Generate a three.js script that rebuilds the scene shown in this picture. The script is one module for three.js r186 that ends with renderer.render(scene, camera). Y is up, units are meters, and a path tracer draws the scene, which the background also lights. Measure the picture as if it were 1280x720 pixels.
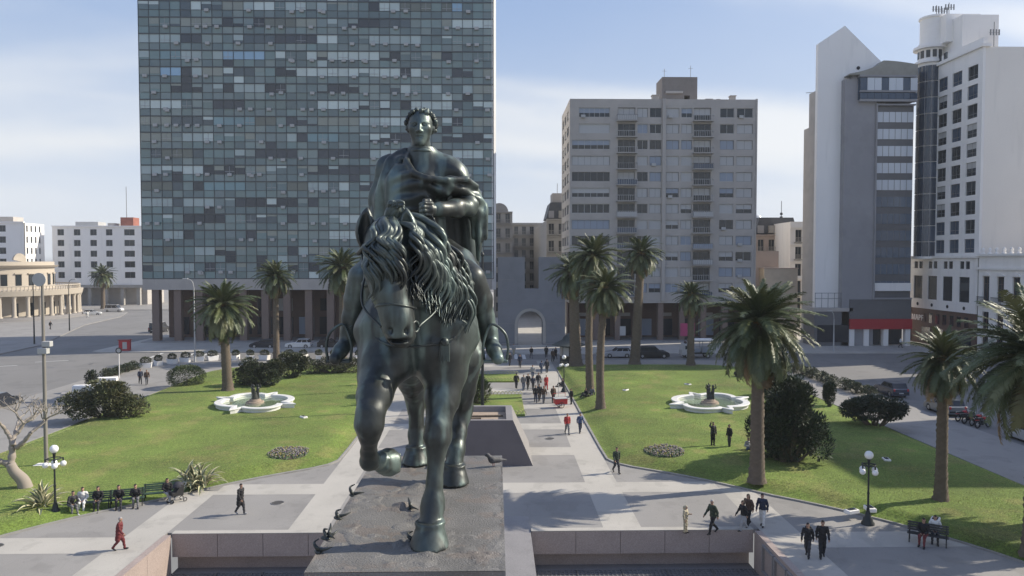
import * as THREE from 'three';
import { mergeGeometries, toCreasedNormals } from 'three/addons/utils/BufferGeometryUtils.js';
import { RoundedBoxGeometry } from 'three/addons/geometries/RoundedBoxGeometry.js';
import { TextGeometry } from 'three/addons/geometries/TextGeometry.js';
import { FontLoader } from 'three/addons/loaders/FontLoader.js';

// ---------- camera, sky, sun, exposure ----------
const scene = new THREE.Scene();
const camera = new THREE.PerspectiveCamera(41.51, 16 / 9, 0.5, 3000);
camera.position.set(0, 14, 0);
{
  const yaw = Math.atan(20 / 950), pitch = 2.1095 * Math.PI / 180;
  camera.lookAt(Math.sin(yaw) * Math.cos(pitch) * 100, 14 - Math.sin(pitch) * 100, -Math.cos(yaw) * Math.cos(pitch) * 100);
}
const renderer = new THREE.WebGLRenderer({ antialias: true });
renderer.setSize(1024, 576);
renderer.toneMapping = THREE.LinearToneMapping;
renderer.toneMappingExposure = 1.4;
renderer.shadowMap.enabled = true;
const SUN = new THREE.Vector3(0.795, 0.57, -0.205).normalize();

// small seeded noise kit
function rng(seed) { let s = seed >>> 0; return () => { s = (s + 0x6D2B79F5) >>> 0; let t = Math.imul(s ^ (s >>> 15), 1 | s); t = (t + Math.imul(t ^ (t >>> 7), 61 | t)) ^ t; return ((t ^ (t >>> 14)) >>> 0) / 4294967296; }; }
const h3 = (x, y, z) => { let n = Math.imul(x, 374761393) + Math.imul(y, 668265263) + Math.imul(z, 2147483647 ^ 91138233); n = Math.imul(n ^ (n >>> 13), 1274126177); n = Math.imul(n ^ (n >>> 16), 2246822519); return ((n ^ (n >>> 15)) >>> 0) / 4294967296; };
const fade = t => t * t * (3 - 2 * t), lerp = (a, b, t) => a + (b - a) * t, clamp = (x, a = 0, b = 1) => Math.min(b, Math.max(a, x));
const sstep = (a, b, x) => fade(clamp((x - a) / (b - a)));
function vn(x, y, z, per = 0) {
  const X = Math.floor(x), Y = Math.floor(y), Z = Math.floor(z), u = fade(x - X), v = fade(y - Y), w = fade(z - Z);
  const q = per ? k => ((k % per) + per) % per : k => k;
  const X0 = q(X), X1 = q(X + 1), Y0 = q(Y), Y1 = q(Y + 1);
  const a = lerp(lerp(h3(X0, Y0, Z), h3(X1, Y0, Z), u), lerp(h3(X0, Y1, Z), h3(X1, Y1, Z), u), v);
  const b = lerp(lerp(h3(X0, Y0, Z + 1), h3(X1, Y0, Z + 1), u), lerp(h3(X0, Y1, Z + 1), h3(X1, Y1, Z + 1), u), v);
  return lerp(a, b, w);
}
function fbm(x, y, z, o = 4, per = 0) { let s = 0, a = 0.5, t = 0; for (let i = 0; i < o; i++) { s += a * vn(x, y, z + i * 7.3, per); t += a; a *= 0.5; x *= 2; y *= 2; z *= 2; per *= 2; } return s / t; }

// the sky: clear blue overhead, pale towards the horizon, thin high cirrus; brighter round the sun's quarter
{
  const W = 1024, H = 512, data = new Float32Array(W * H * 4), d = new THREE.Vector3();
  for (let j = 0; j < H; j++) for (let i = 0; i < W; i++) {
    const az = ((i + 0.5) / W - 0.5) * 2 * Math.PI, el = ((j + 0.5) / H - 0.5) * Math.PI;
    d.set(Math.cos(el) * Math.cos(az), Math.sin(el), Math.cos(el) * Math.sin(az));
    const e = Math.max(0, d.y), mx = (h, z, k) => z + (h - z) * Math.exp(-e * k);
    let c = [mx(0.66, 0.07, 4.4), mx(0.67, 0.135, 3.4), mx(0.68, 0.33, 2.0)];
    const cs = Math.max(0, d.dot(SUN)), glow = 0.34 * Math.pow(cs, 3.5) + 0.5 * Math.pow(cs, 40);
    const k = 1 / (0.18 + e), cx = d.x * k, cz = d.z * k;
    const wx = cx * 0.9 + 1.3 * fbm(cx * 0.7, cz * 0.7, 3.1, 3);
    let ci = fbm(wx * 0.75 + 4, cz * 2.1 + wx * 0.5, 1.7, 6);
    ci = sstep(0.42, 0.68, ci) * 0.78 * (0.45 + 0.55 * Math.exp(-e * 1.6)) + 0.08 * fbm(cx * 3, cz * 3, 9.2, 4);
    const mist = Math.exp(-e * 7) * 0.45;
    const w = clamp(ci * sstep(0.02, 0.14, e) + mist * 0.5);
    c = c.map((v, n) => lerp(v, [0.66, 0.67, 0.675][n], w) + glow * [1.0, 0.95, 0.86][n]);
    if (d.y < 0) { const g = clamp(-d.y * 6); c = c.map((v, n) => lerp(v, [0.2, 0.2, 0.2][n], g)); }
    const p = (j * W + i) * 4; data[p] = c[0]; data[p + 1] = c[1]; data[p + 2] = c[2]; data[p + 3] = 1;
  }
  const sky = new THREE.DataTexture(data, W, H, THREE.RGBAFormat, THREE.FloatType);
  sky.mapping = THREE.EquirectangularReflectionMapping; sky.magFilter = sky.minFilter = THREE.LinearFilter; sky.needsUpdate = true;
  scene.background = sky; scene.environment = sky;
}
const sun = new THREE.DirectionalLight(new THREE.Color(1.0, 0.915, 0.77), 4.4);
sun.position.copy(SUN).multiplyScalar(260).add(new THREE.Vector3(0, 0, -80)); sun.target.position.set(0, 0, -80);
sun.castShadow = true; sun.shadow.mapSize.set(4096, 4096); sun.shadow.radius = 1;
Object.assign(sun.shadow.camera, { left: -180, right: 180, top: 180, bottom: -180, near: 10, far: 700 });
scene.add(sun, sun.target);

// ---------- helpers ----------
const used = {};
function numbered(n) { const k = used[n] = (used[n] ?? -1) + 1; return k ? n + '_' + String(k).padStart(3, '0') : n; }
function tag(o, label, category, group) { o.userData.label = label; o.userData.category = category; if (group) o.userData.group = group; return o; }
function thing(name, label, category, x = 0, y = 0, z = 0, turn = 0, group) {
  const o = new THREE.Group(); o.name = numbered(name); o.position.set(x, y, z); o.rotation.y = turn; tag(o, label, category, group); scene.add(o); return o;
}
function part(name, geo, mat, parent, x = 0, y = 0, z = 0, ry = 0) {
  if (Array.isArray(geo)) geo = merge(geo);
  const m = new THREE.Mesh(geo, mat); m.name = name; m.position.set(x, y, z); m.rotation.y = ry; m.castShadow = m.receiveShadow = true; parent.add(m); return m;
}
function struct(name, geo, mat, y = 0) { const m = part(numbered(name), geo, mat, scene, 0, y, 0); m.userData.kind = 'structure'; return m; }
function single(name, geo, mat, label, category, x, y, z, ry = 0, group) { const m = part(numbered(name), geo, mat, scene, x, y, z, ry); return tag(m, label, category, group); }
function copyOf(o, label, x, y, z, turn) { const c = o.clone(); c.name = numbered(o.name.replace(/_\d{3}$/, '')); c.userData = { ...o.userData }; if (label) c.userData.label = label; c.position.set(x, y, z); c.rotation.y = turn; scene.add(c); return c; }
function norm(g) { g = g.index ? g.toNonIndexed() : g; for (const k of Object.keys(g.attributes)) if (!['position', 'normal', 'uv', 'color'].includes(k)) g.deleteAttribute(k); if (!g.attributes.normal) g.computeVertexNormals(); if (!g.attributes.uv) g.setAttribute('uv', new THREE.BufferAttribute(new Float32Array(g.attributes.position.count * 2), 2)); return g; }
function merge(list) { list = list.map(norm); const col = list.some(g => g.attributes.color); if (col) for (const g of list) if (!g.attributes.color) g.setAttribute('color', new THREE.BufferAttribute(new Float32Array(g.attributes.position.count * 3).fill(1), 3)); return list.length === 1 ? list[0] : mergeGeometries(list, false); }
function boxUV(g) {   // uv in metres, from the face's main direction
  g = norm(g); const p = g.attributes.position, n = g.attributes.normal, uv = g.attributes.uv;
  for (let i = 0; i < p.count; i++) {
    const ax = Math.abs(n.getX(i)), ay = Math.abs(n.getY(i)), az = Math.abs(n.getZ(i)), x = p.getX(i), y = p.getY(i), z = p.getZ(i);
    if (ay >= ax && ay >= az) uv.setXY(i, x, -z); else if (ax > az) uv.setXY(i, z, y); else uv.setXY(i, x, y);
  }
  return g;
}
function box(w, h, d, x = 0, y = 0, z = 0) { return boxUV(new THREE.BoxGeometry(w, h, d).translate(x, y, z)); }      // centred in x and z, y is its middle
function bx(x0, x1, y0, y1, z0, z1) { return box(x1 - x0, y1 - y0, z1 - z0, (x0 + x1) / 2, (y0 + y1) / 2, (z0 + z1) / 2); }
function rbox(w, h, d, r, x = 0, y = 0, z = 0) { return boxUV(new RoundedBoxGeometry(w, h, d, 2, r).translate(x, y, z)); }
function cyl(r0, r1, h, x = 0, y = 0, z = 0, seg = 16) { return new THREE.CylinderGeometry(r1, r0, h, seg).translate(x, y + h / 2, z); }   // r0 below, r1 above, standing on y
function lathe(pts, seg = 24) { return new THREE.LatheGeometry(pts.map(p => new THREE.Vector2(p[0], p[1])), seg); }
function bar(a, b, r, seg = 6, r2 = r) { const A = new THREE.Vector3(...a), B = new THREE.Vector3(...b), d = B.clone().sub(A), l = d.length(); const g = new THREE.CylinderGeometry(r2, r, l, seg); g.translate(0, l / 2, 0); g.applyQuaternion(new THREE.Quaternion().setFromUnitVectors(new THREE.Vector3(0, 1, 0), d.normalize())); return g.translate(...a); }
function poly(pts) { return new THREE.Shape(pts.map(p => new THREE.Vector2(p[0], p[1]))); }
function sheet(shape) { const g = new THREE.ShapeGeometry(shape, 24); g.rotateX(-Math.PI / 2); return boxUV(g); }          // shape coordinates are (x, -z)
function extr(shape, depth, bevel = 0) { return boxUV(new THREE.ExtrudeGeometry(shape, bevel ? { depth, bevelEnabled: true, bevelSize: bevel, bevelThickness: bevel, bevelSegments: 2, curveSegments: 10 } : { depth, bevelEnabled: false, curveSegments: 10 })); }
function paint(g, c) { g = norm(g); const n = g.attributes.position.count, a = new Float32Array(n * 3); for (let i = 0; i < n; i++) a.set(c, i * 3); g.setAttribute('color', new THREE.BufferAttribute(a, 3)); return g; }
// a tube along points, radius from a function of 0..1
function tube(pts, rad, seg = 24, sides = 6) {
  const cv = new THREE.CatmullRomCurve3(pts.map(p => new THREE.Vector3(...p))), fr = cv.computeFrenetFrames(seg, false), pos = [], idx = [], P = new THREE.Vector3();
  for (let i = 0; i <= seg; i++) { cv.getPointAt(i / seg, P); const r = typeof rad === 'function' ? rad(i / seg) : rad; for (let j = 0; j < sides; j++) { const a = j / sides * 2 * Math.PI, c = Math.cos(a) * r, s = Math.sin(a) * r, N = fr.normals[i], B = fr.binormals[i]; pos.push(P.x + c * N.x + s * B.x, P.y + c * N.y + s * B.y, P.z + c * N.z + s * B.z); } }
  for (let i = 0; i < seg; i++) for (let j = 0; j < sides; j++) { const a = i * sides + j, b = i * sides + (j + 1) % sides, c = a + sides, d = b + sides; idx.push(a, b, c, b, d, c); }
  const o = pos.length / 3; cv.getPointAt(0, P); pos.push(P.x, P.y, P.z); cv.getPointAt(1, P); pos.push(P.x, P.y, P.z);
  for (let j = 0; j < sides; j++) { idx.push(o, (j + 1) % sides, j, o + 1, seg * sides + j, seg * sides + (j + 1) % sides); }
  const g = new THREE.BufferGeometry(); g.setAttribute('position', new THREE.Float32BufferAttribute(pos, 3)); g.setIndex(idx); g.computeVertexNormals(); return norm(g);
}
// textures
function tex(n, f, srgb = true) {
  const a = new Uint8Array(n * n * 4);
  for (let j = 0; j < n; j++) for (let i = 0; i < n; i++) { const c = f(i / n, j / n), p = (j * n + i) * 4; a[p] = clamp(c[0]) * 255; a[p + 1] = clamp(c[1]) * 255; a[p + 2] = clamp(c[2]) * 255; a[p + 3] = 255; }
  const t = new THREE.DataTexture(a, n, n); t.wrapS = t.wrapT = THREE.RepeatWrapping; t.magFilter = THREE.LinearFilter; t.minFilter = THREE.LinearMipmapLinearFilter; t.generateMipmaps = true; if (srgb) t.colorSpace = THREE.SRGBColorSpace; t.needsUpdate = true; return t;
}
function rep(t, m) { const c = t.clone(); c.repeat.set(1 / m, 1 / m); c.needsUpdate = true; return c; }
const grey = v => [v, v, v];
const tGrain = tex(512, (x, y) => { const c = fbm(x * 6, y * 6, 1, 5, 6), f = h3(x * 512 | 0, y * 512 | 0, 5); return grey(0.80 + 0.40 * (c - 0.5) + 0.2 * (f - 0.5)); }, false);
const tStain = tex(512, (x, y) => { const c = fbm(x * 4, y * 4, 2, 6, 4), f = h3(x * 512 | 0, y * 512 | 0, 8), s = sstep(0.52, 0.72, fbm(x * 9, y * 9, 14, 4, 9)); return grey(0.90 + 0.22 * (c - 0.5) + 0.07 * (f - 0.5) - 0.06 * s); }, false);
const tLight = tex(512, (x, y) => { const c = fbm(x * 4, y * 4, 31, 6, 4), f = h3(x * 512 | 0, y * 512 | 0, 18), s = sstep(0.55, 0.75, fbm(x * 24, y * 3, 44, 3)); return grey(0.955 + 0.10 * (c - 0.5) + 0.04 * (f - 0.5) - 0.05 * s); }, false);
const tPave = tex(1024, (x, y) => { const c = fbm(x * 5, y * 5, 52, 6, 5), f = h3(x * 1024 | 0, y * 1024 | 0, 28), s = sstep(0.56, 0.72, fbm(x * 13, y * 13, 24, 4, 13)), g = vn(x * 150, y * 150, 61, 150) > 0.93 ? 0.16 : 0, w = sstep(0.012, 0, Math.abs(fbm(x * 6, y * 6, 71, 4, 6) - 0.5)) * 0.07; return grey(0.90 + 0.26 * (c - 0.5) + 0.10 * (f - 0.5) - 0.10 * s - g - w); }, false);
const tBase = tex(1024, (x, y) => { const c = fbm(x * 6, y * 6, 83, 5, 6), f = h3(x * 1024 | 0, y * 1024 | 0, 38), w = vn(x * 170, y * 170, 91, 170), k = fbm(x * 8, y * 8, 97, 3, 8), spot = w > 0.90 - 0.12 * (k - 0.5) ? 0.38 : 0, dk = vn(x * 120, y * 120, 77, 120) > 0.90 ? 0.16 : 0, o = sstep(0.55, 0.7, fbm(x * 7 + 2, y * 7, 101, 4, 7)); return [0.58 + 0.4 * (c - 0.5) + 0.12 * (f - 0.5) + spot - dk + 0.05 * o, 0.58 + 0.4 * (c - 0.5) + 0.12 * (f - 0.5) + spot - dk, 0.57 + 0.4 * (c - 0.5) + 0.12 * (f - 0.5) + spot - dk - 0.03 * o]; }, false);
const tSpeck = tex(512, (x, y) => { const c = fbm(x * 5, y * 5, 3, 4, 5), f = h3(x * 512 | 0, y * 512 | 0, 9), g = vn(x * 128, y * 128, 4, 128); return grey(0.78 + 0.2 * (c - 0.5) + 0.35 * (f - 0.5) + 0.25 * (g - 0.5)); }, false);
const tGrass = tex(1024, (x, y) => { const c = fbm(x * 5, y * 5, 11, 5, 5), f = h3(x * 1024 | 0, y * 1024 | 0, 3), g = vn(x * 256, y * 256, 2, 256), p = sstep(0.50, 0.75, fbm(x * 9 + 0.3, y * 9, 21, 4, 9)); const v = 0.78 + 0.45 * (c - 0.5) + 0.20 * (f - 0.5) + 0.28 * (g - 0.5); return [v * (0.81 + 0.13 * p), v * (0.95 + 0.02 * p), v * (0.68 + 0.16 * p)]; });
const tFine = tex(256, (x, y) => grey(0.5 + 0.7 * (fbm(x * 32, y * 32, 5, 3, 32) - 0.5)), false);
function mat(c, rough = 0.85, o = {}) {
  const m = new THREE.MeshStandardMaterial({ roughness: rough, metalness: o.metal ?? 0, side: o.side ?? THREE.FrontSide, vertexColors: !!o.vc });
  m.color.setRGB(...c); if (o.map) m.map = rep(o.map, o.tile ?? 4); if (o.bump) { m.bumpMap = rep(tFine, o.btile ?? 1.3); m.bumpScale = o.bump; } return m;
}
const M = {
  paving: mat([0.285, 0.272, 0.255], 0.8, { map: tPave, tile: 14, bump: 0.004 }), band: mat([0.45, 0.425, 0.38], 0.8, { map: tPave, tile: 11, bump: 0.004 }),
  asphalt: mat([0.205, 0.198, 0.19], 0.86, { map: tPave, tile: 24, bump: 0.006 }), line: mat([0.7, 0.7, 0.68], 0.7, { map: tStain, tile: 3 }),
  kerb: mat([0.33, 0.32, 0.30], 0.85, { map: tGrain, tile: 2 }), grass: mat([0.345, 0.345, 0.128], 1, { map: tGrass, tile: 15, bump: 0.04, btile: 0.8 }),
  soil: mat([0.10, 0.075, 0.055], 1, { map: tGrain, tile: 2, bump: 0.03 }), sand: mat([0.42, 0.33, 0.25], 1, { map: tGrain, tile: 3, bump: 0.02 }),
  granite: mat([0.30, 0.285, 0.28], 0.6, { map: tSpeck, tile: 3 }), pink: mat([0.45, 0.365, 0.325], 0.55, { map: tSpeck, tile: 4 }),
  slab: mat([0.135, 0.12, 0.128], 0.42, { map: tStain, tile: 5 }), grate: mat([0.22, 0.215, 0.21], 0.5, { metal: 0.3 }), steel: mat([0.35, 0.36, 0.37], 0.4, { metal: 0.8 }),
  glass: mat([0.022, 0.028, 0.033], 0.08), glassBlue: mat([0.05, 0.075, 0.115], 0.06), frame: mat([0.22, 0.22, 0.22], 0.5, { metal: 0.4 }), darkmetal: mat([0.025, 0.028, 0.028], 0.5, { metal: 0.3 }),
  white: mat([0.78, 0.78, 0.76], 0.6, { map: tStain, tile: 6 }), globe: mat([0.82, 0.82, 0.80], 0.25), wood: mat([0.20, 0.155, 0.11], 0.85, { map: tGrain, tile: 1.5 }), bark: mat([0.17, 0.135, 0.10], 0.95, { map: tGrain, tile: 0.8, bump: 0.03, btile: 0.5 }),
  marble: mat([0.80, 0.79, 0.75], 0.5, { map: tStain, tile: 3.5 }), water: mat([0.06, 0.085, 0.06], 0.05), rubber: mat([0.02, 0.02, 0.02], 0.8), dark: mat([0.012, 0.012, 0.014], 0.9),
};
// level-set meshing (surface nets) for sculpted bodies; sdf in metres
function surf(sdf, lo, hi, cell, colour) {
  const n = [0, 1, 2].map(i => Math.ceil((hi[i] - lo[i]) / cell) + 1), [nx, ny, nz] = n, F = new Float32Array(nx * ny * nz).fill(1e3), B = 4;
  for (let k = 0; k < nz; k += B) for (let j = 0; j < ny; j += B) for (let i = 0; i < nx; i += B) {
    const c = sdf(lo[0] + (i + 1.5) * cell, lo[1] + (j + 1.5) * cell, lo[2] + (k + 1.5) * cell), far = Math.abs(c) > cell * 4.6;
    for (let kk = k; kk < Math.min(nz, k + B); kk++) for (let jj = j; jj < Math.min(ny, j + B); jj++) for (let ii = i; ii < Math.min(nx, i + B); ii++)
      F[ii + nx * (jj + ny * kk)] = far ? c : sdf(lo[0] + ii * cell, lo[1] + jj * cell, lo[2] + kk * cell);
  }
  const id = new Int32Array(nx * ny * nz).fill(-1), pos = [], sx = nx, sz = nx * ny, off = [0, 1, sx, sx + 1, sz, sz + 1, sz + sx, sz + sx + 1];
  const E = [[0, 1], [2, 3], [4, 5], [6, 7], [0, 2], [1, 3], [4, 6], [5, 7], [0, 4], [1, 5], [2, 6], [3, 7]];
  for (let k = 0; k < nz - 1; k++) for (let j = 0; j < ny - 1; j++) for (let i = 0; i < nx - 1; i++) {
    const b = i + sx * j + sz * k; let m = 0; for (let q = 0; q < 8; q++) if (F[b + off[q]] < 0) m |= 1 << q;
    if (m === 0 || m === 255) continue;
    let x = 0, y = 0, z = 0, c = 0;
    for (const [p, q] of E) { const A = F[b + off[p]], C = F[b + off[q]]; if ((A < 0) === (C < 0)) continue; const t = A / (A - C); x += (p & 1) + t * ((q & 1) - (p & 1)); y += ((p >> 1) & 1) + t * (((q >> 1) & 1) - ((p >> 1) & 1)); z += (p >> 2) + t * ((q >> 2) - (p >> 2)); c++; }
    id[b] = pos.length / 3; pos.push(lo[0] + (i + x / c) * cell, lo[1] + (j + y / c) * cell, lo[2] + (k + z / c) * cell);
  }
  const idx = [], quad = (a, b, c, d, f) => { if (a < 0 || b < 0 || c < 0 || d < 0) return; if (f) idx.push(a, b, c, a, c, d); else idx.push(a, c, b, a, d, c); };
  for (let k = 1; k < nz - 1; k++) for (let j = 1; j < ny - 1; j++) for (let i = 1; i < nx - 1; i++) {
    const b = i + sx * j + sz * k, f = F[b] < 0;
    if (f !== (F[b + 1] < 0)) quad(id[b - sx - sz], id[b - sz], id[b], id[b - sx], f);
    if (f !== (F[b + sx] < 0)) quad(id[b - 1 - sz], id[b - 1], id[b], id[b - sz], f);
    if (f !== (F[b + sz] < 0)) quad(id[b - 1 - sx], id[b - sx], id[b], id[b - 1], f);
  }
  const g = new THREE.BufferGeometry(); g.setAttribute('position', new THREE.Float32BufferAttribute(pos, 3)); g.setIndex(idx); g.computeVertexNormals();
  if (colour) { const a = new Float32Array(pos.length); for (let i = 0; i < pos.length; i += 3) a.set(colour(pos[i], pos[i + 1], pos[i + 2]), i); g.setAttribute('color', new THREE.BufferAttribute(a, 3)); }
  g.setAttribute('uv', new THREE.BufferAttribute(new Float32Array(pos.length / 3 * 2), 2));
  return g;
}
// tapered capsule distance; bone = [ax,ay,az,ra, bx,by,bz,rb]
function cap(b, x, y, z) { const dx = b[4] - b[0], dy = b[5] - b[1], dz = b[6] - b[2], px = x - b[0], py = y - b[1], pz = z - b[2]; const t = clamp((px * dx + py * dy + pz * dz) / (dx * dx + dy * dy + dz * dz + 1e-9)); const qx = px - dx * t, qy = py - dy * t, qz = pz - dz * t; return Math.sqrt(qx * qx + qy * qy + qz * qz) - (b[3] + (b[7] - b[3]) * t); }
function smin(a, b, k) { const h = Math.max(k - Math.abs(a - b), 0) / k; return Math.min(a, b) - h * h * k * 0.25; }
function ell(cx, cy, cz, rx, ry, rz, x, y, z) { const a = (x - cx) / rx, b = (y - cy) / ry, c = (z - cz) / rz, k = Math.sqrt(a * a + b * b + c * c); return (k - 1) * Math.min(rx, ry, rz); }
function chain(list) { const o = []; for (let i = 0; i + 1 < list.length; i++) o.push([...list[i], ...list[i + 1]]); return o; }
function boundsOf(bones, pad) { const lo = [1e9, 1e9, 1e9], hi = [-1e9, -1e9, -1e9]; for (const b of bones) for (const o of [0, 4]) for (let i = 0; i < 3; i++) { lo[i] = Math.min(lo[i], b[o + i] - b[o + 3] - pad); hi[i] = Math.max(hi[i], b[o + i] + b[o + 3] + pad); } return [lo, hi]; }
// ---------- the setting: ground, road, plaza, lawns ----------
const AX = -1.6;                                   // x of the monument's axis; D below is distance in front of the camera, z = -D
const plazaPts = []; { for (const [cx, cd, a0, r] of [[31.8, 97, 0, 8], [-39.5, 100, 90, 9], [-36, -36, 180, 9], [30.8, -36, 270, 9]]) for (let a = 0; a <= 90; a += 10) plazaPts.push([cx + r * Math.cos((a0 + a) * Math.PI / 180), cd + r * Math.sin((a0 + a) * Math.PI / 180)]); }
const pitL = [[-16.86, 38.88], [-16.86, 6.8], [-4.98, 6.8], [-4.98, 38.88]], pitR = [[1.78, 38.88], [1.78, 6.8], [13.66, 6.8], [13.66, 38.88]];
{
  const s = poly([[-2400, -600], [2400, -600], [2400, 2600], [-2400, 2600]]), hole = [[-16.95, 39.7], [-16.95, 6.3], [13.75, 6.3], [13.75, 39.7]];
  s.holes.push(poly(hole)); struct('road', sheet(s), M.asphalt, -0.13);
  const p = poly(plazaPts); p.holes.push(poly(pitL), poly(pitR));
  const pg = new THREE.ExtrudeGeometry(p, { depth: 0.25, bevelEnabled: false }); pg.rotateX(-Math.PI / 2); pg.translate(0, -0.25, 0);
  const plaza = struct('plaza_pavement', boxUV(pg), M.paving);
  const band = (x0, x1, d0, d1) => part('paving_band', boxUV(new THREE.PlaneGeometry(x1 - x0, d1 - d0).rotateX(-Math.PI / 2).translate((x0 + x1) / 2, 0, -(d0 + d1) / 2)), M.band, plaza, 0, 0.004, 0);
  band(5.6, 7.6, 38.6, 105); band(-10.8, -8.8, 38.6, 105);
  band(13.68, 15.6, 3, 46); band(-18.8, -16.88, 3, 46);
  for (const [a, b] of [[45.2, 47.3], [54, 56.3], [62.3, 64.6], [71, 73.3], [80, 82.3], [90, 92.3], [99, 101.3]]) band(-8.8, 5.6, a, b);
  band(7.6, 13.68, 45.2, 47.3); band(-16.88, -10.8, 45.2, 47.3); band(15.6, 25, 36.2, 38.3); band(-29, -18.8, 36.2, 38.3); band(-34, -18.8, 24, 26.2); band(15.6, 31, 24, 26.2);
  // far pavements across the road
  const slab = (pts, m) => { const g = new THREE.ExtrudeGeometry(poly(pts), { depth: 0.25, bevelEnabled: false }); g.rotateX(-Math.PI / 2); g.translate(0, -0.25, 0); return struct('pavement', boxUV(g), m); };
  slab([[-62, 117.5], [-60, 116.5], [2, 116.5], [4, 113], [68, 113], [70, 116], [70, 330], [-70, 330], [-62, 190]], M.band);
  slab([[-74, 113], [-75, 126], [-89, 166], [-93, 190], [-99, 206], [-260, 206], [-260, 113]], M.paving);
  slab([[-95, 216], [-70, 216], [-70, 420], [-320, 420], [-320, 216]], M.paving);
  slab([[66, -40], [66, 110], [68, 112.6], [130, 112.6], [130, -40]], M.paving);
  // painted lines on the road
  const line = (x, d, w, l, a) => struct('road_marking', boxUV(new THREE.PlaneGeometry(w, l).rotateX(-Math.PI / 2)), M.line, -0.126).position.set(x, -0.126, -d) && null;
  const rl = (px, a) => { };
  for (const [x, d, a] of [[-50.3, 113, 0.1], [-45.4, 112.6, 0.1], [-43.3, 113, 0.1]]) { const m = struct('road_marking', new THREE.PlaneGeometry(0.35, 6.2).rotateX(-Math.PI / 2), M.line, -0.126); m.position.set(x, -0.126, -d); m.rotation.y = a; }
  for (const [x, d, a] of [[-62, 107, -1.1], [-66, 102, -1.1]]) { const m = struct('road_marking', new THREE.PlaneGeometry(0.25, 4).rotateX(-Math.PI / 2), M.line, -0.126); m.position.set(x, -0.126, -d); m.rotation.y = a; }
  for (let i = 0; i < 8; i++) { const m = struct('road_marking', new THREE.PlaneGeometry(0.5, 6).rotateX(-Math.PI / 2), M.line, -0.126); m.position.set(-4 + i * 1.15, -0.126, -111); }
}
const LH = 0.42;
function lawnOutline(mir) {
  const o = []; for (let d = 98; d > 53; d -= 3) o.push([7.8, d]); o.push([7.85, 52.8], [8.3, 51.7], [9.3, 50.7]);
  for (let a = 24; a <= 76; a += 3) { const r = 28.7 + 1.3 * sstep(38, 24, a) * -1 + (a < 38 ? 1.6 * (38 - a) / 14 : 0) + 1.3 * sstep(38, 24, a); o.push([AX + r * Math.sin(a * Math.PI / 180), 22 + r * Math.cos(a * Math.PI / 180)]); }
  o.push([27.5, 27.5], [29, 27], [31, 27.4], [32.3, 29]); for (let d = 32; d < 92; d += 3) o.push([32.6, d]);
  for (let a = 0; a <= 90; a += 15) o.push([25.6 + 7 * Math.cos(a * Math.PI / 180), 93 + 7 * Math.sin(a * Math.PI / 180)]); for (let x = 23; x > 9; x -= 3) o.push([x, 100]); o.push([8.5, 99.6]);
  return mir ? o.map(p => [2 * AX - p[0], p[1]]) : o;
}
function makeLawn(mir) {
  const o = lawnOutline(mir), c = [mir ? 2 * AX - 22.5 : 22.5, 66], n = o.length, S = [1, 0.99, 0.98, 0.968, 0.955, 0.94, 0.92, 0.9, 0.86, 0.8, 0.72, 0.63, 0.54, 0.45, 0.36, 0.27, 0.18, 0.09, 0.0005], pos = [], uv = [], idx = [];
  for (const s of S) for (const b of o) {
    const x = c[0] + (b[0] - c[0]) * s, d = c[1] + (b[1] - c[1]) * s, dist = (1 - s) * Math.hypot(b[0] - c[0], b[1] - c[1]);
    pos.push(x, 0.05 + (LH - 0.05) * sstep(0, 2.2, dist) + 0.10 * (fbm(x * 0.25, d * 0.25, 4, 2) - 0.5) * sstep(0.3, 3, dist), -d); uv.push(x, d);
  }
  for (let i = 0; i + 1 < S.length; i++) for (let j = 0; j < n; j++) { const a = i * n + j, b = i * n + (j + 1) % n, e = a + n, f = b + n; mir ? idx.push(a, b, e, b, f, e) : idx.push(a, e, b, b, e, f); }
  const g = new THREE.BufferGeometry(); g.setAttribute('position', new THREE.Float32BufferAttribute(pos, 3)); g.setAttribute('uv', new THREE.Float32BufferAttribute(uv, 2)); g.setIndex(idx); g.computeVertexNormals();
  if (g.attributes.normal.getY(n * 5) < 0) { for (let i = 0; i < idx.length; i += 3) [idx[i], idx[i + 1]] = [idx[i + 1], idx[i]]; g.setIndex(idx); g.computeVertexNormals(); }
  const lawn = struct('lawn', g, M.grass);
  // kerb round the lawn
  const grow = k => o.map(b => { const l = Math.hypot(b[0] - c[0], b[1] - c[1]); return [c[0] + (b[0] - c[0]) * (1 + k / l), c[1] + (b[1] - c[1]) * (1 + k / l)]; });
  const ks = poly(grow(0.16)); ks.holes.push(poly(grow(-0.02))); const kg = new THREE.ExtrudeGeometry(ks, { depth: 0.09, bevelEnabled: false }); kg.rotateX(-Math.PI / 2);
  struct('lawn_kerb', boxUV(kg), M.kerb);
  return lawn;
}
makeLawn(false); makeLawn(true);
for (const [d0, d1] of [[67.5, 78], [86.5, 92]]) {   // small lawns on the axis, with hoop fences
  struct('lawn', boxUV(rbox(8.6, 0.22, d1 - d0, 0.06)), M.grass).position.set(AX - 0.1, 0.06, -(d0 + d1) / 2);
}

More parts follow.
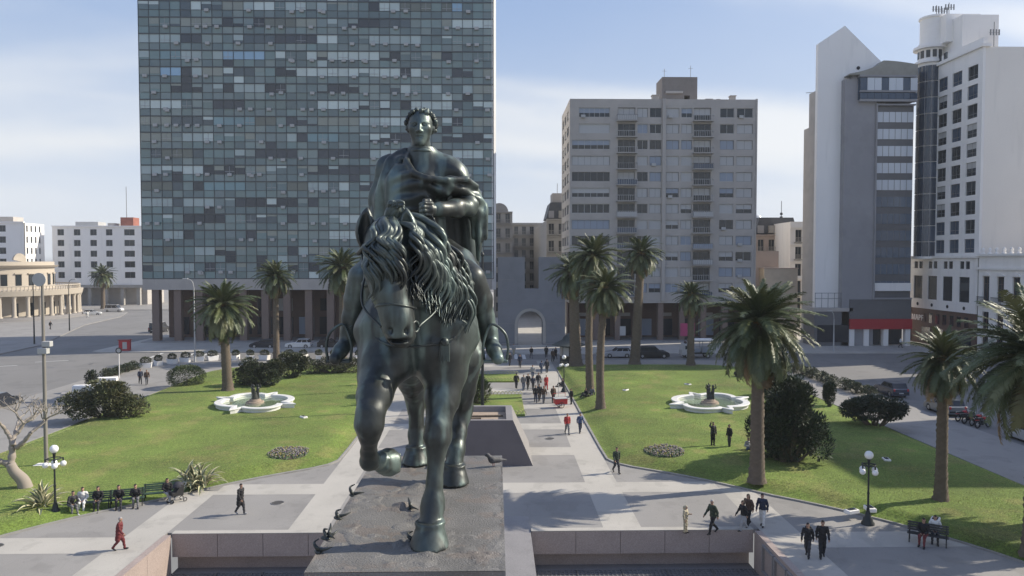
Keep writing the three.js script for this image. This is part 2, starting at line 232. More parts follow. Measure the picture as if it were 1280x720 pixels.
// ---------- sunken court round the monument ----------
{
  const t = thing('sunken_court', 'pink granite walls and grating of the sunken court around the statue pedestal', 'court');
  const W = 0.35;
  const wall = (x0, x1, y0, y1, d0, d1, m, name = 'wall_panel') => part(name, bx(x0, x1, y0, y1, -d1, -d0), m, t);
  for (const [a, b] of [[-16.5, -5.0], [1.8, 13.3]]) {
    const n = 5, w = (b - a) / n;
    for (let i = 0; i < n; i++) wall(a + i * w + 0.012, a + (i + 1) * w - 0.012, -1.12, 0.06, 38.52, 38.52 + W, M.pink);
    wall(a, b, -1.95, -1.14, 39.2, 39.6, M.pink, 'recess_wall');
    wall(a, b, 0.064, 0.10, 38.50, 38.94, M.band, 'coping');
    wall(a, b, -2.2, -1.95, 6.4, 39.6, M.granite, 'court_floor');
    const g = [], r = 0.22; for (let x = a + 0.1; x < b; x += r) g.push(bx(x, x + 0.06, -1.945, -1.90, -38.4, -26)); for (let d = 26; d < 38.4; d += r) g.push(bx(a, b, -1.945, -1.905, -d - 0.06, -d));
    part('grating', g, M.grate, t).userData.kind = 'stuff';
    for (let x = a + 2.3; x < b - 1; x += 2.3) wall(x, x + 0.07, -1.945, -1.86, 26, 38.4, M.steel, 'grating_rail');
  }
  for (let i = 0; i < 12; i++) { const d = 38.4 - i * 2.62; wall(-16.85, -16.5, -1.94, 0.06, d - 2.6, d, M.pink); wall(13.3, 13.65, -1.94, 0.06, d - 2.6, d, M.pink, 'side_panel'); }
  for (let i = 0; i < 5; i++) { const d = 37 - i * 1.6, f = M.granite; for (const [d0, d1, y0, y1] of [[d - 1.5, d, -0.22, -0.12], [d - 1.5, d, -1.5, -1.4], [d - 1.5, d - 1.38, -1.4, -0.22], [d - 0.12, d, -1.4, -0.22]]) wall(13.18, 13.3, y0, y1, d0, d1, f, 'panel_frame'); }
  wall(-4.97, 1.77, -2.2, 0.02, 5.5, 41, M.granite, 'causeway');
}
// ---------- battered granite planter behind the statue ----------
{
  const t = thing('granite_planter', 'dark granite block with sloping sides and sandy top behind the statue', 'planter', AX, 0, -51.2);
  const V = [[-4.1, 0, 0], [4.1, 0, 0], [4.1, 0, -7.2], [-4.1, 0, -7.2], [-2.75, 3.1, -0.15], [2.75, 3.1, -0.15], [2.75, 3.1, -5.5], [-2.75, 3.1, -5.5], [-2.3, 3.1, -0.5], [2.3, 3.1, -0.5], [2.3, 3.1, -5.1], [-2.3, 3.1, -5.1], [-2.3, 2.7, -0.5], [2.3, 2.7, -0.5], [2.3, 2.7, -5.1], [-2.3, 2.7, -5.1]];
  const Q = (q) => { const p = []; for (const [a, b, c, d] of q) for (const k of [a, b, c, a, c, d]) p.push(...V[k]); const g = new THREE.BufferGeometry(); g.setAttribute('position', new THREE.Float32BufferAttribute(p, 3)); g.computeVertexNormals(); return boxUV(g); };
  part('front_slab', Q([[0, 1, 5, 4]]), M.slab, t); part('side_slab', Q([[1, 2, 6, 5], [3, 0, 4, 7], [2, 3, 7, 6]]), M.granite, t);
  part('rim', Q([[4, 5, 9, 8], [5, 6, 10, 9], [6, 7, 11, 10], [7, 4, 8, 11], [8, 9, 13, 12], [9, 10, 14, 13], [10, 11, 15, 14], [11, 8, 12, 15]]), M.granite, t); part('sand_bed', Q([[12, 13, 14, 15]]), M.sand, t);
  for (const [x, z, a, l] of [[-1.2, -2, 0.2, 3.5], [0.6, -3.2, 0.05, 3], [0.4, -1.4, 0.4, 2.2]]) part('plank', box(l, 0.12, 0.22, 0, 0, 0), M.wood, t, x, 2.77, z, a);
}
{
  const t = thing('flagpole', 'thin dark flagpole rising behind the granite planter', 'flagpole', -1.25, 0.1, -70);
  part('pole', [cyl(0.16, 0.10, 14.2, 0, 0, 0, 10)], M.darkmetal, t); part('finial', [lathe([[0.001, 0.5], [0.05, 0.42], [0.17, 0.25], [0.17, 0.12], [0.06, 0]], 12)], M.darkmetal, t, 0, 14.2, 0);
  copyOf(t, 'flagpole on the paving behind the horse, nearer the road than the planter one', -4.6, 0, -80.5, 0); copyOf(t, 'flagpole on the paving behind the horse, closest to the road', -4.9, 0, -94, 0);
}
// ---------- equestrian bronze ----------
const bronzeTone = (x, y, z) => {   // patina: dark bronze with blotches and runs of green
  const b = fbm(x * 1.6, y * 0.8, z * 1.6, 4), r = sstep(0.52, 0.72, fbm(x * 5, y * 0.7, z * 5 + 9, 4)), f = fbm(x * 14, y * 14, z * 14, 3);
  const k = 0.75 + 0.5 * f; const g = sstep(0.42, 0.66, b);
  return [lerp(0.046, 0.088, g) * k + 0.07 * r, lerp(0.051, 0.108, g) * k + 0.10 * r, lerp(0.048, 0.099, g) * k + 0.09 * r];
};
const bronze = new THREE.MeshStandardMaterial({ vertexColors: true, metalness: 0.42, roughness: 0.40 });
const bronzeHair = new THREE.MeshStandardMaterial({ metalness: 0.42, roughness: 0.42, vertexColors: true });
const baseBronze = mat([0.29, 0.28, 0.27], 0.55, { map: tBase, tile: 3.3, metal: 0.12, bump: 0.02, btile: 0.7 });
function tone(g) { g = norm(g); const p = g.attributes.position, a = new Float32Array(p.count * 3); for (let i = 0; i < p.count; i++) a.set(bronzeTone(p.getX(i), p.getY(i), p.getZ(i)), i * 3); g.setAttribute('color', new THREE.BufferAttribute(a, 3)); return g; }
{
  const S = thing('equestrian_statue', 'dark green bronze statue of a cloaked rider on a striding horse', 'statue', -1.64, 8.4, -17.6);
  const R = rng(5);
  // horse
  const K = 0.34;
  const trunk = [...chain([[0, 4.30, 1.35, 1.10], [0, 4.20, -0.5, 1.16], [0, 4.45, -2.1, 1.08]]), [0.42, 4.05, 1.75, 0.76, 0.40, 3.75, 1.95, 0.55], [-0.46, 4.05, 1.75, 0.76, -0.44, 3.75, 1.95, 0.55], ...chain([[0, 4.75, 1.2, 0.95], [-0.14, 5.55, 2.05, 0.70], [-0.34, 5.95, 2.75, 0.50]]), [0, 5.0, 0.7, 0.5, 0, 4.95, -1.0, 0.5], [-0.5, 4.5, -2.4, 0.8, -0.55, 4.1, -2.6, 0.8], [0.5, 4.5, -2.4, 0.8, 0.55, 4.1, -2.6, 0.8]];
  const legs = [
    chain([[0.62, 4.0, 1.65, 0.60], [0.58, 3.30, 1.85, 0.46], [0.53, 2.75, 2.10, 0.34], [0.47, 2.24, 2.36, 0.245], [0.46, 2.02, 2.40, 0.265], [0.44, 1.76, 2.42, 0.185], [0.41, 1.15, 2.50, 0.16], [0.385, 0.80, 2.56, 0.215], [0.37, 0.66, 2.60, 0.23], [0.34, 0.42, 2.76, 0.22]]),
    chain([[-0.66, 4.0, 1.7, 0.60], [-0.70, 3.42, 2.15, 0.47], [-0.74, 2.95, 2.72, 0.34], [-0.78, 2.66, 3.02, 0.255], [-0.80, 2.44, 3.06, 0.265], [-0.82, 2.20, 2.95, 0.19], [-0.87, 1.82, 2.68, 0.15], [-0.88, 1.60, 2.50, 0.19], [-0.80, 1.50, 2.28, 0.16], [-0.72, 1.52, 2.16, 0.17]]),
    chain([[-0.60, 4.1, -2.2, 0.85], [-0.66, 3.2, -1.95, 0.58], [-0.63, 2.35, -2.85, 0.38], [-0.60, 1.80, -3.38, 0.27], [-0.60, 1.6, -3.42, 0.25], [-0.59, 1.1, -3.45, 0.19], [-0.58, 0.75, -3.48, 0.24], [-0.58, 0.42, -3.34, 0.22]]),
    chain([[0.62, 4.1, -2.2, 0.85], [0.74, 3.2, -1.45, 0.58], [0.75, 2.3, -1.85, 0.38], [0.74, 1.75, -2.15, 0.28], [0.72, 1.55, -2.15, 0.26], [0.66, 1.1, -1.85, 0.195], [0.60, 0.75, -1.62, 0.245], [0.58, 0.42, -1.45, 0.22]])];
  const head = [...chain([[-0.42, 5.97, 3.02, 0.41], [-0.38, 5.48, 3.24, 0.41], [-0.30, 4.98, 3.42, 0.28], [-0.20, 4.52, 3.52, 0.225], [-0.14, 4.24, 3.50, 0.245]]), ...chain([[-0.38, 5.42, 2.90, 0.40], [-0.30, 5.05, 3.06, 0.29], [-0.14, 4.25, 3.34, 0.17]])];
  const sd = (arr, x, y, z, k) => { let d = 1e3; for (const b of arr) d = smin(d, cap(b, x, y, z), k); return d; };
  const hoofs = [[0.335, 2.84, 0], [-0.58, -3.26, 0], [0.58, -1.37, 0]];
  const horse = (x, y, z) => {
    let d = sd(trunk, x, y, z, 0.38); if (z > 1.6 && y > 2.9 && y < 4.9) d += 0.09 * Math.exp(-Math.pow((x + 0.02) / 0.09, 2)) * sstep(1.6, 2.2, z) * sstep(4.9, 4.3, y);
    for (const l of legs) { const q = l[0]; if (Math.abs(x - q[0]) < 1.6) d = smin(d, sd(l, x, y, z, 0.09), 0.28); }
    let h = 1e3; if (z > 1.8 && y > 3.5) {
      h = sd(head, x, y, z, 0.3);
      for (const s of [-1, 1]) { h = smin(h, ell(-0.38 + s * 0.36, 5.50, 3.44, 0.13, 0.10, 0.12, x, y, z), 0.07); h = Math.max(h, -ell(-0.14 + s * 0.14, 4.30, 3.74, 0.055, 0.085, 0.09, x, y, z)); h = smin(h, ell(-0.33 + s * 0.26, 5.10, 3.34, 0.06, 0.32, 0.07, x, y, z), 0.06); }
      h = Math.max(h, -(Math.hypot((y - 4.13) * 3.5, z - 3.62 - 0.1) - 0.16 + Math.abs(x + 0.13) * 0.1));
      d = smin(d, h, 0.32);
    }
    // hooves: truncated cones
    for (const [hx, hz] of hoofs) { const dy = clamp(y / 0.42), r = lerp(0.40, 0.27, dy), q = Math.max(Math.hypot(x - hx, (z - hz - 0.06 + dy * 0.12) * 0.92) - r, -y, y - 0.44); d = smin(d, q, 0.05); d = smin(d, Math.hypot(Math.hypot(x - hx, z - hz + 0.06) - 0.27, y - 0.44) - 0.045, 0.05); }
    { // lifted hoof, sole to the back
      const ax = 0.30, ay = -0.25, az = -0.92, px = x + 0.70, py = y - 1.46, pz = z - 2.12, t = px * ax + py * ay + pz * az, q = Math.hypot(px - ax * t, py - ay * t, pz - az * t);
      d = smin(d, Math.max(q - lerp(0.21, 0.31, clamp(t / 0.34)), -t - 0.05, t - 0.34), 0.06);
    }
    // muscle and vein relief
    d += 0.06 * (fbm(x * 2.6 + 3, y * 2.0, z * 2.6, 3) - 0.5) - 0.016 * sstep(0.035, 0, Math.abs(fbm(x * 1.7 + 2, y * 1.3, z * 1.7, 2) - 0.5)) * sstep(0.8, 1.3, y) + 0.02 * Math.sin(y * 9 + 3 * Math.sin(x * 2)) * sstep(4.6, 4.2, y) * sstep(3.2, 3.7, y) * sstep(1.0, 1.7, z) * 0.6;
    return d;
  };
  part('horse', surf(horse, [-1.75, -0.06, -4.2], [1.75, 6.6, 4.05], 0.045, bronzeTone), bronze, S);
  // ears
  for (const [ex, s] of [[-0.80, -1], [-0.08, 1]]) {
    const ear = (x, y, z) => { const t = clamp((y - 5.75) / 0.85), r = 0.19 * Math.pow(Math.sin(Math.PI * (0.12 + 0.88 * t)), 0.75) + 0.01, cx = ex + s * 0.04 * Math.sin(t * 3), cz = 3.02 + 0.05 * t, q = Math.max(Math.hypot(x - cx, (z - cz) * 1.25) - r, y - 6.6, 5.7 - y); const hole = Math.hypot((x - cx) * 1.1, z - cz - 0.12) - r * 0.62; return Math.max(q, -hole); };
    part('ear', surf(ear, [ex - 0.3, 5.6, 2.7], [ex + 0.3, 6.7, 3.4], 0.022, bronzeTone), bronze, S);
  }
  // hair: wavy tapering locks
  const lock = (a, b, sag, wav, r0, n = 22) => { const pts = []; for (let i = 0; i <= 11; i++) { const t = i / 11, p0 = a[0] * 7 + a[1] * 5, w = wav * Math.sin(t * 13 + p0) * (0.3 + 0.7 * t), v = wav * 0.6 * Math.cos(t * 13 + p0) * (0.3 + 0.7 * t); pts.push([lerp(a[0], b[0], t) + sag[0] * t * (1 - t) * 4 + w * 0.6, lerp(a[1], b[1], t) + sag[1] * t * (1 - t) * 4 + v * 0.3, lerp(a[2], b[2], t) + sag[2] * t * (1 - t) * 4 + v * 0.7]); } return tube(pts, t => r0 * (0.55 + 0.9 * Math.sin(Math.PI * Math.min(1, t * 0.75 + 0.22))) * (1 - 0.75 * t * t) + 0.006, n, 6); };
  const mane = [];
  for (let i = 0; i < 170; i++) {   // falls on one side of the neck
    const t = R(), cx = lerp(-0.25, 0.05, t), cy = lerp(6.42, 5.55, t), cz = lerp(2.75, 0.95, t), d = 0.55 + R() * 0.9, out = lerp(0.55, 0.95, t);
    mane.push(lock([cx + R() * 0.2 - 0.02, cy + R() * 0.08, cz + 0.1 * R()], [cx + out * (0.9 + 0.35 * R()), cy - d - 0.25, cz + 0.55 - 0.5 * R()], [0.36, 0.20, 0.05], 0.15, 0.027 + 0.022 * R()));
  }
  for (let i = 0; i < 26; i++) { const t = R(); mane.push(lock([-0.30 + 0.1 * R(), 6.40 - 0.1 * R(), 2.85 - R() * 0.5], [0.15 + R() * 0.55, 5.15 + R() * 0.6, 3.0 - R() * 0.4], [0.22, 0.24, 0.12], 0.12, 0.06)); }
  for (let i = 0; i < 220; i++) {   // loose curling locks thrown over the near side of the neck
    const t = R(), a = [lerp(-0.14, 0.12, t) + 0.1 * R(), lerp(6.28, 5.60, t), lerp(3.22, 1.4, t)], b = [lerp(0.16, 1.14, t) + 0.25 * (R() - 0.5), lerp(5.05, 4.2, t) + 0.55 * (R() - 0.4), lerp(3.42, 2.15, t) + 0.25 * (R() - 0.5)];
    mane.push(lock(a, b, [0.18, 0.22, 0.16], 0.22, 0.025 + 0.022 * R(), 32));
  }
  part('mane', tone(merge(mane)), bronzeHair, S);
  part('collar', tone(new THREE.TorusGeometry(0.25, 0.055, 8, 24).rotateX(Math.PI / 2 - 0.15).translate(-0.06, 8.04, 0.09)), bronze, S);
  const fl = []; for (let i = 0; i < 56; i++) { const q = R(); fl.push(lock([-0.56 + q * 0.34, 6.30 + R() * 0.1, 3.16], [-0.74 + q * 0.72, 4.85 + R() * 0.75, 3.60 + 0.1 * R()], [0, 0.02, 0.34], 0.19, 0.024 + 0.018 * R(), 30)); } for (let i = 0; i < 12; i++) fl.push(lock([-0.45 + R() * 0.22, 6.35, 3.0], [-0.35 + 0.3 * R(), 6.55 + R() * 0.1, 3.2], [0, 0.16, 0], 0.05, 0.06));
  part('forelock', tone(merge(fl)), bronzeHair, S);
  const tl = []; for (let i = 0; i < 30; i++) tl.push(lock([-0.05 + R() * 0.1, 4.9, -3.0], [-0.3 + R() * 0.6, 1.2 + R() * 0.7, -4.0 - R() * 0.3], [0, 0.9, -0.6], 0.12, 0.10));
  part('tail', tone(merge(tl)), bronzeHair, S);
  // bridle, reins, breast strap
  const strap = (pts, r) => tube(pts, r, 30, 6);
  const br = [strap([[-0.98, 5.72, 3.08], [-0.78, 5.86, 3.38], [-0.42, 5.93, 3.52], [-0.06, 5.86, 3.42], [0.14, 5.70, 3.12]], 0.045), strap([[-0.62, 4.72, 3.35], [-0.48, 4.78, 3.72], [-0.22, 4.80, 3.80], [0.00, 4.76, 3.70], [0.14, 4.70, 3.40]], 0.022)];
  for (const s of [-1, 1]) br.push(strap([[-0.40 + s * 0.52, 5.80, 3.10], [-0.34 + s * 0.46, 5.3, 3.35], [-0.24 + s * 0.33, 4.78, 3.42], [-0.15 + s * 0.27, 4.38, 3.46]], 0.022));
  part('bridle', tone(merge(br)), bronze, S);
  for (const s of [-1, 1]) part('bit_ring', tone(new THREE.TorusGeometry(0.10, 0.026, 8, 18).rotateY(Math.PI / 2 - s * 0.5).translate(-0.15 + s * 0.29, 4.36, 3.48)), bronze, S);
  part('rein', tone(strap([[0.20, 4.36, 3.48], [0.52, 4.70, 2.9], [0.62, 5.55, 2.2], [0.45, 6.2, 1.6], [0.22, 6.62, 1.18]], 0.022)), bronze, S);
  part('rein', tone(strap([[-0.50, 4.36, 3.48], [-0.95, 4.8, 2.9], [-0.80, 5.7, 2.2], [-0.25, 6.3, 1.6], [0.16, 6.60, 1.20]], 0.022)), bronze, S);
  part('rein', tone(strap([[0.14, 6.60, 1.26], [0.10, 6.32, 1.34], [0.18, 6.05, 1.36], [0.32, 6.2, 1.28], [0.30, 6.5, 1.2]], 0.03)), bronze, S);
  const bs = [strap([[-1.2, 4.55, 1.1], [-1.02, 4.2, 2.1], [-0.45, 3.92, 2.62], [0.1, 3.9, 2.66], [0.72, 4.0, 2.42], [1.06, 4.3, 1.9], [1.2, 4.6, 1.0]], 0.022)]; for (let i = 0; i < 8; i++) bs.push(bar([0.55 + 0.02 * i, 3.95, 2.55], [0.50 + 0.03 * i, 3.62 - 0.1 * R(), 2.56], 0.03, 5, 0.012)); bs.push(new THREE.SphereGeometry(0.09, 10, 8).translate(0.62, 3.98, 2.56));
  part('breast_strap', tone(merge(bs)), bronze, S);
  // saddle and holsters
  const barrel = trunk.slice(0, 2);
  const saddle = (x, y, z) => { let d = sd(barrel, x, y, z, 0.5) - 0.11; d = Math.max(d, z - 0.75 - 0.2 * Math.sin(y * 2), -1.6 - z, 3.75 - y); d = smin(d, ell(0, 5.35, 0.55, 0.55, 0.22, 0.16, x, y, z), 0.3); return d; };
  part('saddle', surf(saddle, [-1.5, 3.6, -1.8], [1.5, 5.9, 1.2], 0.05, bronzeTone), bronze, S);
  for (const s of [-1, 1]) { const hb = chain([[s * 0.72, 5.50, 1.55, 0.27], [s * 0.86, 5.22, 1.60, 0.26], [s * 1.04, 4.7, 1.35, 0.16]]); part('holster', surf((x, y, z) => { let d = sd(hb, x, y, z, 0.1); d = smin(d, Math.hypot(Math.hypot(x - s * 0.90, z - 1.58) - 0.25, y - 5.1) - 0.05, 0.05); return d; }, [s * 0.85 - 0.6, 4.3, 0.9], [s * 0.85 + 0.6, 6, 2.1], 0.035, bronzeTone), bronze, S); }
  // rider: one body
  const bodyB = [[0, 5.72, 0, 0.48, -0.02, 6.3, 0.04, 0.47], [-0.02, 6.3, 0.04, 0.47, -0.04, 7.12, 0.06, 0.58], [-0.06, 8.0, 0.02, 0.22, -0.58, 7.76, 0.0, 0.24], [-0.06, 8.0, 0.02, 0.22, 0.50, 7.76, 0.0, 0.25], [-0.72, 7.62, 0.0, 0.27, 0.66, 7.60, 0.0, 0.29], [-0.06, 7.65, 0.05, 0.30, -0.07, 8.2, 0.10, 0.225]];
  const limbs = [
    chain([[0.36, 5.72, 0.1, 0.44], [0.80, 5.50, 0.85, 0.37], [1.10, 5.20, 1.32, 0.28]]), chain([[1.10, 5.20, 1.32, 0.28], [1.28, 4.75, 1.12, 0.27], [1.40, 4.35, 1.0, 0.20], [1.48, 4.05, 0.96, 0.165]]), chain([[1.48, 4.05, 0.96, 0.165], [1.50, 3.86, 0.90, 0.17], [1.60, 3.66, 1.25, 0.15], [1.68, 3.50, 1.50, 0.13]]),
    chain([[-0.40, 5.72, 0.1, 0.44], [-0.92, 5.52, 0.75, 0.37], [-1.24, 5.22, 1.15, 0.28]]), chain([[-1.24, 5.22, 1.15, 0.28], [-1.38, 4.75, 1.05, 0.27], [-1.50, 4.35, 1.02, 0.20], [-1.56, 4.05, 1.0, 0.165]]), chain([[-1.56, 4.05, 1.0, 0.165], [-1.58, 3.86, 0.95, 0.17], [-1.70, 3.66, 1.22, 0.15], [-1.78, 3.50, 1.45, 0.13]]),
    chain([[0.72, 7.55, 0.0, 0.27], [0.90, 7.15, 0.08, 0.23], [1.02, 6.82, 0.22, 0.20]]), chain([[1.02, 6.82, 0.22, 0.20], [0.74, 6.74, 0.66, 0.20], [0.42, 6.70, 1.02, 0.15], [0.32, 6.68, 1.10, 0.14]]),
    chain([[-0.80, 7.55, 0.0, 0.30], [-0.98, 6.95, 0.05, 0.25], [-1.0, 6.3, 0.25, 0.2], [-0.75, 6.0, 0.75, 0.15]])];
  const hx = -0.07, hy = 8.60, hz = 0.14;
  const hcol = (x, y, z) => {   // head, looking ahead
    x -= hx; y -= hy; z -= hz;
    let d = ell(0, 0.10, -0.04, 0.285, 0.33, 0.36, x, y, z);
    d = smin(d, ell(0, -0.12, 0.08, 0.225, 0.30, 0.245, x, y, z), 0.12);
    d = smin(d, cap([0, -0.34, 0.19, 0.085, 0, -0.36, 0.22, 0.075], x, y, z), 0.10);
    for (const s of [-1, 1]) { d = smin(d, ell(s * 0.15, -0.05, 0.20, 0.085, 0.075, 0.07, x, y, z), 0.09); d = smin(d, cap([s * 0.05, 0.085, 0.30, 0.026, s * 0.19, 0.075, 0.225, 0.024], x, y, z), 0.035); d = Math.max(d, -ell(s * 0.105, 0.025, 0.325, 0.072, 0.042, 0.075, x, y, z)); d = smin(d, ell(s * 0.105, 0.03, 0.265, 0.046, 0.034, 0.034, x, y, z), 0.01); d = smin(d, ell(s * 0.285, 0.0, -0.02, 0.04, 0.105, 0.07, x, y, z), 0.03); }
    d = smin(d, cap([0, 0.07, 0.29, 0.032, 0, -0.11, 0.40, 0.052], x, y, z), 0.035); for (const s of [-1, 1]) d = smin(d, ell(s * 0.045, -0.12, 0.32, 0.035, 0.03, 0.04, x, y, z), 0.03);
    d = smin(d, cap([-0.075, -0.215, 0.27, 0.022, 0.075, -0.215, 0.27, 0.022], x, y, z), 0.03); d = smin(d, cap([-0.06, -0.262, 0.262, 0.024, 0.06, -0.262, 0.262, 0.024], x, y, z), 0.025); d = Math.max(d, -cap([-0.085, -0.24, 0.305, 0.018, 0.085, -0.24, 0.305, 0.018], x, y, z));
    return d;
  };
  const rider = (x, y, z) => {
    let d = sd(bodyB, x, y, z, 0.22); for (const l of limbs) d = smin(d, sd(l, x, y, z, 0.1), 0.14);
    for (const s of [-1, 1]) { const kx = s > 0 ? 1.16 : -1.28; d = smin(d, cap([kx, 5.06, s > 0 ? 1.26 : 1.10, 0.30, kx + s * 0.02, 4.98, s > 0 ? 1.22 : 1.08, 0.31], x, y, z), 0.05); }
    const f = Math.sin(y * 16 + x * 9 + 2 * Math.sin(z * 6)) * 0.012; d += f * sstep(0.5, 0.9, Math.abs(x)) * sstep(6.2, 6.6, y) + 0.012 * (fbm(x * 6, y * 6, z * 6, 2) - 0.5);
    return y > 8.0 ? smin(d, hcol(x, y, z), 0.06) : d;
  };
  const gBody = surf(rider, [-2.0, 3.25, -0.75], [1.95, 8.16, 1.85], 0.036, bronzeTone);
  const gHead = surf((x, y, z) => smin(hcol(x, y, z), cap(bodyB[5], x, y, z), 0.07), [-0.5, 7.95, -0.4], [0.4, 9.12, 0.68], 0.0125, bronzeTone);
  const hand = [[[0.32, 6.68, 1.10, 0.13], [0.22, 6.68, 1.18, 0.14]]].flatMap(chain), fing = [];
  for (let i = 0; i < 4; i++) { const y = 6.80 - i * 0.078, r = [0.046, 0.048, 0.046, 0.040][i], o = [0, 0.02, 0.01, -0.03][i]; fing.push(...chain([[0.24, y, 1.24, r + 0.01], [0.12 - o, y + 0.005, 1.33 + o, r], [0.04, y - 0.01, 1.26, r], [0.08, y - 0.02, 1.16, r * 0.9]])); }
  const thumb = chain([[0.27, 6.78, 1.10, 0.06], [0.20, 6.87, 1.18, 0.052], [0.11, 6.87, 1.26, 0.045]]);
  const gHand = surf((x, y, z) => { let d = sd(hand, x, y, z, 0.06); for (const f of fing) d = smin(d, cap(f, x, y, z), 0.02); for (const f of thumb) d = smin(d, cap(f, x, y, z), 0.03); return d; }, [-0.1, 6.35, 0.9], [0.55, 7.05, 1.5], 0.013, bronzeTone);
  part('rider', merge([gBody, gHead, gHand]), bronze, S);
  const curls = []; for (let i = 0; i < 190; i++) { const a = R() * 2 * Math.PI, e = -0.25 + R() * 1.45, cx = Math.cos(e) * Math.sin(a), cy = Math.sin(e), cz = Math.cos(e) * Math.cos(a); if (cz > 0.30 && cy < 0.80 - 0.25 * Math.abs(cx) || cy < 0.0 && cz > 0.05) continue; const p = [hx + 0.285 * cx, hy + 0.10 + 0.33 * cy, hz - 0.04 + 0.36 * cz]; curls.push(lock(p, [p[0] + 0.09 * (R() - 0.5) + 0.03 * cx, p[1] - 0.10 + 0.05 * R(), p[2] + 0.10 * (R() - 0.3)], [cx * 0.035, cy * 0.035, cz * 0.035], 0.04, 0.030, 10)); }
  part('hair', tone(merge(curls)), bronzeHair, S);
  // cloak, thrown across the chest and hanging down the back
  const band = chain([[-0.60, 7.72, 0.24, 0.20], [-0.36, 7.40, 0.55, 0.18], [0.0, 7.24, 0.64, 0.17], [0.5, 7.24, 0.54, 0.18], [0.88, 7.26, 0.28, 0.22]]), left = chain([[-0.42, 7.92, 0.04, 0.23], [-0.78, 7.66, 0.02, 0.28], [-0.90, 7.0, 0.08, 0.30], [-0.92, 6.3, 0.10, 0.33]]), low = chain([[-0.62, 7.3, 0.35, 0.34], [-0.45, 6.85, 0.42, 0.34], [0.05, 6.95, 0.48, 0.26]]), right = chain([[0.82, 7.34, 0.05, 0.26], [1.04, 6.95, -0.02, 0.28], [1.18, 6.70, -0.10, 0.22]]), hang = chain([[1.24, 6.75, -0.12, 0.22], [1.26, 6.2, -0.22, 0.15], [1.20, 5.62, -0.28, 0.05]]);
  const roll = chain([[-0.32, 8.02, 0.20, 0.06], [-0.36, 7.80, 0.46, 0.075], [-0.16, 7.50, 0.78, 0.075], [0.12, 7.38, 0.86, 0.075], [0.55, 7.36, 0.76, 0.07], [0.98, 7.40, 0.50, 0.07], [1.20, 7.28, 0.18, 0.06]]);
  const cloak = (x, y, z) => {
    let d = smin(sd(band, x, y, z, 0.2), sd(left, x, y, z, 0.2), 0.2); d = smin(d, sd(low, x, y, z, 0.2), 0.2); d = smin(d, sd(right, x, y, z, 0.2), 0.15);
    const across = y + 0.35 * Math.abs(x - 0.1) - 0.3 * z, down = Math.atan2(x, 0.55 + Math.abs(z));
    const w = sstep(-0.75, -0.45, x); d += lerp(0.034 * Math.sin(down * 26 + 1.5 * Math.sin(y * 3)), (0.016 + 0.02 * fbm(x * 2, y * 2, 3, 2)) * Math.sin(across * 22 + 2.2 * Math.sin(x * 2.4)), w) + 0.03 * (fbm(x * 4, y * 2.5, z * 4, 3) - 0.5);
    const zc = -0.52 - 0.05 * Math.sin(x * 11 + y) - 0.10 * (7.8 - y) * 0.3, back = Math.max(Math.abs(z - zc + 0.18 * x * x) - 0.10, Math.abs(x) - lerp(1.25, 0.85, clamp((y - 5.4) / 2.4)), 5.2 - y, y - 7.85); d = smin(d, back, 0.12);
    d = smin(d, sd(hang, x, y, z, 0.1) + 0.03 * Math.sin(x * 34), 0.08);
    d = smin(d, sd(roll, x, y, z, 0.04), 0.05);
    return d;
  };
  part('cloak', surf(cloak, [-1.7, 5.1, -1.3], [1.75, 8.3, 1.15], 0.033, bronzeTone), bronze, S);
  for (const [s, fx, fz] of [[1, 1.63, 1.28], [-1, -1.73, 1.26]]) {   // stirrups
    part('stirrup', tone(merge([strap([[s * 1.12, 4.55, 0.55], [s * 1.32, 4.35, 0.75], [s * 1.50, 4.15, 1.2]], 0.04), strap([[fx - 0.24, 3.44, fz], [fx - 0.27, 3.72, fz + 0.02], [fx - 0.2, 4.02, fz + 0.02], [fx - s * 0.08, 4.22, fz], [fx + 0.2, 4.02, fz + 0.02], [fx + 0.27, 3.72, fz + 0.02], [fx + 0.24, 3.44, fz]], 0.032), rbox(0.52, 0.06, 0.3, 0.02, fx, 3.43, fz)])), bronze, S);
  }
  // bronze ground under the horse
  {
    const W = 3.62, L = 8.1, nx = 90, nz = 190, pos = [], idx = [], uv = [];
    const hgt = (x, z) => { const e = sstep(0, 0.12, Math.min(W / 2 - Math.abs(x), L / 2 - Math.abs(z))), m = (cx, cz, r, h) => h * Math.exp(-((x - cx) ** 2 + (z - cz) ** 2) / (r * r)); let h = 0.07 * (fbm(x * 0.9, z * 0.9, 3, 4) - 0.62) + 0.05 * Math.pow(fbm(x * 3, z * 3, 8, 4), 3) * 2 - 0.02 + 0.02 * (fbm(x * 18, z * 18, 2, 3) - 0.5) - 0.035 * sstep(0.06, 0.0, Math.abs(fbm(x * 1.1 + 7, z * 1.1, 5, 3) - 0.5)); h += m(0.3, 3.05, 0.35, 0.08) + m(-0.1, 2.2, 0.2, 0.10) + m(0.1, 1.2, 0.25, 0.12) + m(-0.5, 0.4, 0.22, 0.12) + m(-0.3, -1.2, 0.3, 0.1); return e * h; };
    for (let j = 0; j <= nz; j++) for (let i = 0; i <= nx; i++) { const x = (i / nx - 0.5) * W, z = (j / nz - 0.5) * L; pos.push(x, hgt(x, z) - 0.01, z); uv.push(x, z); }
    for (let j = 0; j < nz; j++) for (let i = 0; i < nx; i++) { const a = j * (nx + 1) + i; idx.push(a, a + nx + 1, a + 1, a + 1, a + nx + 1, a + nx + 2); }
    const g = new THREE.BufferGeometry(); g.setAttribute('position', new THREE.Float32BufferAttribute(pos, 3)); g.setAttribute('uv', new THREE.Float32BufferAttribute(uv, 2)); g.setIndex(idx); g.computeVertexNormals();
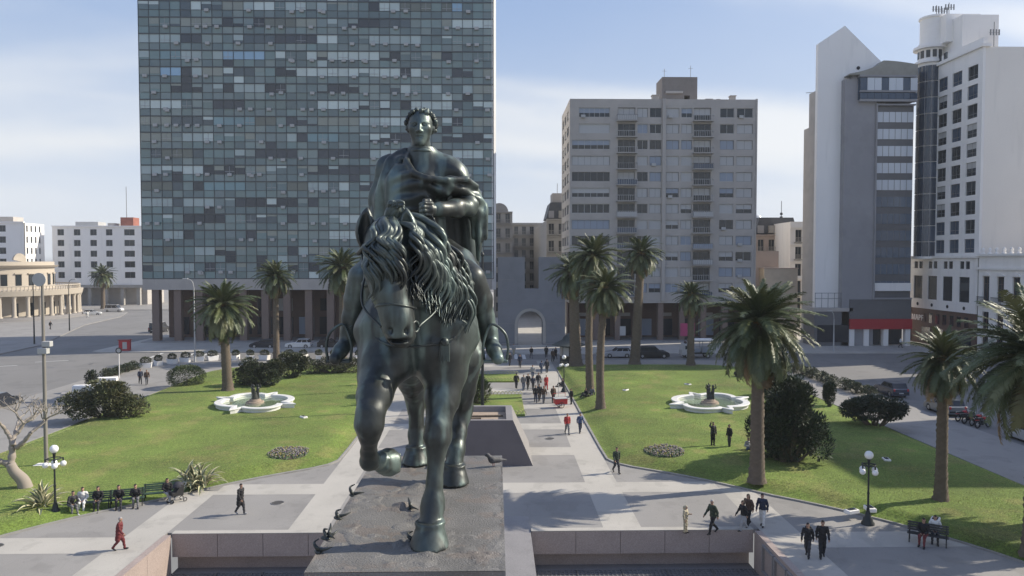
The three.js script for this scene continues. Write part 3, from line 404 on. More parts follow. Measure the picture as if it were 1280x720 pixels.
    part('ground_plate', merge([g, boxUV(bx(-W / 2, W / 2, -0.34, -0.02, -L / 2, L / 2))]), baseBronze, S, 0, 0, 0.02);
    // cast debris along the edges
    for (const [x, z, l, a] of [[-1.78, 3.1, 0.45, 0.3], [-1.8, 2.4, 0.3, 1.1], [-1.75, 2.3, 0.4, -0.5], [-1.8, 1.2, 0.3, 0.8], [-1.78, -0.4, 0.5, 0.5], [-0.05, 2.55, 0.3, 0.4], [-0.3, 0.6, 0.4, -0.3], [0.1, 1.0, 0.3, 0.9]]) {
      const p = []; for (let i = 0; i < 5; i++) p.push([Math.cos(a * 3 + i) * 0.03 * i, i * l * 0.11 + 0.03 * R(), Math.sin(a + i * 1.3) * 0.04 * i]);
      part('bronze_twig', tone(merge([tube(p, t => 0.04 * (1 - t) + 0.012, 10, 6), tube([[0, 0.03, 0], [0.12, 0.06, 0.1], [0.25, 0.03 + 0.07 * R(), 0.12]], t => 0.035 * (1 - t) + 0.01, 8, 6), new THREE.IcosahedronGeometry(0.08, 1).scale(1, 0.5, 1.5)])), bronze, S, x, 0.0, z, a);
    }
  }
}
{
  const t = thing('statue_pedestal', 'tall pink granite pedestal carrying the bronze horse and rider', 'pedestal', -1.64, 0, -17.58);
  for (let i = 0; i < 7; i++) { part('granite_course', rbox(3.5, 1.14, 7.9, 0.02, 0, 0.05 + i * 1.145 + 0.57, 0), M.pink, t); }
}
// ---------- buildings ----------
const BM = {
  concrete: mat([0.48, 0.445, 0.405], 0.88, { map: tStain, tile: 11 }), white: mat([0.90, 0.875, 0.835], 0.8, { map: tLight, tile: 19 }), cream: mat([0.87, 0.82, 0.74], 0.85, { map: tLight, tile: 23 }),
  greyPaint: mat([0.33, 0.325, 0.335], 0.75, { map: tStain, tile: 15 }), pinkish: mat([0.42, 0.345, 0.30], 0.9, { map: tStain, tile: 12 }), stoneOld: mat([0.40, 0.38, 0.345], 0.9, { map: tStain, tile: 5 }), stoneDark: mat([0.15, 0.15, 0.155], 0.4, { map: tStain, tile: 8 }),
  brown: mat([0.15, 0.09, 0.065], 0.7, { map: tStain, tile: 4 }), red: mat([0.40, 0.02, 0.03], 0.5), mansard: mat([0.09, 0.095, 0.105], 0.6, { map: tGrain, tile: 3 }), brick: mat([0.36, 0.14, 0.10], 0.9, { map: tGrain, tile: 4 }),
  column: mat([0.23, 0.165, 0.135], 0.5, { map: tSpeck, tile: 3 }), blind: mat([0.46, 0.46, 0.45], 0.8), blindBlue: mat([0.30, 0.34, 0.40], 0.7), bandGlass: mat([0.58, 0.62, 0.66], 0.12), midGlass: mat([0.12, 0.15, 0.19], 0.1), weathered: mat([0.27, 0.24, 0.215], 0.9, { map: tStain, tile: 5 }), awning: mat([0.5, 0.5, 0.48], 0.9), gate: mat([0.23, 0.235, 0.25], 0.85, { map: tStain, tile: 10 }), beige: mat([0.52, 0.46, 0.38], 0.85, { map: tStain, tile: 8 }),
  shop: mat([0.03, 0.032, 0.038], 0.1), acbox: mat([0.42, 0.42, 0.41], 0.6), pinkSign: mat([0.45, 0.06, 0.16], 0.6),
};
const gcache = {};
const cached = (k, f) => gcache[k] ??= f();
// a face of a building: origin (ox, oz) in the building's frame, turned by ry; u runs along it, y up, out = away from the wall
function face(b, ox, oz, ry) {
  const c = Math.cos(ry), s = Math.sin(ry);
  const put = (m, u, y, out) => { m.position.set(ox + u * c + out * s, y, oz - u * s + out * c); m.rotation.y = ry; return m; };
  return {
    add(name, geo, mt, u = 0, y = 0, out = 0, parent = b) { const m = part(name, geo, mt, parent); return put(m, u, y, out); },
    wall(name, outline, holes, depth, mt) { const s = poly(outline); for (const [x0, x1, y0, y1] of holes) s.holes.push(poly([[x0, y0], [x0, y1], [x1, y1], [x1, y0]])); const g = new THREE.ExtrudeGeometry(s, { depth, bevelEnabled: false }); g.translate(0, 0, -depth); return put(part(name, boxUV(g), mt, b), 0, 0, 0); },
    win([x0, x1, y0, y1], o = {}) {
      const w = x1 - x0, h = y1 - y0, n = o.n ?? 2, k = w.toFixed(2) + '_' + h.toFixed(2) + '_' + n + '_' + (o.m ?? 0), t = o.t ?? 0.07, inn = o.inn ?? 0.2;
      const fg = cached('f' + k + t, () => { const g = [box(w, t, 0.1, 0, h / 2 - t / 2), box(w, t, 0.1, 0, -h / 2 + t / 2), box(t, h - 2 * t, 0.1, -w / 2 + t / 2, 0), box(t, h - 2 * t, 0.1, w / 2 - t / 2, 0)]; for (let i = 1; i < n; i++) g.push(box(t * 0.8, h - 2 * t, 0.09, -w / 2 + w * i / n, 0)); if (o.m) g.push(box(w - 2 * t, t * 0.8, 0.085, 0, h * (o.m - 0.5))); return merge(g); });
      const pg = cached('p' + k, () => box(w - 0.02, h - 0.02, 0.03));
      const f = put(part('window', fg, o.frame ?? M.frame, b), (x0 + x1) / 2, (y0 + y1) / 2, -inn);
      part('pane', pg, o.glass ?? M.glass, f, 0, 0, -0.02);
      if (o.blind) part('blind', cached('b' + k + o.blind, () => box(w - 2 * t - 0.02, h * o.blind, 0.03, 0, h / 2 - h * o.blind / 2 - t)), o.blindMat ?? BM.blind, f, 0, 0, 0.015);
      return f;
    },
    put
  };
}
const acGeo = merge([rbox(0.74, 0.5, 0.36, 0.04), new THREE.CylinderGeometry(0.2, 0.2, 0.02, 14).rotateX(Math.PI / 2).translate(-0.12, 0, 0.185)]);

// glass slab tower
{
  const W = 59.9, D = 16, b = thing('glass_tower', 'tall slab tower of blue grey glass panels with air conditioners over a column arcade', 'tower', -30.35, 0, -131);
  const R = rng(77), nC = 34, mw = W / nC, f0 = 10.8, fh = 2.76, nF = 20, top = f0 + nF * fh;
  part('core', bx(-W / 2 + 0.1, W / 2 - 0.3, f0, top, -D, -0.35), BM.concrete, b);
  part('roof_block', bx(-W / 2 + 6, W / 2 - 10, top, top + 5, -D + 2, -3), BM.concrete, b);
  const pal = [[0.20, 0.25, 0.26], [0.235, 0.27, 0.275], [0.17, 0.205, 0.22], [0.26, 0.28, 0.28], [0.19, 0.225, 0.225], [0.15, 0.18, 0.195], [0.21, 0.235, 0.25], [0.10, 0.115, 0.135], [0.045, 0.05, 0.065], [0.06, 0.065, 0.085], [0.58, 0.58, 0.58], [0.42, 0.44, 0.45], [0.30, 0.285, 0.26], [0.34, 0.46, 0.62], [0.22, 0.30, 0.34], [0.17, 0.165, 0.15]];
  pal.forEach(c => { c[0] *= 0.90; c[1] *= 1.04; c[2] *= 1.0; }); const mats = pal.map(c => mat(c, 0.16)), restMat = mat([1, 1, 1], 0.16, { vc: true });
  const gWin = box(mw - 0.07, 1.46, 0.05), gSpan = box(mw - 0.07, 1.16, 0.05), rest = []; let n = 0;
  const acs = [];
  for (let f = 0; f < nF; f++) {
    let run = 0, kind = 0; const tone = R();
    for (let c = 0; c < nC; c++) {
      const x = -W / 2 + (c + 0.5) * mw, yw = f0 + f * fh + 1.24 + 0.75, ys = f0 + f * fh + 0.62;
      if (run-- <= 0) { run = 1 + (R() * 3.2 | 0); const r = R(); kind = r < 0.34 ? (R() * 7 | 0) : r < 0.60 ? 7 + (R() * 3 | 0) : r < 0.84 ? 10 + (R() * 2 | 0) : r < 0.90 ? 12 : r < 0.935 && f > 9 ? 13 : 14 + (R() * 2 | 0); if (f === 13 && c > 5 && c < 12) kind = 13; }
      const kw = R() < 0.2 ? (R() * 12 | 0) : kind, ks = R() < 0.78 ? (R() * 7 | 0) : R() < 0.5 ? 5 : (R() * 13 | 0);
      for (const [k, y, g, win] of [[kw, yw, gWin, 1], [ks, ys, gSpan, 0]]) {
        const rx = (R() - 0.5) * 0.012, ry = (R() - 0.5) * 0.012, z = -0.05 - R() * 0.02;
        if (win && f < 9 && n < 300) { n++; const m = part('glass_panel', g, mats[k], b, x, y, z, ry); m.rotation.x = rx; }
        else { const q = g.clone().rotateX(rx).rotateY(ry).translate(x, y, z); const v = 0.9 + 0.2 * R(); rest.push(paint(q, pal[k].map(t => t * v))); }
      }
      if (kw < 10 && R() < 0.34) { const hh = 0.3 + 0.9 * R(); rest.push(paint(box(mw - 0.14, hh, 0.02, x, yw + 0.70 - hh / 2, -0.012), pal[[10, 11, 12, 3, 6][R() * 5 | 0]])); } else if (R() < 0.16) { rest.push(paint(box(0.05, 1.36, 0.03, x - 0.02, yw, 0), [0.4, 0.41, 0.42])); rest.push(paint(box(mw - 0.12, 0.06, 0.03, x, yw - 0.28, 0), [0.4, 0.41, 0.42])); }
      if (R() < 0.24) acs.push([x + (R() - 0.5) * 0.5, f0 + f * fh + 1.12 + 0.05 * R()]); if (R() < 0.05) acs.push([x + 0.3, f0 + f * fh + 0.9 + R() * 0.1]);
    }
  }
  part('glass_panels', merge(rest), restMat, b).userData.kind = 'stuff';
  const mu = []; for (let c = 0; c <= nC; c++) mu.push(box(0.075, top - f0, 0.12, -W / 2 + c * mw, (top + f0) / 2, 0)); for (let f = 0; f <= nF; f++) { mu.push(box(W, 0.2, 0.13, 0, f0 + f * fh, 0.0)); if (f < nF) mu.push(box(W, 0.055, 0.09, 0, f0 + f * fh + 1.24, 0)); }
  part('mullions', mu, mat([0.075, 0.085, 0.09], 0.4, { metal: 0.4 }), b);
  for (const [x, y] of acs.slice(0, 240)) part('air_conditioner', acGeo, BM.acbox, b, x, y, 0.22);
  part('corner_fin', (() => { const s = poly([[W / 2 - 0.28, 16], [W / 2 - 0.28, -0.12], [W / 2 + 0.42, 0.62], [W / 2 + 0.42, 16]]); const g = new THREE.ExtrudeGeometry(s, { depth: top + 1.2 - 8.9, bevelEnabled: false }); g.rotateX(-Math.PI / 2); g.translate(0, 8.9, 0); return boxUV(g); })(), BM.white, b);
  part('fascia', bx(-W / 2, W / 2 - 0.29, 8.9, f0 - 0.07, -D, 0.1), BM.concrete, b);
  for (let i = 0; i < 16; i++) part('fascia_joint', box(0.06, 1.8, 0.03, -W / 2 + 2 + i * 3.75, 9.85, 0.1), BM.concrete, b);
  for (let i = 0; i < 16; i++) part('column', [rbox(1.25, 8.9, 1.25, 0.08, 0, 4.45, 0)], BM.column, b, -W / 2 + 1.9 + i * 3.73, 0, -1.0);
  part('arcade_wall', bx(-W / 2 + 1.5, W / 2 - 1.5, 0, 8.85, -9.4, -6.6), BM.brown, b);
  for (let i = 0; i < 15; i++) { const x = -W / 2 + 3.76 + i * 3.73; part('shop_window', box(2.7, 3.1, 0.1, x, 2.2, -6.5), i % 4 === 2 ? BM.blindBlue : BM.shop, b); if (i % 3 !== 0) part('mezzanine_window', box(2.5, 2.2, 0.1, x, 6.0, -6.5), i % 3 === 1 ? BM.shop : BM.blind, b); if (i === 7 || i === 11 || i === 12) part('shop_sign', box(2.4, 0.7, 0.15, x, 4.35, -6.4), i === 12 ? BM.red : BM.brown, b); }
  part('arcade_floor', bx(-W / 2, W / 2, 0.005, 0.12, -6.6, 1.2), M.paving, b);
}
// apartment block
{
  const b = thing('apartment_block', 'grey concrete apartment block with balcony bays, blinds and a rooftop water tank', 'apartment block', 12.69, 0, -131), R = rng(31), W = 32.1, H = 41.6, D = 16, f = face(b, 0, 0, 0), nR = 12;
  const holes = []; const wins = [];
  for (let i = 0; i < nR; i++) {
    const t = 40.1 - 2.74 * i, y0 = t - 1.6;
    const cols = [[0.35 + (i < 2 ? 1.2 : 0), 6.9], [11.6, 13.45], [13.75, 15.8], [16.6, 18.85], [19.2, 21.1], [25.9, 28.35], [28.8, 31.6]];
    cols.forEach(([x0, x1], c) => { holes.push([x0, x1, y0, t]); wins.push([[x0, x1, y0, t], c]); });
    for (const x of [8.25, 21.35]) holes.push([x, x + 3.0, t - 2.25, t + 0.05]);
  }
  f.wall('front_wall', [[0, 6.9], [W, 6.9], [W, H], [0, H]], holes, 0.4, BM.concrete);
  part('core', bx(0.42, W - 0.02, 6.9, H - 0.3, -D + 0.02, -1.3), BM.concrete, b);
  part('roof_slab', bx(0.42, W - 0.02, H - 0.25, H - 0.05, -D + 0.3, -0.41), BM.concrete, b);
  const fill = []; for (let i = 0; i < nR; i++) fill.push(bx(0.43, W - 0.03, 40.1 - 2.74 * i + 0.06, 40.1 - 2.74 * i + 0.3, -1.3, -0.42)); fill.push(bx(0.43, W - 0.03, 6.95, 7.2, -1.3, -0.42)); part('floor_slabs', fill, BM.concrete, b);
  part('projecting_pier', bx(15.9, 16.5, 6.9, H + 0.02, 0.01, 0.35), BM.concrete, b);
  for (const [r, c] of wins) { const q = R(), wide = r[1] - r[0] > 3; f.win(r, { n: wide ? 6 : 2, inn: 0.22, glass: q < 0.25 ? M.glassBlue : M.glass, blind: q < 0.58 ? 0.92 : q < 0.74 ? 0.5 : 0, blindMat: R() < 0.6 ? BM.blind : BM.blindBlue, frame: R() < 0.6 ? M.frame : BM.awning }); if (R() < 0.16) f.add('air_conditioner', acGeo, BM.acbox, r[0] + 0.7, r[2] + 0.1, 0.2); }
  const slab = box(3.5, 0.16, 1.15), rail = (() => { const g = [box(3.5, 0.06, 0.06, 0, 0.95, 0.5)]; for (let i = 0; i <= 9; i++) g.push(box(0.04, 0.9, 0.04, -1.72 + i * 0.382, 0.48, 0.5)); for (const s of [-1, 1]) { g.push(box(0.05, 0.06, 1.0, s * 1.72, 0.95, 0)); } return merge(g); })();
  for (let i = 0; i < nR; i++) for (const x of [8.25, 21.35]) {
    const t = 40.1 - 2.74 * i, y = t - 2.3, bl = f.add('balcony', slab, BM.concrete, x + 1.5, y, 0.55); part('railing', rail, R() < 0.5 ? BM.acbox : M.frame, bl, 0, 0.05, 0);
    if (R() < 0.45) part('balcony_screen', box(3.3, 0.75, 0.03, 0, 0.5, 0.46), [BM.blind, BM.blindBlue, M.glassBlue][R() * 3 | 0], bl); f.win([x, x + 3, t - 2.2, t + 0.02], { n: 3, inn: 0.33, glass: M.glass, blind: R() < 0.4 ? 0.5 : 0 });
  }
  // left flank with its own windows
  const fs = face(b, 0, -D, -Math.PI / 2), sh = []; for (let i = 0; i < nR; i++) for (const u of [1.5, 6, 10.8]) sh.push([u, u + 3, 38.5 - 2.74 * i, 40.1 - 2.74 * i]); fs.wall('side_wall', [[0, 6.9], [D - 0.41, 6.9], [D - 0.41, H], [0, H]], sh, 0.4, BM.concrete); for (const r of sh) fs.win(r, { n: 3, inn: 0.2, glass: R() < 0.4 ? M.glassBlue : M.glass, blind: R() < 0.4 ? 0.6 : 0 });
  part('end_fin', bx(W - 0.01, W + 0.25, 0, H + 0.1, -D, 0.12), BM.concrete, b);
  const t = part('tank_house', (() => { const s = poly([[16.5, H - 0.05], [16.5, 46.1], [22.7, 46.1], [22.7, H - 0.05]]); s.holes.push(poly([[20.4, H + 0.05], [20.4, 42.9], [21.4, 42.9], [21.4, H + 0.05]])); const g = new THREE.ExtrudeGeometry(s, { depth: 5, bevelEnabled: false }); return boxUV(g.translate(0, 0, -8)); })(), BM.weathered, b);
  part('tank_lip', box(3, 0.4, 0.5, 18.6, 43.4, -2.9), BM.concrete, t);
  for (const [x, w, h] of [[15.1, 1.2, 1.0], [28.6, 0.9, 0.95], [24.4, 1.1, 0.35], [26, 0.5, 0.3]]) part('chimney', [box(w, h, 1, x, H + h / 2 - 0.05, -2), box(w + 0.2, 0.14, 1.2, x, H + h, -2)], BM.concrete, b);
  for (const [x, h] of [[17.3, 2], [22, 2.6]]) part('antenna', [bar([x, 46, -5], [x, 46 + h, -5], 0.04), bar([x - 0.4, 46 + h * 0.8, -5], [x + 0.4, 46 + h * 0.8, -5], 0.025)], M.frame, b);
  // arcade
  for (let i = 0; i < 9; i++) part('column', [rbox(1.0, 6.9, 1.0, 0.06, 0, 3.45, 0)], BM.column, b, 0.9 + i * 3.75, 0, -0.7);
  part('arcade_ceiling', bx(0, W, 6.55, 6.88, -D, 0.05), BM.concrete, b); part('arcade_wall', bx(0.2, W - 0.2, 0, 6.5, -8, -5.6), BM.brown, b);
  for (let i = 0; i < 8; i++) { const x = 2.8 + i * 3.75; part('shop_window', box(2.7, 3, 0.1, x, 1.9, -5.5), i % 3 ? BM.shop : BM.blindBlue, b); part('shop_sign', box(2.4, 0.6, 0.14, x, 4.2, -5.45), i % 2 ? BM.brown : BM.concrete, b); }
  part('shop_banner', box(2.5, 2.2, 0.08, 20.6, 1.9, -0.1), BM.pinkSign, b); part('notice_board', box(1.0, 1.6, 0.1, 9.3, 1.7, -0.2), BM.awning, b); part('arcade_floor', bx(0, W, 0.005, 0.1, -5.6, 1.0), M.paving, b);
}
// city gate
{
  const b = thing('stone_gate', 'flat grey stone gate with an arched doorway and a slot above it', 'gate', 0.3, 0, -124);
  const s = poly([[0, 0], [3.3, 0], [3.3, 3.6]]); s.absarc(5.3, 3.6, 2.0, Math.PI, 0, true); s.lineTo(7.3, 0); s.lineTo(11, 0); s.lineTo(11, 14.5); s.lineTo(6.7, 14.5); s.lineTo(6.7, 9.3); s.lineTo(4.4, 9.3); s.lineTo(4.4, 14.5); s.lineTo(0, 14.5);
  const g = new THREE.ExtrudeGeometry(s, { depth: 2.4, bevelEnabled: false, curveSegments: 14 }); part('wall', boxUV(g.translate(0, 0, -2.4)), BM.gate, b);
  part('arch_ring', (() => { const r = new THREE.Shape(); r.moveTo(2.75, 0.35); r.lineTo(2.75, 3.6); r.absarc(5.3, 3.6, 2.5, Math.PI, 0, true); r.lineTo(7.85, 0.35); r.lineTo(7.35, 0.35); r.lineTo(7.35, 3.6); r.absarc(5.3, 3.6, 2.05, 0, Math.PI, false); r.lineTo(3.25, 0.35); return boxUV(new THREE.ExtrudeGeometry(r, { depth: 0.12, bevelEnabled: false }).translate(0, 0, 0.0)); })(), BM.stoneOld, b);
  part('plinth', [bx(-0.25, 3.2, 0, 0.35, -2.6, 0.4), bx(7.4, 11.25, 0, 0.35, -2.6, 0.4)], M.granite, b); part('step', bx(2.6, 8, 0.0, 0.16, 0.42, 1.4), M.band, b);
  for (const y of [3.6, 7.2, 10.8]) for (const [x0, x1] of [[0.05, 2.7], [7.9, 10.95]]) part('stone_course', bx(x0, x1, y, y + 0.05, 0.0, 0.03), M.granite, b);
}
// gabled white block with the striped office wing
{
  const b = thing('gabled_block', 'white blank gable wall rising to a point above a grey office wing', 'office block', 52.5, 0, -124), f = face(b, 0, 0, 0);
  f.add('gable_wall', extr(poly([[0, 0], [11.2, 0], [11.2, 45.6], [4.3, 52.1], [0, 49.2]]), 0.9), BM.white, 0, 0, -0.9);
  part('rear_stack', bx(0.06, 11, 0, 41.8, -3.5, -0.92), BM.concrete, b); part('rear_stack', bx(0.1, 11, 0, 36.2, -5.6, -3.52), BM.concrete, b); part('antenna', [bar([-0.7, 41.9, -3], [0.8, 42.0, -3], 0.05)], M.frame, b);
  part('vent', new THREE.CylinderGeometry(0.28, 0.28, 0.1, 12).rotateX(Math.PI / 2), M.dark, b, 6.6, 45.3, 0.05);
  part('rooftop_rail', (() => { const g = []; for (const y of [8.6, 7.7]) g.push(bar([-0.5, y, 1.2], [6, y, 1.2], 0.045)); for (let i = 0; i < 7; i++) g.push(bar([-0.4 + i * 1.05, 6.2, 1.2], [-0.4 + i * 1.05, 8.6, 1.2], 0.04)); return merge(g); })(), M.frame, b);
  part('shop_front', bx(-0.6, 5.6, 0, 5.6, -3, 1.4), BM.stoneDark, b); part('shop_cornice', bx(-0.7, 5.7, 5.6, 6.2, -3, 1.5), BM.concrete, b); part('shop_window', box(5.2, 2.8, 0.08, 2.5, 2.0, 1.43), BM.shop, b);
}
{
  const b = thing('office_wing', 'dark striped office tower with pale window bands, glass crown and red shop fascia', 'office tower', 56.4, 0, -122.6), f = face(b, 0, 0, 0);
  part('side_block', bx(0, 5.2, 0, 43.2, -10, 0), BM.greyPaint, b); part('stripe_block', bx(5.22, 11.4, 7.6, 39, -10, -0.3), BM.stoneDark, b);
  part('outline_frame', [bx(5.0, 5.2, 7.6, 39.2, 0.02, 0.35), bx(5.2, 11.4, 7.6, 7.85, -0.28, 0.35), bx(5.2, 11.4, 38.95, 39.2, -0.28, 0.35)], BM.greyPaint, b);
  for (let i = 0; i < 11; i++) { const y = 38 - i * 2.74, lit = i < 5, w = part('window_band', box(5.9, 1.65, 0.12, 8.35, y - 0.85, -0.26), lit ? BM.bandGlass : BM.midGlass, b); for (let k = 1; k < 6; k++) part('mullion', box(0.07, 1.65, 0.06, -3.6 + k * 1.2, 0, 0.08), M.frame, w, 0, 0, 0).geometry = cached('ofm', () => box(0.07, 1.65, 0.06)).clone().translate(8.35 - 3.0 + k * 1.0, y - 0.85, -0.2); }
  // glass crown with a curved roof
  part('crown_core', bx(1.3, 11.4, 39.6, 43.9, -9, -0.2), BM.greyPaint, b);
  for (let i = 0; i < 8; i++) { part('crown_pane', box(1.12, 2.0, 0.1, 2.7 + i * 1.17, 42.3, 0.55), i % 3 ? BM.bandGlass : M.glassBlue, b); part('crown_pane', box(1.12, 1.0, 0.1, 2.7 + i * 1.17, 40.4, 0.55), M.glassBlue, b); }
  part('crown_pane', box(0.1, 3.6, 8, 2.1, 41.6, -3.6), M.glassBlue, b); part('crown_band', [bx(2.1, 11.4, 41.0, 41.25, -0.2, 0.7), bx(2.1, 11.4, 39.5, 39.85, -0.2, 0.7), bx(2.0, 11.4, 43.4, 43.7, -0.2, 0.75)], BM.greyPaint, b);
  part('curved_roof', (() => { const s = new THREE.Shape(); s.moveTo(0.4, 43.72); s.lineTo(11.4, 43.72); s.lineTo(11.4, 45.4); s.quadraticCurveTo(8.0, 46.0, 5.8, 46.0); s.quadraticCurveTo(4.5, 44.6, 0.4, 43.9); return boxUV(new THREE.ExtrudeGeometry(s, { depth: 9.5, bevelEnabled: false }).translate(0, 0, -8.8)); })(), mat([0.33, 0.32, 0.28], 0.8, { map: tStain, tile: 6 }), b);
  part('name_band', box(6.0, 1.3, 0.2, 8.3, 9.6, 0.02), BM.white, b);
  part('base', bx(1.2, 11.4, 4.4, 7.58, -9, 0.1), BM.stoneDark, b); part('fascia', bx(1.2, 11.4, 2.75, 4.38, -8, 0.5), BM.red, b);
  for (const x of [1.6, 4.0, 7.2, 10.8]) part('pillar', box(0.8, 2.74, 0.8, x, 1.37, -0.1), BM.white, b);
  for (const [x0, x1] of [[2.0, 3.6], [4.4, 6.8], [7.6, 10.4]]) part('shop_window', bx(x0, x1, 0.1, 2.7, -0.9, -0.8), BM.shop, b);
}
// hotel with the rounded glass corner
const font = await new FontLoader().loadAsync('fonts/droid/droid_sans_bold.typeface.json');
{
  const b = thing('corner_hotel', 'tall white hotel with a rounded glass corner and blank cream end wall', 'hotel', 72, 0, -112), R = rng(12), H = 45.5;
  const f = face(b, 0, -12.2, -Math.PI / 2), holes = [];   // the street side looks towards -x; u runs towards the camera
  for (let i = 0; i < 10; i++) for (const u of [0.9, 4.7, 8.6]) holes.push([u, u + 2.5, 41.2 - 2.9 * i, 43.3 - 2.9 * i]);
  f.wall('street_wall', [[0, 14.3], [12.2, 14.3], [12.2, H], [0, H]], holes, 0.4, BM.white);
  for (const r of holes) { const q = R(); f.win(r, { n: 2, inn: 0.22, glass: q < 0.3 ? M.glassBlue : M.glass, blind: q > 0.7 ? 0.4 : 0, m: 0.3 }); }
  part('core', bx(0.42, 22, 0, H - 0.2, -12.1, -0.4), BM.concrete, b); part('end_wall', bx(0.41, 22, 14.3, H + 0.02, -0.39, 0), BM.cream, b);
  f.add('cornice', [bx(-0.3, 12.5, 0, 0.5, -1, 0.35)], BM.white, 0, H, 0); f.add('parapet', [bx(0, 12.2, 0, 0.9, -0.6, 0)], BM.white, 0, H + 0.5, 0);
  f.add('roof_block', bx(-1, 5, 0, 6.5, -7, -1.2), BM.white, 0, H + 0.5, 0); f.add('roof_block', bx(9, 14, 0, 4, -22, -9), BM.cream, 0, H, 0);
  f.add('attic_window', box(0.7, 1.1, 0.1), M.glass, 1.3, 46.6, 0.02); f.add('attic_window', box(0.9, 1.1, 0.1), M.glass, 2.8, 46.6, 0.02);
  // rounded corner
  const cx = -0.7, cz = -13.4, r = 2.0;
  part('corner_drum', cyl(r - 0.1, r - 0.1, 35.2, cx + 0.5, 14.3, cz, 28), BM.white, b);
  for (let k = 0; k < 12; k++) for (let s = 0; s < 5; s++) { const a = -1.85 + s * 0.5, m = part('curved_pane', cached('cp', () => { const g = new THREE.CylinderGeometry(r + 0.02, r + 0.02, 2.5, 4, 1, true, 0, 0.46); return g; }), k % 4 === 1 ? M.glassBlue : mat([0.045, 0.06, 0.085], 0.1), b, cx + 0.5, 15.7 + k * 2.62, cz); m.rotation.y = a; }
  for (const [y, rr, h] of [[14.2, 2.35, 0.4], [46.3, 2.35, 0.35], [48.6, 2.6, 0.4]]) part('ring_cornice', cyl(rr, rr, h, cx + 0.5, y, cz, 28), BM.white, b);
  for (let s = 0; s < 5; s++) { const a = -1.7 + s * 0.5; part('drum_window', box(0.6, 1.2, 0.1), M.glass, b, cx + 0.5 + Math.sin(a) * 1.9, 47.7, cz + Math.cos(a) * 1.9, a); }
  part('crown', [cyl(2.0, 2.0, 4.6, cx + 0.9, 49, cz, 24), box(5.5, 4.4, 4.5, cx + 3.6, 51.2, cz + 1.5)], BM.white, b); part('crown_cap', [cyl(2.2, 2.2, 0.3, cx + 0.9, 53.6, cz, 24)], BM.white, b);
  for (const [x, z, h] of [[0.2, -12.6, 2.2], [0.9, -12.2, 1.6], [2.2, -12.5, 2.6], [5.5, -6, 5.5]]) { const y = x > 5 ? 45.5 : 53.5; const g = [bar([x, y, z], [x, y + h, z], 0.06)]; for (let i = 0; i < 4; i++) g.push(box(0.18, 0.9, 0.1, x + (i - 1.5) * 0.45, y + h * 0.7, z + 0.2)); g.push(bar([x - 0.8, y + h * 0.7, z], [x + 0.8, y + h * 0.7, z], 0.03)); part('antenna_mast', g, M.frame, b); }
  // podium
  const p = face(b, -0.35, -18, -Math.PI / 2), ph = []; for (const u of [1.2, 5.4, 9.6, 13.9]) { ph.push([u, u + 2.6, 7.5, 11.4]); ph.push([u + 0.1, u + 1.2, 12.6, 13.8]); ph.push([u + 1.5, u + 2.6, 12.6, 13.8]); }
  p.wall('podium_wall', [[0, 5.9], [18, 5.9], [18, 14.3], [0, 14.3]], ph, 0.3, BM.white); for (const r of ph) p.win(r, { n: 1, inn: 0.15, glass: M.glass });
  p.add('podium_cornice', bx(-0.3, 18.2, 0, 0.35, -0.4, 0.35), BM.white, 0, 14.32, 0); part('podium_core', bx(-0.04, 0.4, 0.0, 14.2, -17.9, -0.1), BM.concrete, b);
  for (const u of [1.9, 6.1, 10.4, 14.7]) p.add('round_vent', new THREE.CylinderGeometry(0.28, 0.28, 0.08, 12).rotateX(Math.PI / 2), M.dark, u + 0.6, 6.6, 0.02);
  p.add('shop_wall', bx(0, 18, 0, 5.88, -0.4, -0.3), BM.brown, 0, 0, 0); part('podium_end', bx(-0.35, 3.0, 0, 14.2, -18.2, -18.0), BM.brown, b);
  for (let i = 0; i < 4; i++) p.add('shop_window', box(2.6, 2.2, 0.1, 0, 0, 0), BM.shop, 4.6 + i * 3.6, 1.7, -0.28); for (let i = 0; i < 6; i++) p.add('mezzanine_window', box(0.9, 1.6, 0.1), M.glass, 6 + i * 1.9, 4.4, -0.28);
  // lettering over the corner shop
  const sg = p.add('sign_board', box(4.2, 1.4, 0.15), BM.brown, 2.3, 4.3, -0.2);
  const tg = new TextGeometry('MAPF', { font, size: 0.95, depth: 0.08, curveSegments: 3 }); tg.computeBoundingBox(); tg.translate(-tg.boundingBox.max.x / 2, -0.47, 0.08); part('lettering', norm(tg), BM.white, sg);
}
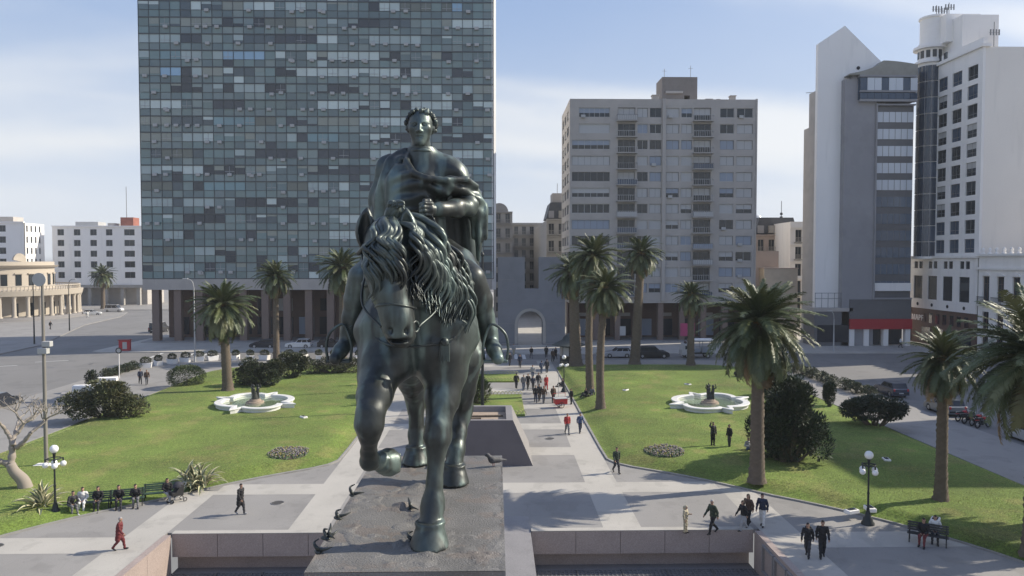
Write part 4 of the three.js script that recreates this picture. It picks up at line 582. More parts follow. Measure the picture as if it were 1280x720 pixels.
// low ornate white house beside the hotel
{
  const b = thing('white_townhouse', 'low white townhouse with tall windows and balconies beside the hotel', 'townhouse', 72, 0, -98), f = face(b, 0, -13.9, -Math.PI / 2), holes = [];
  for (const u of [1.0, 4.2, 7.5, 10.8]) { holes.push([u, u + 1.5, 8.0, 11.6], [u, u + 1.5, 3.4, 6.4], [u, u + 1.5, 0.1, 2.7]); }
  f.wall('front_wall', [[0, 0], [13.9, 0], [13.9, 14.6], [0, 14.6]], holes, 0.4, BM.white); for (const r of holes) f.win(r, { n: 2, inn: 0.25, glass: M.glass, m: 0.7, frame: BM.brown });
  part('core', bx(0.42, 18, 0, 14.3, -13.8, 0), BM.concrete, b); for (const [y, o] of [[14.6, 0.45], [12.6, 0.3], [7.2, 0.25], [2.95, 0.2]]) f.add('cornice', bx(0, 13.9, 0, 0.32, 0.0, o), BM.white, 0, y, 0);
  for (const u of [1.0, 4.2, 7.5, 10.8]) { f.add('window_hood', extr(poly([[-1.0, 0], [1.0, 0], [0.7, 0.35], [0, 0.6], [-0.7, 0.35]]), 0.2), BM.white, u + 0.75, 11.7, 0); const g = [bx(-1.1, 1.1, 0, 0.12, 0, 0.7), bx(-1.1, 1.1, 1.0, 1.07, 0.6, 0.68)]; for (let i = 0; i < 9; i++) g.push(bx(-1.05 + i * 0.26, -1.0 + i * 0.26, 0.12, 1.0, 0.62, 0.66)); f.add('balcony', g, M.darkmetal, u + 0.75, 7.55, 0); }
  for (let i = 0; i < 9; i++) f.add('parapet_urn', [lathe([[0.25, 0], [0.25, 0.2], [0.12, 0.3], [0.28, 0.6], [0.1, 0.85], [0.001, 0.95]], 10)], BM.white, 0.8 + i * 1.55, 14.9, -0.1);
}
// two more blocks further down the same street; their shade falls on the road and the lawn
for (const [nm, d0, d1, h, m, lab] of [['side_street_block', 75, 96, 23, BM.cream, 'plain cream block on the side street next to the white townhouse'], ['side_street_tower', 57, 74, 36, BM.concrete, 'grey concrete block on the side street opposite the lawn']]) {
  const b = thing(nm, lab, 'building', 72, 0, -d0), L = d1 - d0, f = face(b, 0, -L, -Math.PI / 2), holes = []; for (let y = 4; y < h - 3; y += 3.1) for (let u = 1.2; u < L - 2; u += 3.2) holes.push([u, u + 1.6, y, y + 1.9]);
  f.wall('front_wall', [[0, 0], [L, 0], [L, h], [0, h]], holes, 0.4, m); for (const r of holes) f.win(r, { n: 2 }); part('core', bx(0.42, 18, 0, h - 0.1, -L, 0), BM.concrete, b);
}
// old houses seen over the gate
function oldHouse(name, label, x, D, w, h, mt, o = {}) {
  const b = thing(name, label, 'house', x, 0, -D), f = face(b, 0, 0, 0), holes = []; const fl = o.fl ?? 3.6, n = o.n ?? 3;
  for (let y = 1; y < h - 2.6; y += fl) for (let i = 0; i < n; i++) { const c = w * (i + 0.5) / n; holes.push([c - 0.6, c + 0.6, y + 0.4, y + 2.7]); }
  f.wall('front_wall', [[0, 0], [w, 0], [w, h], [0, h]], holes, 0.4, mt); for (const r of holes) { f.win(r, { n: 2, inn: 0.25, frame: BM.stoneOld }); if (r[2] > 12) f.add('balcony', cached('ohb', () => merge([box(1.7, 0.12, 0.6), box(1.7, 0.05, 0.05, 0, 0.9, 0.27), ...[...Array(7)].map((_, i) => box(0.05, 0.85, 0.05, -0.8 + i * 0.27, 0.45, 0.27))])), BM.stoneOld, (r[0] + r[1]) / 2, r[2] - 0.1, 0.3); }
  part('core', bx(0.02, w - 0.02, 0, h - 0.05, -(o.deep ?? 12), -0.42), mt, b); for (let y = 1 + fl; y < h + 1; y += fl) f.add('cornice', bx(-0.05, w + 0.05, 0, 0.25, 0, 0.3), mt, 0, Math.min(y - 0.2, h), 0);
  if (o.roof) { const r = part('mansard_roof', (() => { const s = poly([[0, 0], [w, 0], [w - 0.9, o.roof], [0.9, o.roof]]); return boxUV(new THREE.ExtrudeGeometry(s, { depth: 10.5, bevelEnabled: false }).translate(0, h + 0.25, -11)); })(), BM.mansard, b); for (let i = 0; i < n; i++) part('dormer', [box(1.1, 1.5, 0.9, w * (i + 0.5) / n, h + 1.1, -0.4), box(0.6, 0.9, 0.1, w * (i + 0.5) / n, h + 1.1, 0.1)], i % 2 ? BM.stoneOld : BM.greyPaint, r); }
  if (o.extra) o.extra(b); return b;
}
oldHouse('old_house', 'narrow carved stone house with a rounded gable beyond the glass tower', -0.6, 185, 4.6, 25.5, BM.stoneOld, { n: 2, deep: 30, extra: b => part('round_gable', extr((() => { const s = new THREE.Shape(); s.moveTo(-0.2, 0); s.absarc(1.2, 0, 2.2, Math.PI, 0, true); return s; })(), 0.5), BM.stoneOld, b, 0.2, 25.6, -0.4) });
oldHouse('old_house', 'pale old house with stacked balconies rising over the stone gate', 4.6, 215, 8.8, 24.5, BM.stoneOld, { n: 4, fl: 3.3 });
oldHouse('old_house', 'old house with a dark mansard roof beside the apartment block', 10.6, 160, 8.4, 22.5, BM.stoneOld, { n: 4, roof: 3.4, deep: 55, extra: b => { part('stair_head', bx(1.4, 4.0, 25.9, 28.2, -8, -2), BM.concrete, b); part('antenna', bar([2.6, 28, -4], [2.6, 30.5, -4], 0.06), M.frame, b); } });
oldHouse('old_house', 'low grey mansard house with white dormers behind the blank pink wall', 51.5, 150, 8.6, 19, BM.pinkish, { n: 4, roof: 3.2, extra: b => { part('glass_dome', new THREE.SphereGeometry(1.5, 16, 8, 0, 7, 0, 1.6).translate(1.2, 22, -4), BM.bandGlass, b); part('spire', [cyl(0.5, 0.25, 0.9, 6.6, 22, -4, 10), bar([6.6, 22.8, -4], [6.6, 26, -4], 0.06), new THREE.SphereGeometry(0.3, 10, 8).translate(6.6, 23.4, -4)], BM.mansard, b); } });
oldHouse('old_house', 'thin white old house squeezed against the gabled block', 55.3, 142, 3.2, 21.2, BM.white, { n: 1, fl: 3.2 });
{ const b = thing('party_wall', 'blank pinkish party wall standing behind the big round palm', 'wall', 44.8, 0, -137); part('upper_wall', bx(0.2, 6.5, 0, 15.6, -3, 0), BM.pinkish, b); part('lower_wall', bx(3.0, 9.0, 0, 12.4, 0.02, 2.5), BM.beige, b); part('coping', bx(2.9, 9.1, 12.4, 12.6, -0.0, 2.6), BM.pinkish, b); }
// distant white blocks at the head of the avenue
for (const [x, D, w, h, dep, lab, extra] of [[-175, 229, 35, 25, 10, 'white block with a brightly lit end wall behind the round building', 0], [-137, 238, 27.5, 24.2, 16, 'pale five storey block with a tall arcade at the far end of the avenue', 1]]) {
  const b = thing('avenue_block', lab, 'building', x, 0, -D), f = face(b, 0, 0, 0), g = face(b, w, 0, Math.PI / 2), holes = [], sh = [];
  for (let i = 0; i < 5; i++) { const y = h - 2.6 - i * 3.3; if (y < 7) break; const cols = extra ? [2.6, 7.6, 12.6, 17.4] : [2, 6.5, 11, 15.5, 20, 24.2, 28.6]; for (const u of cols) holes.push([u - 1.0, u + 1.0, y, y + 1.9]); if (extra) holes.push([22, 25.2, y, y + 1.9]); for (let u = 1.0; u < dep - 1; u += 2.1) sh.push([u, u + 0.8, y, y + 1.9]); }
  f.wall('front_wall', [[0, 6.3], [w, 6.3], [w, h], [0, h]], holes, 0.4, BM.white); for (const r of holes) f.win(r, { n: 2, inn: 0.2, glass: M.glass });
  g.wall('end_wall', [[0.02, 6.3], [dep, 6.3], [dep, h], [0.02, h]], sh, 0.4, BM.white); for (const r of sh) g.win(r, { n: 1, inn: 0.2 });
  part('core', bx(0.3, w - 0.42, 6.3, h - 0.1, -dep, -0.42), BM.white, b); f.add('cornice', bx(0, w, 0, 0.4, -0.4, 0.3), BM.white, 0, h, 0); f.add('fascia', bx(0, w + 0.2, 0, 0.9, -0.4, 0.3), BM.stoneOld, 0, 6.2 - 0.8, 0);
  for (let i = 0; i * 5 < w; i++) f.add('column', box(1.0, 5.4, 1.0, 0, 2.7, 0), BM.stoneOld, 1 + i * 5, 0, -0.6); part('arcade_wall', bx(0.5, w - 0.5, 0, 6.2, -dep, -4), BM.concrete, b);
  if (extra) { part('lift_house', bx(19, 23, h, h + 3.2, -8, -4), BM.brick, b); part('roof_hut', bx(5, 12, h, h + 1.8, -9, -4), BM.acbox, b); part('roof_hut', bx(15, 17, h, h + 1.4, -8, -4), BM.concrete, b); part('mast', bar([20, h + 3, -6], [20, h + 13, -6], 0.09), M.frame, b); } else part('roof_hut', bx(20, 30, h, h + 2, -8, -3), BM.concrete, b);
}
// round colonnaded building
{
  const b = thing('rotunda', 'round beige building with a ring of columns and a balustraded terrace', 'rotunda', -126, 0, -190);
  part('steps', [cyl(22.4, 22.4, 0.35, 0, 0, 0, 72), cyl(21.6, 21.6, 0.35, 0, 0.35, 0, 72)], M.granite, b);
  part('ground_wall', cyl(16.5, 16.5, 5.6, 0, 0.7, 0, 64), BM.beige, b); part('terrace', [cyl(20.9, 21.2, 1.2, 0, 5.6, 0, 72), cyl(20.3, 20.3, 0.2, 0, 6.8, 0, 72)], BM.beige, b); part('upper_drum', cyl(14.8, 14.8, 5.6, 0, 7, 0, 64), BM.beige, b);
  part('cornice', [cyl(15.3, 15.8, 0.5, 0, 12.2, 0, 64), cyl(14.8, 14.8, 0.9, 0, 12.7, 0, 64)], BM.beige, b); part('roof_disc', cyl(12.5, 11.5, 0.9, 0, 11.4, 0, 48), BM.concrete, b);
  const col = lathe([[0.62, 0], [0.62, 0.25], [0.45, 0.35], [0.40, 4.3], [0.55, 4.5], [0.6, 4.9]], 12), bal = []; const n = 44;
  for (let i = 0; i < n; i++) { const a = i / n * 2 * Math.PI; part('column', col, BM.beige, b, Math.sin(a) * 20.2, 0.7, Math.cos(a) * 20.2); }
  for (let i = 0; i < 30; i++) { const a = i / 30 * 2 * Math.PI; const w = part('window', box(1.3, 2.6, 0.3), M.glass, b, Math.sin(a) * 14.75, 9.2, Math.cos(a) * 14.75); w.rotation.y = a; part('hood', box(1.9, 0.25, 0.5, 0, 1.55, 0.1), BM.beige, w); const d = part('door', box(1.4, 3.0, 0.3), M.glass, b, Math.sin(a + 0.1) * 16.4, 2.3, Math.cos(a + 0.1) * 16.4); d.rotation.y = a + 0.1; }
  part('balustrade', [new THREE.TorusGeometry(20.4, 0.14, 6, 90).rotateX(Math.PI / 2).translate(0, 7.9, 0), ...[...Array(150)].map((_, i) => cyl(0.1, 0.1, 0.9, Math.sin(i / 150 * 6.2832) * 20.4, 6.95, Math.cos(i / 150 * 6.2832) * 20.4, 5))], BM.beige, b);
  part('round_pediment', extr((() => { const s = new THREE.Shape(); s.moveTo(-1.6, 0); s.absarc(0, 0.6, 1.6, Math.PI, 0, true); s.lineTo(1.6, 0); return s; })(), 0.5), BM.beige, b, 11.4, 13.4, 5.0, 1.2);
}
// kiosk by the walkway
{
  const b = thing('kiosk', 'dark green newspaper kiosk with a wide flared roof beside the palms', 'kiosk', 9.9, 0, -103);
  part('cabin', [new THREE.CylinderGeometry(1.15, 1.2, 2.4, 8).translate(0, 1.2, 0)], M.darkmetal, b); part('roof', [lathe([[2.3, 2.4], [2.3, 2.5], [1.5, 2.85], [0.9, 3.2], [0.7, 3.6], [0.001, 4.1]], 8)], mat([0.05, 0.06, 0.055], 0.6), b); part('counter', box(1.6, 0.1, 0.5, 0, 1.0, 1.2), M.wood, b);
  for (let i = 0; i < 4; i++) part('shutter', box(0.8, 1.2, 0.06), i % 2 ? BM.blind : BM.concrete, b, Math.sin(i * 0.78 - 1.2) * 1.13, 1.6, Math.cos(i * 0.78 - 1.2) * 1.13, i * 0.78 - 1.2);
}
// ---------- palms ----------
const leafMats = [[0.10, 0.12, 0.045], [0.075, 0.098, 0.038], [0.13, 0.14, 0.06], [0.058, 0.08, 0.032]].map(c => mat(c, 0.5, { side: THREE.DoubleSide })), dryMat = mat([0.24, 0.17, 0.09], 0.8, { side: THREE.DoubleSide });
function frondGeo(curl, seed, len = 1, pairs = 46) {   // unit-length pinnate frond along +z from the origin, arching down
  const R = rng(seed), pos = [], P = [], T = []; let y = 0, z = 0, ang = 0; const N = 14;
  for (let i = 0; i <= N; i++) { const t = i / N; P.push([0, y, z]); T.push(ang); ang = -curl * Math.pow(t, 1.25); y += Math.sin(ang) / N; z += Math.cos(ang) / N; }
  const at = t => { const f = t * N, i = Math.min(N - 1, f | 0), u = f - i; return [lerp(P[i][1], P[i + 1][1], u), lerp(P[i][2], P[i + 1][2], u), lerp(T[i], T[i + 1], u)]; };
  for (let i = 0; i < N; i++) { const w0 = 0.014 * (1 - i / N) + 0.002, w1 = 0.014 * (1 - (i + 1) / N) + 0.002, a = P[i], b = P[i + 1]; pos.push(-w0, a[1], a[2], w0, a[1], a[2], w1, b[1], b[2], -w0, a[1], a[2], w1, b[1], b[2], -w1, b[1], b[2]); pos.push(0, a[1] - w0, a[2], 0, a[1] + w0, a[2], 0, b[1] + w1, b[2], 0, a[1] - w0, a[2], 0, b[1] + w1, b[2], 0, b[1] - w1, b[2]); }
  for (let i = 0; i < pairs; i++) for (const s of [-1, 1]) {
    const t = 0.10 + 0.90 * (i + 0.3 * R()) / pairs, [py, pz, a] = at(Math.min(0.995, t)), L = 0.15 * Math.pow(Math.sin(Math.PI * (0.14 + 0.80 * t)), 0.7) * (0.85 + 0.3 * R()), w = 0.0085 + 0.003 * R();
    const fw = 0.75 + 0.25 * R(), up = 0.32 - 0.5 * R() * t, dx = s * L * 0.74, dy = L * (up * Math.cos(a) + Math.sin(a) * fw) - 0.05 * L, dz = L * (fw * Math.cos(a) - up * Math.sin(a)) * 0.75;
    const tx = 0, ty = Math.sin(a) * w, tz = Math.cos(a) * w, mx = dx * 0.5, my = py + dy * 0.55 + 0.01, mz = pz + dz * 0.5;
    pos.push(tx, py - ty, pz - tz, tx, py + ty, pz + tz, mx, my + ty, mz + tz, tx, py - ty, pz - tz, mx, my + ty, mz + tz, mx, my - ty, mz - tz, mx, my - ty, mz - tz, mx, my + ty, mz + tz, dx, py + dy - 0.02, pz + dz);
  }
  const g = new THREE.BufferGeometry(); g.setAttribute('position', new THREE.Float32BufferAttribute(pos, 3)); g.computeVertexNormals(); g.setAttribute('uv', new THREE.BufferAttribute(new Float32Array(pos.length / 3 * 2), 2)); return g;
}
const fronds = [0.55, 0.8, 1.05, 1.3, 1.6].map((c, i) => frondGeo(c, 100 + i));
const trunkGeos = {};
function palm(label, x, D, H, R0, o = {}) {
  const t = thing('palm_tree', label, 'palm tree', x, o.y ?? LH - 0.06, -D, o.turn ?? 0, o.group), R = rng(o.seed ?? (x * 31 + D * 7 | 0) + 1000), tr = o.r ?? 0.40, lx = o.lean ?? 0, lz = o.leanz ?? 0, cv = o.curve ?? 0;
  const sides = 14, rows = Math.round(H / 0.16), pos = [], idx = [], uv = [];
  for (let i = 0; i <= rows; i++) { const v = i / rows, y = v * H, rr = tr * (1.12 - 0.25 * v + 0.45 * Math.exp(-v * H / 0.5) + (v > 0.88 ? 0.55 * (v - 0.88) / 0.12 : 0)), cx = lx * v + cv * Math.sin(v * Math.PI), cz = lz * v; for (let j = 0; j < sides; j++) { const a = j / sides * 2 * Math.PI, k = rr * (1 + 0.16 * ((i + (j % 2)) % 2) * (0.4 + R())); pos.push(cx + Math.cos(a) * k, y, cz + Math.sin(a) * k); uv.push(a * tr, y); } }
  for (let i = 0; i < rows; i++) for (let j = 0; j < sides; j++) { const a = i * sides + j, b = i * sides + (j + 1) % sides; idx.push(a, a + sides, b, b, a + sides, b + sides); }
  const g = new THREE.BufferGeometry(); g.setAttribute('position', new THREE.Float32BufferAttribute(pos, 3)); g.setAttribute('uv', new THREE.Float32BufferAttribute(uv, 2)); g.setIndex(idx); g.computeVertexNormals(); part('trunk', g, M.bark, t);
  part('crown_heart', new THREE.IcosahedronGeometry(tr * 1.3, 1).scale(1, 1.25, 1), mat([0.22, 0.15, 0.06], 0.9), t, lx, H + 0.1, lz);
  const n = Math.round((o.n ?? 96) * 1.25), dry = o.dry ?? 8;
  for (let i = 0; i < n; i++) {
    const q = (i + 0.5) / n, el = lerp(1.42, o.low ?? -0.85, Math.pow(q, 0.85)) + (R() - 0.5) * 0.22, az = i * 2.39996 + (R() - 0.5) * 0.4, L = R0 * (0.86 + 0.24 * R()) * (q < 0.15 ? 0.8 : 1), k = q < 0.2 ? (R() * 2 | 0) : q < 0.6 ? 1 + (R() * 3 | 0) : 2 + (R() * 3 | 0);
    const m = part('frond', fronds[Math.min(4, k)], i >= n - dry ? dryMat : leafMats[(R() * 4) | 0], t, lx, H + 0.15 - 0.35 * q, lz); m.rotation.set(-el, az, (R() - 0.5) * 0.7, 'YXZ'); m.scale.set(L * 1.1, L, L);
  }
  return t;
}
palm('big round headed palm with thick trunk standing in front of the dark conifer', 16.0, 45.9, 9.7, 3.7, { r: 0.36, low: -1.3, n: 140, dry: 26, seed: 4 });
palm('smaller palm with a slim trunk on the lawn behind the bench', 25.2, 42.1, 8.0, 2.35, { r: 0.27, n: 90, dry: 14, seed: 9 });
palm('palm with long arching fronds at the outer lawn edge beside the bench palm', 25.0, 34.4, 9.4, 4.0, { r: 0.36, n: 110, low: -0.9, seed: 11, y: 0.2 });
palm('palm at the outer lawn corner past the bench, its fronds shading the paving', 32.0, 39.0, 9.2, 4.0, { r: 0.36, n: 100, low: -0.9, seed: 23, y: 0.1 });
palm('bushy palm on the lawn just behind the white fountain by the glass tower', -28.0, 79.5, 8.8, 3.7, { r: 0.42, n: 120, low: -1.3, dry: 4, lean: -0.4, seed: 12 });
palm('palm at the road edge in front of the tower arcade columns', -30.7, 106.5, 11.7, 3.1, { r: 0.36, n: 90, seed: 13, y: 0 });
palm('tall palm at the avenue kerb nearest the stripe path, before the tower arcade', -21.4, 106, 12.8, 3.9, { r: 0.40, n: 100, low: -1.0, seed: 14, y: 0 });
palm('palm with a leaning trunk in front of the palm cluster by the walkway', 9.6, 69.2, 11.0, 2.75, { r: 0.32, lean: 0.45, n: 100, curve: -0.25, seed: 15 });
palm('tallest palm of the cluster beside the walkway', 9.7, 77.7, 13.9, 3.2, { r: 0.33, lean: 0.3, curve: -0.3, n: 90, seed: 16 });
palm('palm of the walkway cluster with a thick straight trunk next to the kiosk', 10.3, 97.5, 12.0, 3.7, { r: 0.62, lean: -0.4, n: 90, seed: 17 });
palm('tall upright palm in front of the apartment block', 18.1, 98.6, 14.4, 3.2, { r: 0.52, lean: 0.8, n: 95, seed: 18 });
palm('low dark palm in front of the apartment block arcade', 25.2, 97.5, 9.0, 2.7, { r: 0.4, n: 80, seed: 19 });
palm('small far palm at the head of the avenue before the pale arcade block', -112.8, 220.3, 9.6, 4.2, { r: 0.5, n: 60, seed: 20, y: 0 });

// ---------- shrubs ----------
const foliageMat = mat([1, 1, 1], 0.6, { vc: true, side: THREE.DoubleSide });
function foliage(seed, lobes, n, len, wid, base, upness = 0.2) {
  const R = rng(seed), pos = [], col = [], tot = lobes.reduce((s, l) => s + l[3] * l[4] + l[4] * l[5], 0);
  const nrm = [];
  for (const l of lobes) { const m = Math.round(n * (l[3] * l[4] + l[4] * l[5]) / tot); for (let i = 0; i < m; i++) {
    const u = R() * 2 - 1, a = R() * 6.2832, s = Math.sqrt(1 - u * u), dx = s * Math.cos(a), dy = u, dz = s * Math.sin(a), lump = 0.80 + 0.34 * fbm(dx * 2.6 + seed, dy * 2.6, dz * 2.6 + l[0], 3), k = lump * (0.70 + 0.34 * Math.pow(R(), 0.5));
    const x = l[0] + dx * l[3] * k, y = Math.max(0.05, l[1] + dy * l[4] * k), z = l[2] + dz * l[5] * k;
    let ox = dx + (R() - 0.5) * 1.3, oy = dy + (R() - 0.5) * 1.3 + upness, oz = dz + (R() - 0.5) * 1.3; const q = Math.hypot(ox, oy, oz); ox /= q; oy /= q; oz /= q;
    let wx = oz + R() - 0.5, wy = R() - 0.5, wz = -ox + R() - 0.5; const w = Math.hypot(wx, wy, wz); const L = len * (0.6 + 0.8 * R()), W = wid * (0.6 + 0.8 * R()); wx *= W / w; wy *= W / w; wz *= W / w;
    const mx = x + ox * L * 0.5, my = y + oy * L * 0.5, mz = z + oz * L * 0.5;
    pos.push(x, y, z, mx + wx, my + wy, mz + wz, x + ox * L, y + oy * L, z + oz * L, x, y, z, x + ox * L, y + oy * L, z + oz * L, mx - wx, my - wy, mz - wz);
    const v = 0.78 + 0.44 * R(), g = fbm(x * 1.5, y * 1.5, z * 1.5 + seed, 2); for (let j = 0; j < 6; j++) col.push(base[0] * v * (0.8 + 0.5 * g), base[1] * v, base[2] * v);
  } }
  const g = new THREE.BufferGeometry(); g.setAttribute('position', new THREE.Float32BufferAttribute(pos, 3)); g.computeVertexNormals(); g.setAttribute('uv', new THREE.BufferAttribute(new Float32Array(pos.length / 3 * 2), 2)); g.setAttribute('color', new THREE.Float32BufferAttribute(col, 3)); return g;
}
function shrub(name, label, cat, x, D, lobes, n, len, wid, base, o = {}) {
  if (name !== 'domed_hedge' && name !== 'conifer_tree') { const Q = rng(Math.abs(x * 17 + D) | 0), ex = []; for (const l of lobes) for (let i = 0; i < 6; i++) { const a = Q() * 6.283, e = -0.2 + Q() * 1.5, s = 0.45 + 0.25 * Q(); ex.push([l[0] + Math.cos(a) * Math.cos(e) * l[3] * 0.75, l[1] + Math.sin(e) * l[4] * 0.72, l[2] + Math.sin(a) * Math.cos(e) * l[5] * 0.75, l[3] * s, l[4] * s, l[5] * s]); } lobes = [...lobes.map(l => [l[0], l[1], l[2], l[3] * 0.85, l[4] * 0.85, l[5] * 0.85]), ...ex]; n = Math.round(n * 1.5); }
  const t = thing(name, label, cat, x, o.y ?? LH - 0.05, -D, 0, o.group), seed = (Math.abs(x * 13 + D * 5) | 0) + 3;
  const st = []; for (const l of lobes) st.push(bar([l[0] * 0.3, 0, l[2] * 0.3], [l[0], Math.max(0.15, l[1]), l[2]], o.stem ?? 0.06, 6, 0.02)); part('stem', st, M.bark, t);
  part('foliage', foliage(seed, lobes, n, len, wid, base, o.up ?? 0.2), foliageMat, t); return t;
}
const conLobes = []; { const R = rng(8); for (let i = 0; i < 34; i++) { const a = i * 2.4, h = Math.pow(R(), 0.9) * 5.0, rr = (2.35 - 0.26 * h) * (0.35 + 0.65 * R()); conLobes.push([Math.cos(a) * rr, 0.75 + h * 0.94, Math.sin(a) * rr, 0.75, 0.95, 0.75]); } conLobes.push([0, 2.2, 0, 1.6, 2.1, 1.6]); }
shrub('conifer_tree', 'large dark spreading conifer beside the big palm trunk', 'conifer', 19.6, 50.6, conLobes, 26000, 0.30, 0.05, [0.030, 0.050, 0.022], { up: 0.7, stem: 0.12 });
shrub('conifer_shrub', 'dark shrub behind the large conifer near the path', 'shrub', 28, 74.5, [[0, 1.2, 0, 1.6, 1.5, 1.4], [1.4, 1.0, 0.3, 1.2, 1.1, 1.1], [-1.3, 0.9, 0.2, 1.1, 1.0, 1.1]], 5000, 0.24, 0.06, [0.03, 0.05, 0.02]);
shrub('cypress_shrub', 'small upright cypress beside the path behind the conifer', 'shrub', 31.0, 69.6, [[0, 1.0, 0, 0.5, 1.1, 0.5]], 2500, 0.2, 0.04, [0.028, 0.045, 0.02], { up: 1 });
shrub('spreading_shrub', 'wide flat topped dark shrub on the shaded lawn near the side road', 'shrub', 31.2, 61.5, [[0, 1.3, 0, 1.8, 0.9, 1.7], [1.2, 1.2, 0.2, 1.2, 0.8, 1.2], [-1.3, 1.15, 0, 1.1, 0.75, 1.2]], 8000, 0.2, 0.06, [0.035, 0.05, 0.025]);
shrub('spreading_shrub', 'wide loose shrub with yellowish leaf tips beside the white concrete blocks', 'shrub', -33.9, 66.5, [[0, 1.3, 0, 2.0, 1.4, 1.8], [-2.0, 0.95, 0.3, 1.5, 1.0, 1.4], [2.0, 0.9, 0.2, 1.5, 1.0, 1.4], [0.8, 2.0, -0.2, 1.2, 0.8, 1.2]], 11000, 0.2, 0.07, [0.085, 0.095, 0.04]);
shrub('domed_hedge', 'clipped dome shaped hedge near the bushy palm and the avenue', 'hedge', -34.0, 83.8, [[0, 0.85, 0, 1.95, 1.2, 1.8]], 8000, 0.13, 0.05, [0.05, 0.075, 0.025]);
shrub('dense_shrub', 'dense dark green shrub right beside the bushy palm trunk', 'shrub', -25.6, 83.0, [[-0.9, 1.2, 0, 1.5, 1.4, 1.3], [1.0, 1.15, 0.2, 1.5, 1.3, 1.3]], 8000, 0.2, 0.07, [0.05, 0.065, 0.028]);
shrub('dense_shrub', 'round leafy shrub between the white fountain and the road planters', 'shrub', -23.6, 88.0, [[0, 1.2, 0, 1.5, 1.4, 1.4], [1.0, 1.6, -0.4, 0.9, 0.9, 0.9]], 6000, 0.2, 0.07, [0.055, 0.07, 0.03]);
shrub('low_shrub', 'low straggly shrub at the avenue end of the lawn below the glass tower', 'shrub', -19.5, 92, [[0, 0.9, 0, 1.6, 1.0, 1.2], [-2.2, 0.7, 0.5, 1.3, 0.8, 1.0], [2.0, 0.8, 0, 1.4, 0.9, 1.1]], 5000, 0.22, 0.05, [0.07, 0.08, 0.035]);
shrub('round_shrub', 'small palm like shrub growing behind the granite planter', 'shrub', -1.8, 73.5, [[0, 1.1, 0, 1.3, 1.3, 1.3]], 3000, 0.5, 0.05, [0.06, 0.085, 0.035], { y: 0.1, up: 0.6 });
shrub('round_shrub', 'lone round shrub beside the pale stripe path past the planter', 'shrub', -11.8, 76, [[0, 1.0, 0, 1.1, 1.2, 1.1]], 2500, 0.3, 0.05, [0.075, 0.08, 0.04], { y: 0.05 });
for (let i = 0; i < 9; i++) shrub('roadside_bush', 'low clipped bush in the row along the path kerb by the side road', 'bush', 38.0 - 0.1 * i, 76 + i * 2.6, [[0, 0.45, 0, 0.8, 0.55, 1.2]], 900, 0.16, 0.06, [0.045, 0.06, 0.025], { y: 0, group: 'bushes along the side road kerb' });

// bare tree
{
  const t = thing('bare_tree', 'leafless pale tree with gnarled pruned branches beside the lamp post', 'tree', -28.6, LH - 0.1, -45.6), R = rng(21), br = [], twigs = [];
  const grow = (p, d, len, r, k) => {
    const pts = [p]; let q = p, dir = d; const n = 4; for (let i = 0; i < n; i++) { dir = [dir[0] + (R() - 0.5) * 0.55, dir[1] + (R() - 0.5) * 0.45 + 0.06, dir[2] + (R() - 0.5) * 0.55]; const l = Math.hypot(...dir); dir = dir.map(v => v / l); q = [q[0] + dir[0] * len / n, q[1] + dir[1] * len / n, q[2] + dir[2] * len / n]; pts.push(q); }
    (k < 3 ? br : twigs).push(tube(pts, t => lerp(r, r * 0.62, t) * (1 + 0.16 * Math.sin(t * 19 + r * 90)), k < 4 ? 10 : 5, k < 2 ? 9 : k < 4 ? 6 : 4));
    if (k < 6) { const m = k === 0 ? 3 : 2 + (R() < 0.45 ? 1 : 0); for (let i = 0; i < m; i++) { const a = R() * 6.283, s = 0.75 + 0.45 * R(); grow(q, [dir[0] + Math.cos(a) * s, dir[1] * 0.8 + 0.25, dir[2] + Math.sin(a) * s], len * (0.62 + 0.2 * R()), r * 0.58, k + 1); } }
  };
  br.push(tube([[0.5, -0.1, 0], [0.3, 0.5, 0], [-0.15, 1.1, 0.1], [-0.35, 1.55, 0.1]], t => lerp(0.42, 0.27, t), 14, 10));
  grow([-0.35, 1.5, 0.1], [-0.9, 0.35, 0.3], 1.4, 0.2, 1); grow([-0.35, 1.5, 0.1], [0.35, 1, -0.1], 1.5, 0.23, 1); grow([0.0, 2.5, 0], [0.9, 0.5, 0.2], 1.3, 0.16, 2); grow([-0.2, 2.6, 0], [-0.5, 0.8, -0.5], 1.4, 0.15, 2);
  part('trunk', br, mat([0.36, 0.31, 0.26], 0.9, { map: tGrain, tile: 1 }), t); part('crown', twigs, mat([0.30, 0.265, 0.225], 0.9), t);
}
// agaves: every leaf a piece of its own
const agLeaf = (() => { const pos = [], col = [], N = 7, c0 = [0.13, 0.17, 0.085], c1 = [0.52, 0.48, 0.30]; const row = i => { const t = i / N, w = 0.075 * Math.sin(Math.PI * Math.pow(0.12 + 0.88 * t, 0.8)) + 0.004, y = 0.62 * t - 0.42 * t * t * t, z = 0.98 * t; return [[-w, y + w * 0.5, z], [-w * 0.5, y + w * 0.1, z], [0, y, z], [w * 0.5, y + w * 0.1, z], [w, y + w * 0.5, z]]; }; for (let i = 0; i < N; i++) { const a = row(i), b = row(i + 1); for (let j = 0; j < 4; j++) { const c = j === 0 || j === 3 ? c1 : c0; for (const q of [a[j], b[j], b[j + 1], a[j], b[j + 1], a[j + 1]]) { pos.push(...q); col.push(...c); } } } const g = new THREE.BufferGeometry(); g.setAttribute('position', new THREE.Float32BufferAttribute(pos, 3)); g.setAttribute('color', new THREE.Float32BufferAttribute(col, 3)); g.computeVertexNormals(); return norm(g); })();
const agMat = mat([1, 1, 1], 0.5, { vc: true, side: THREE.DoubleSide });
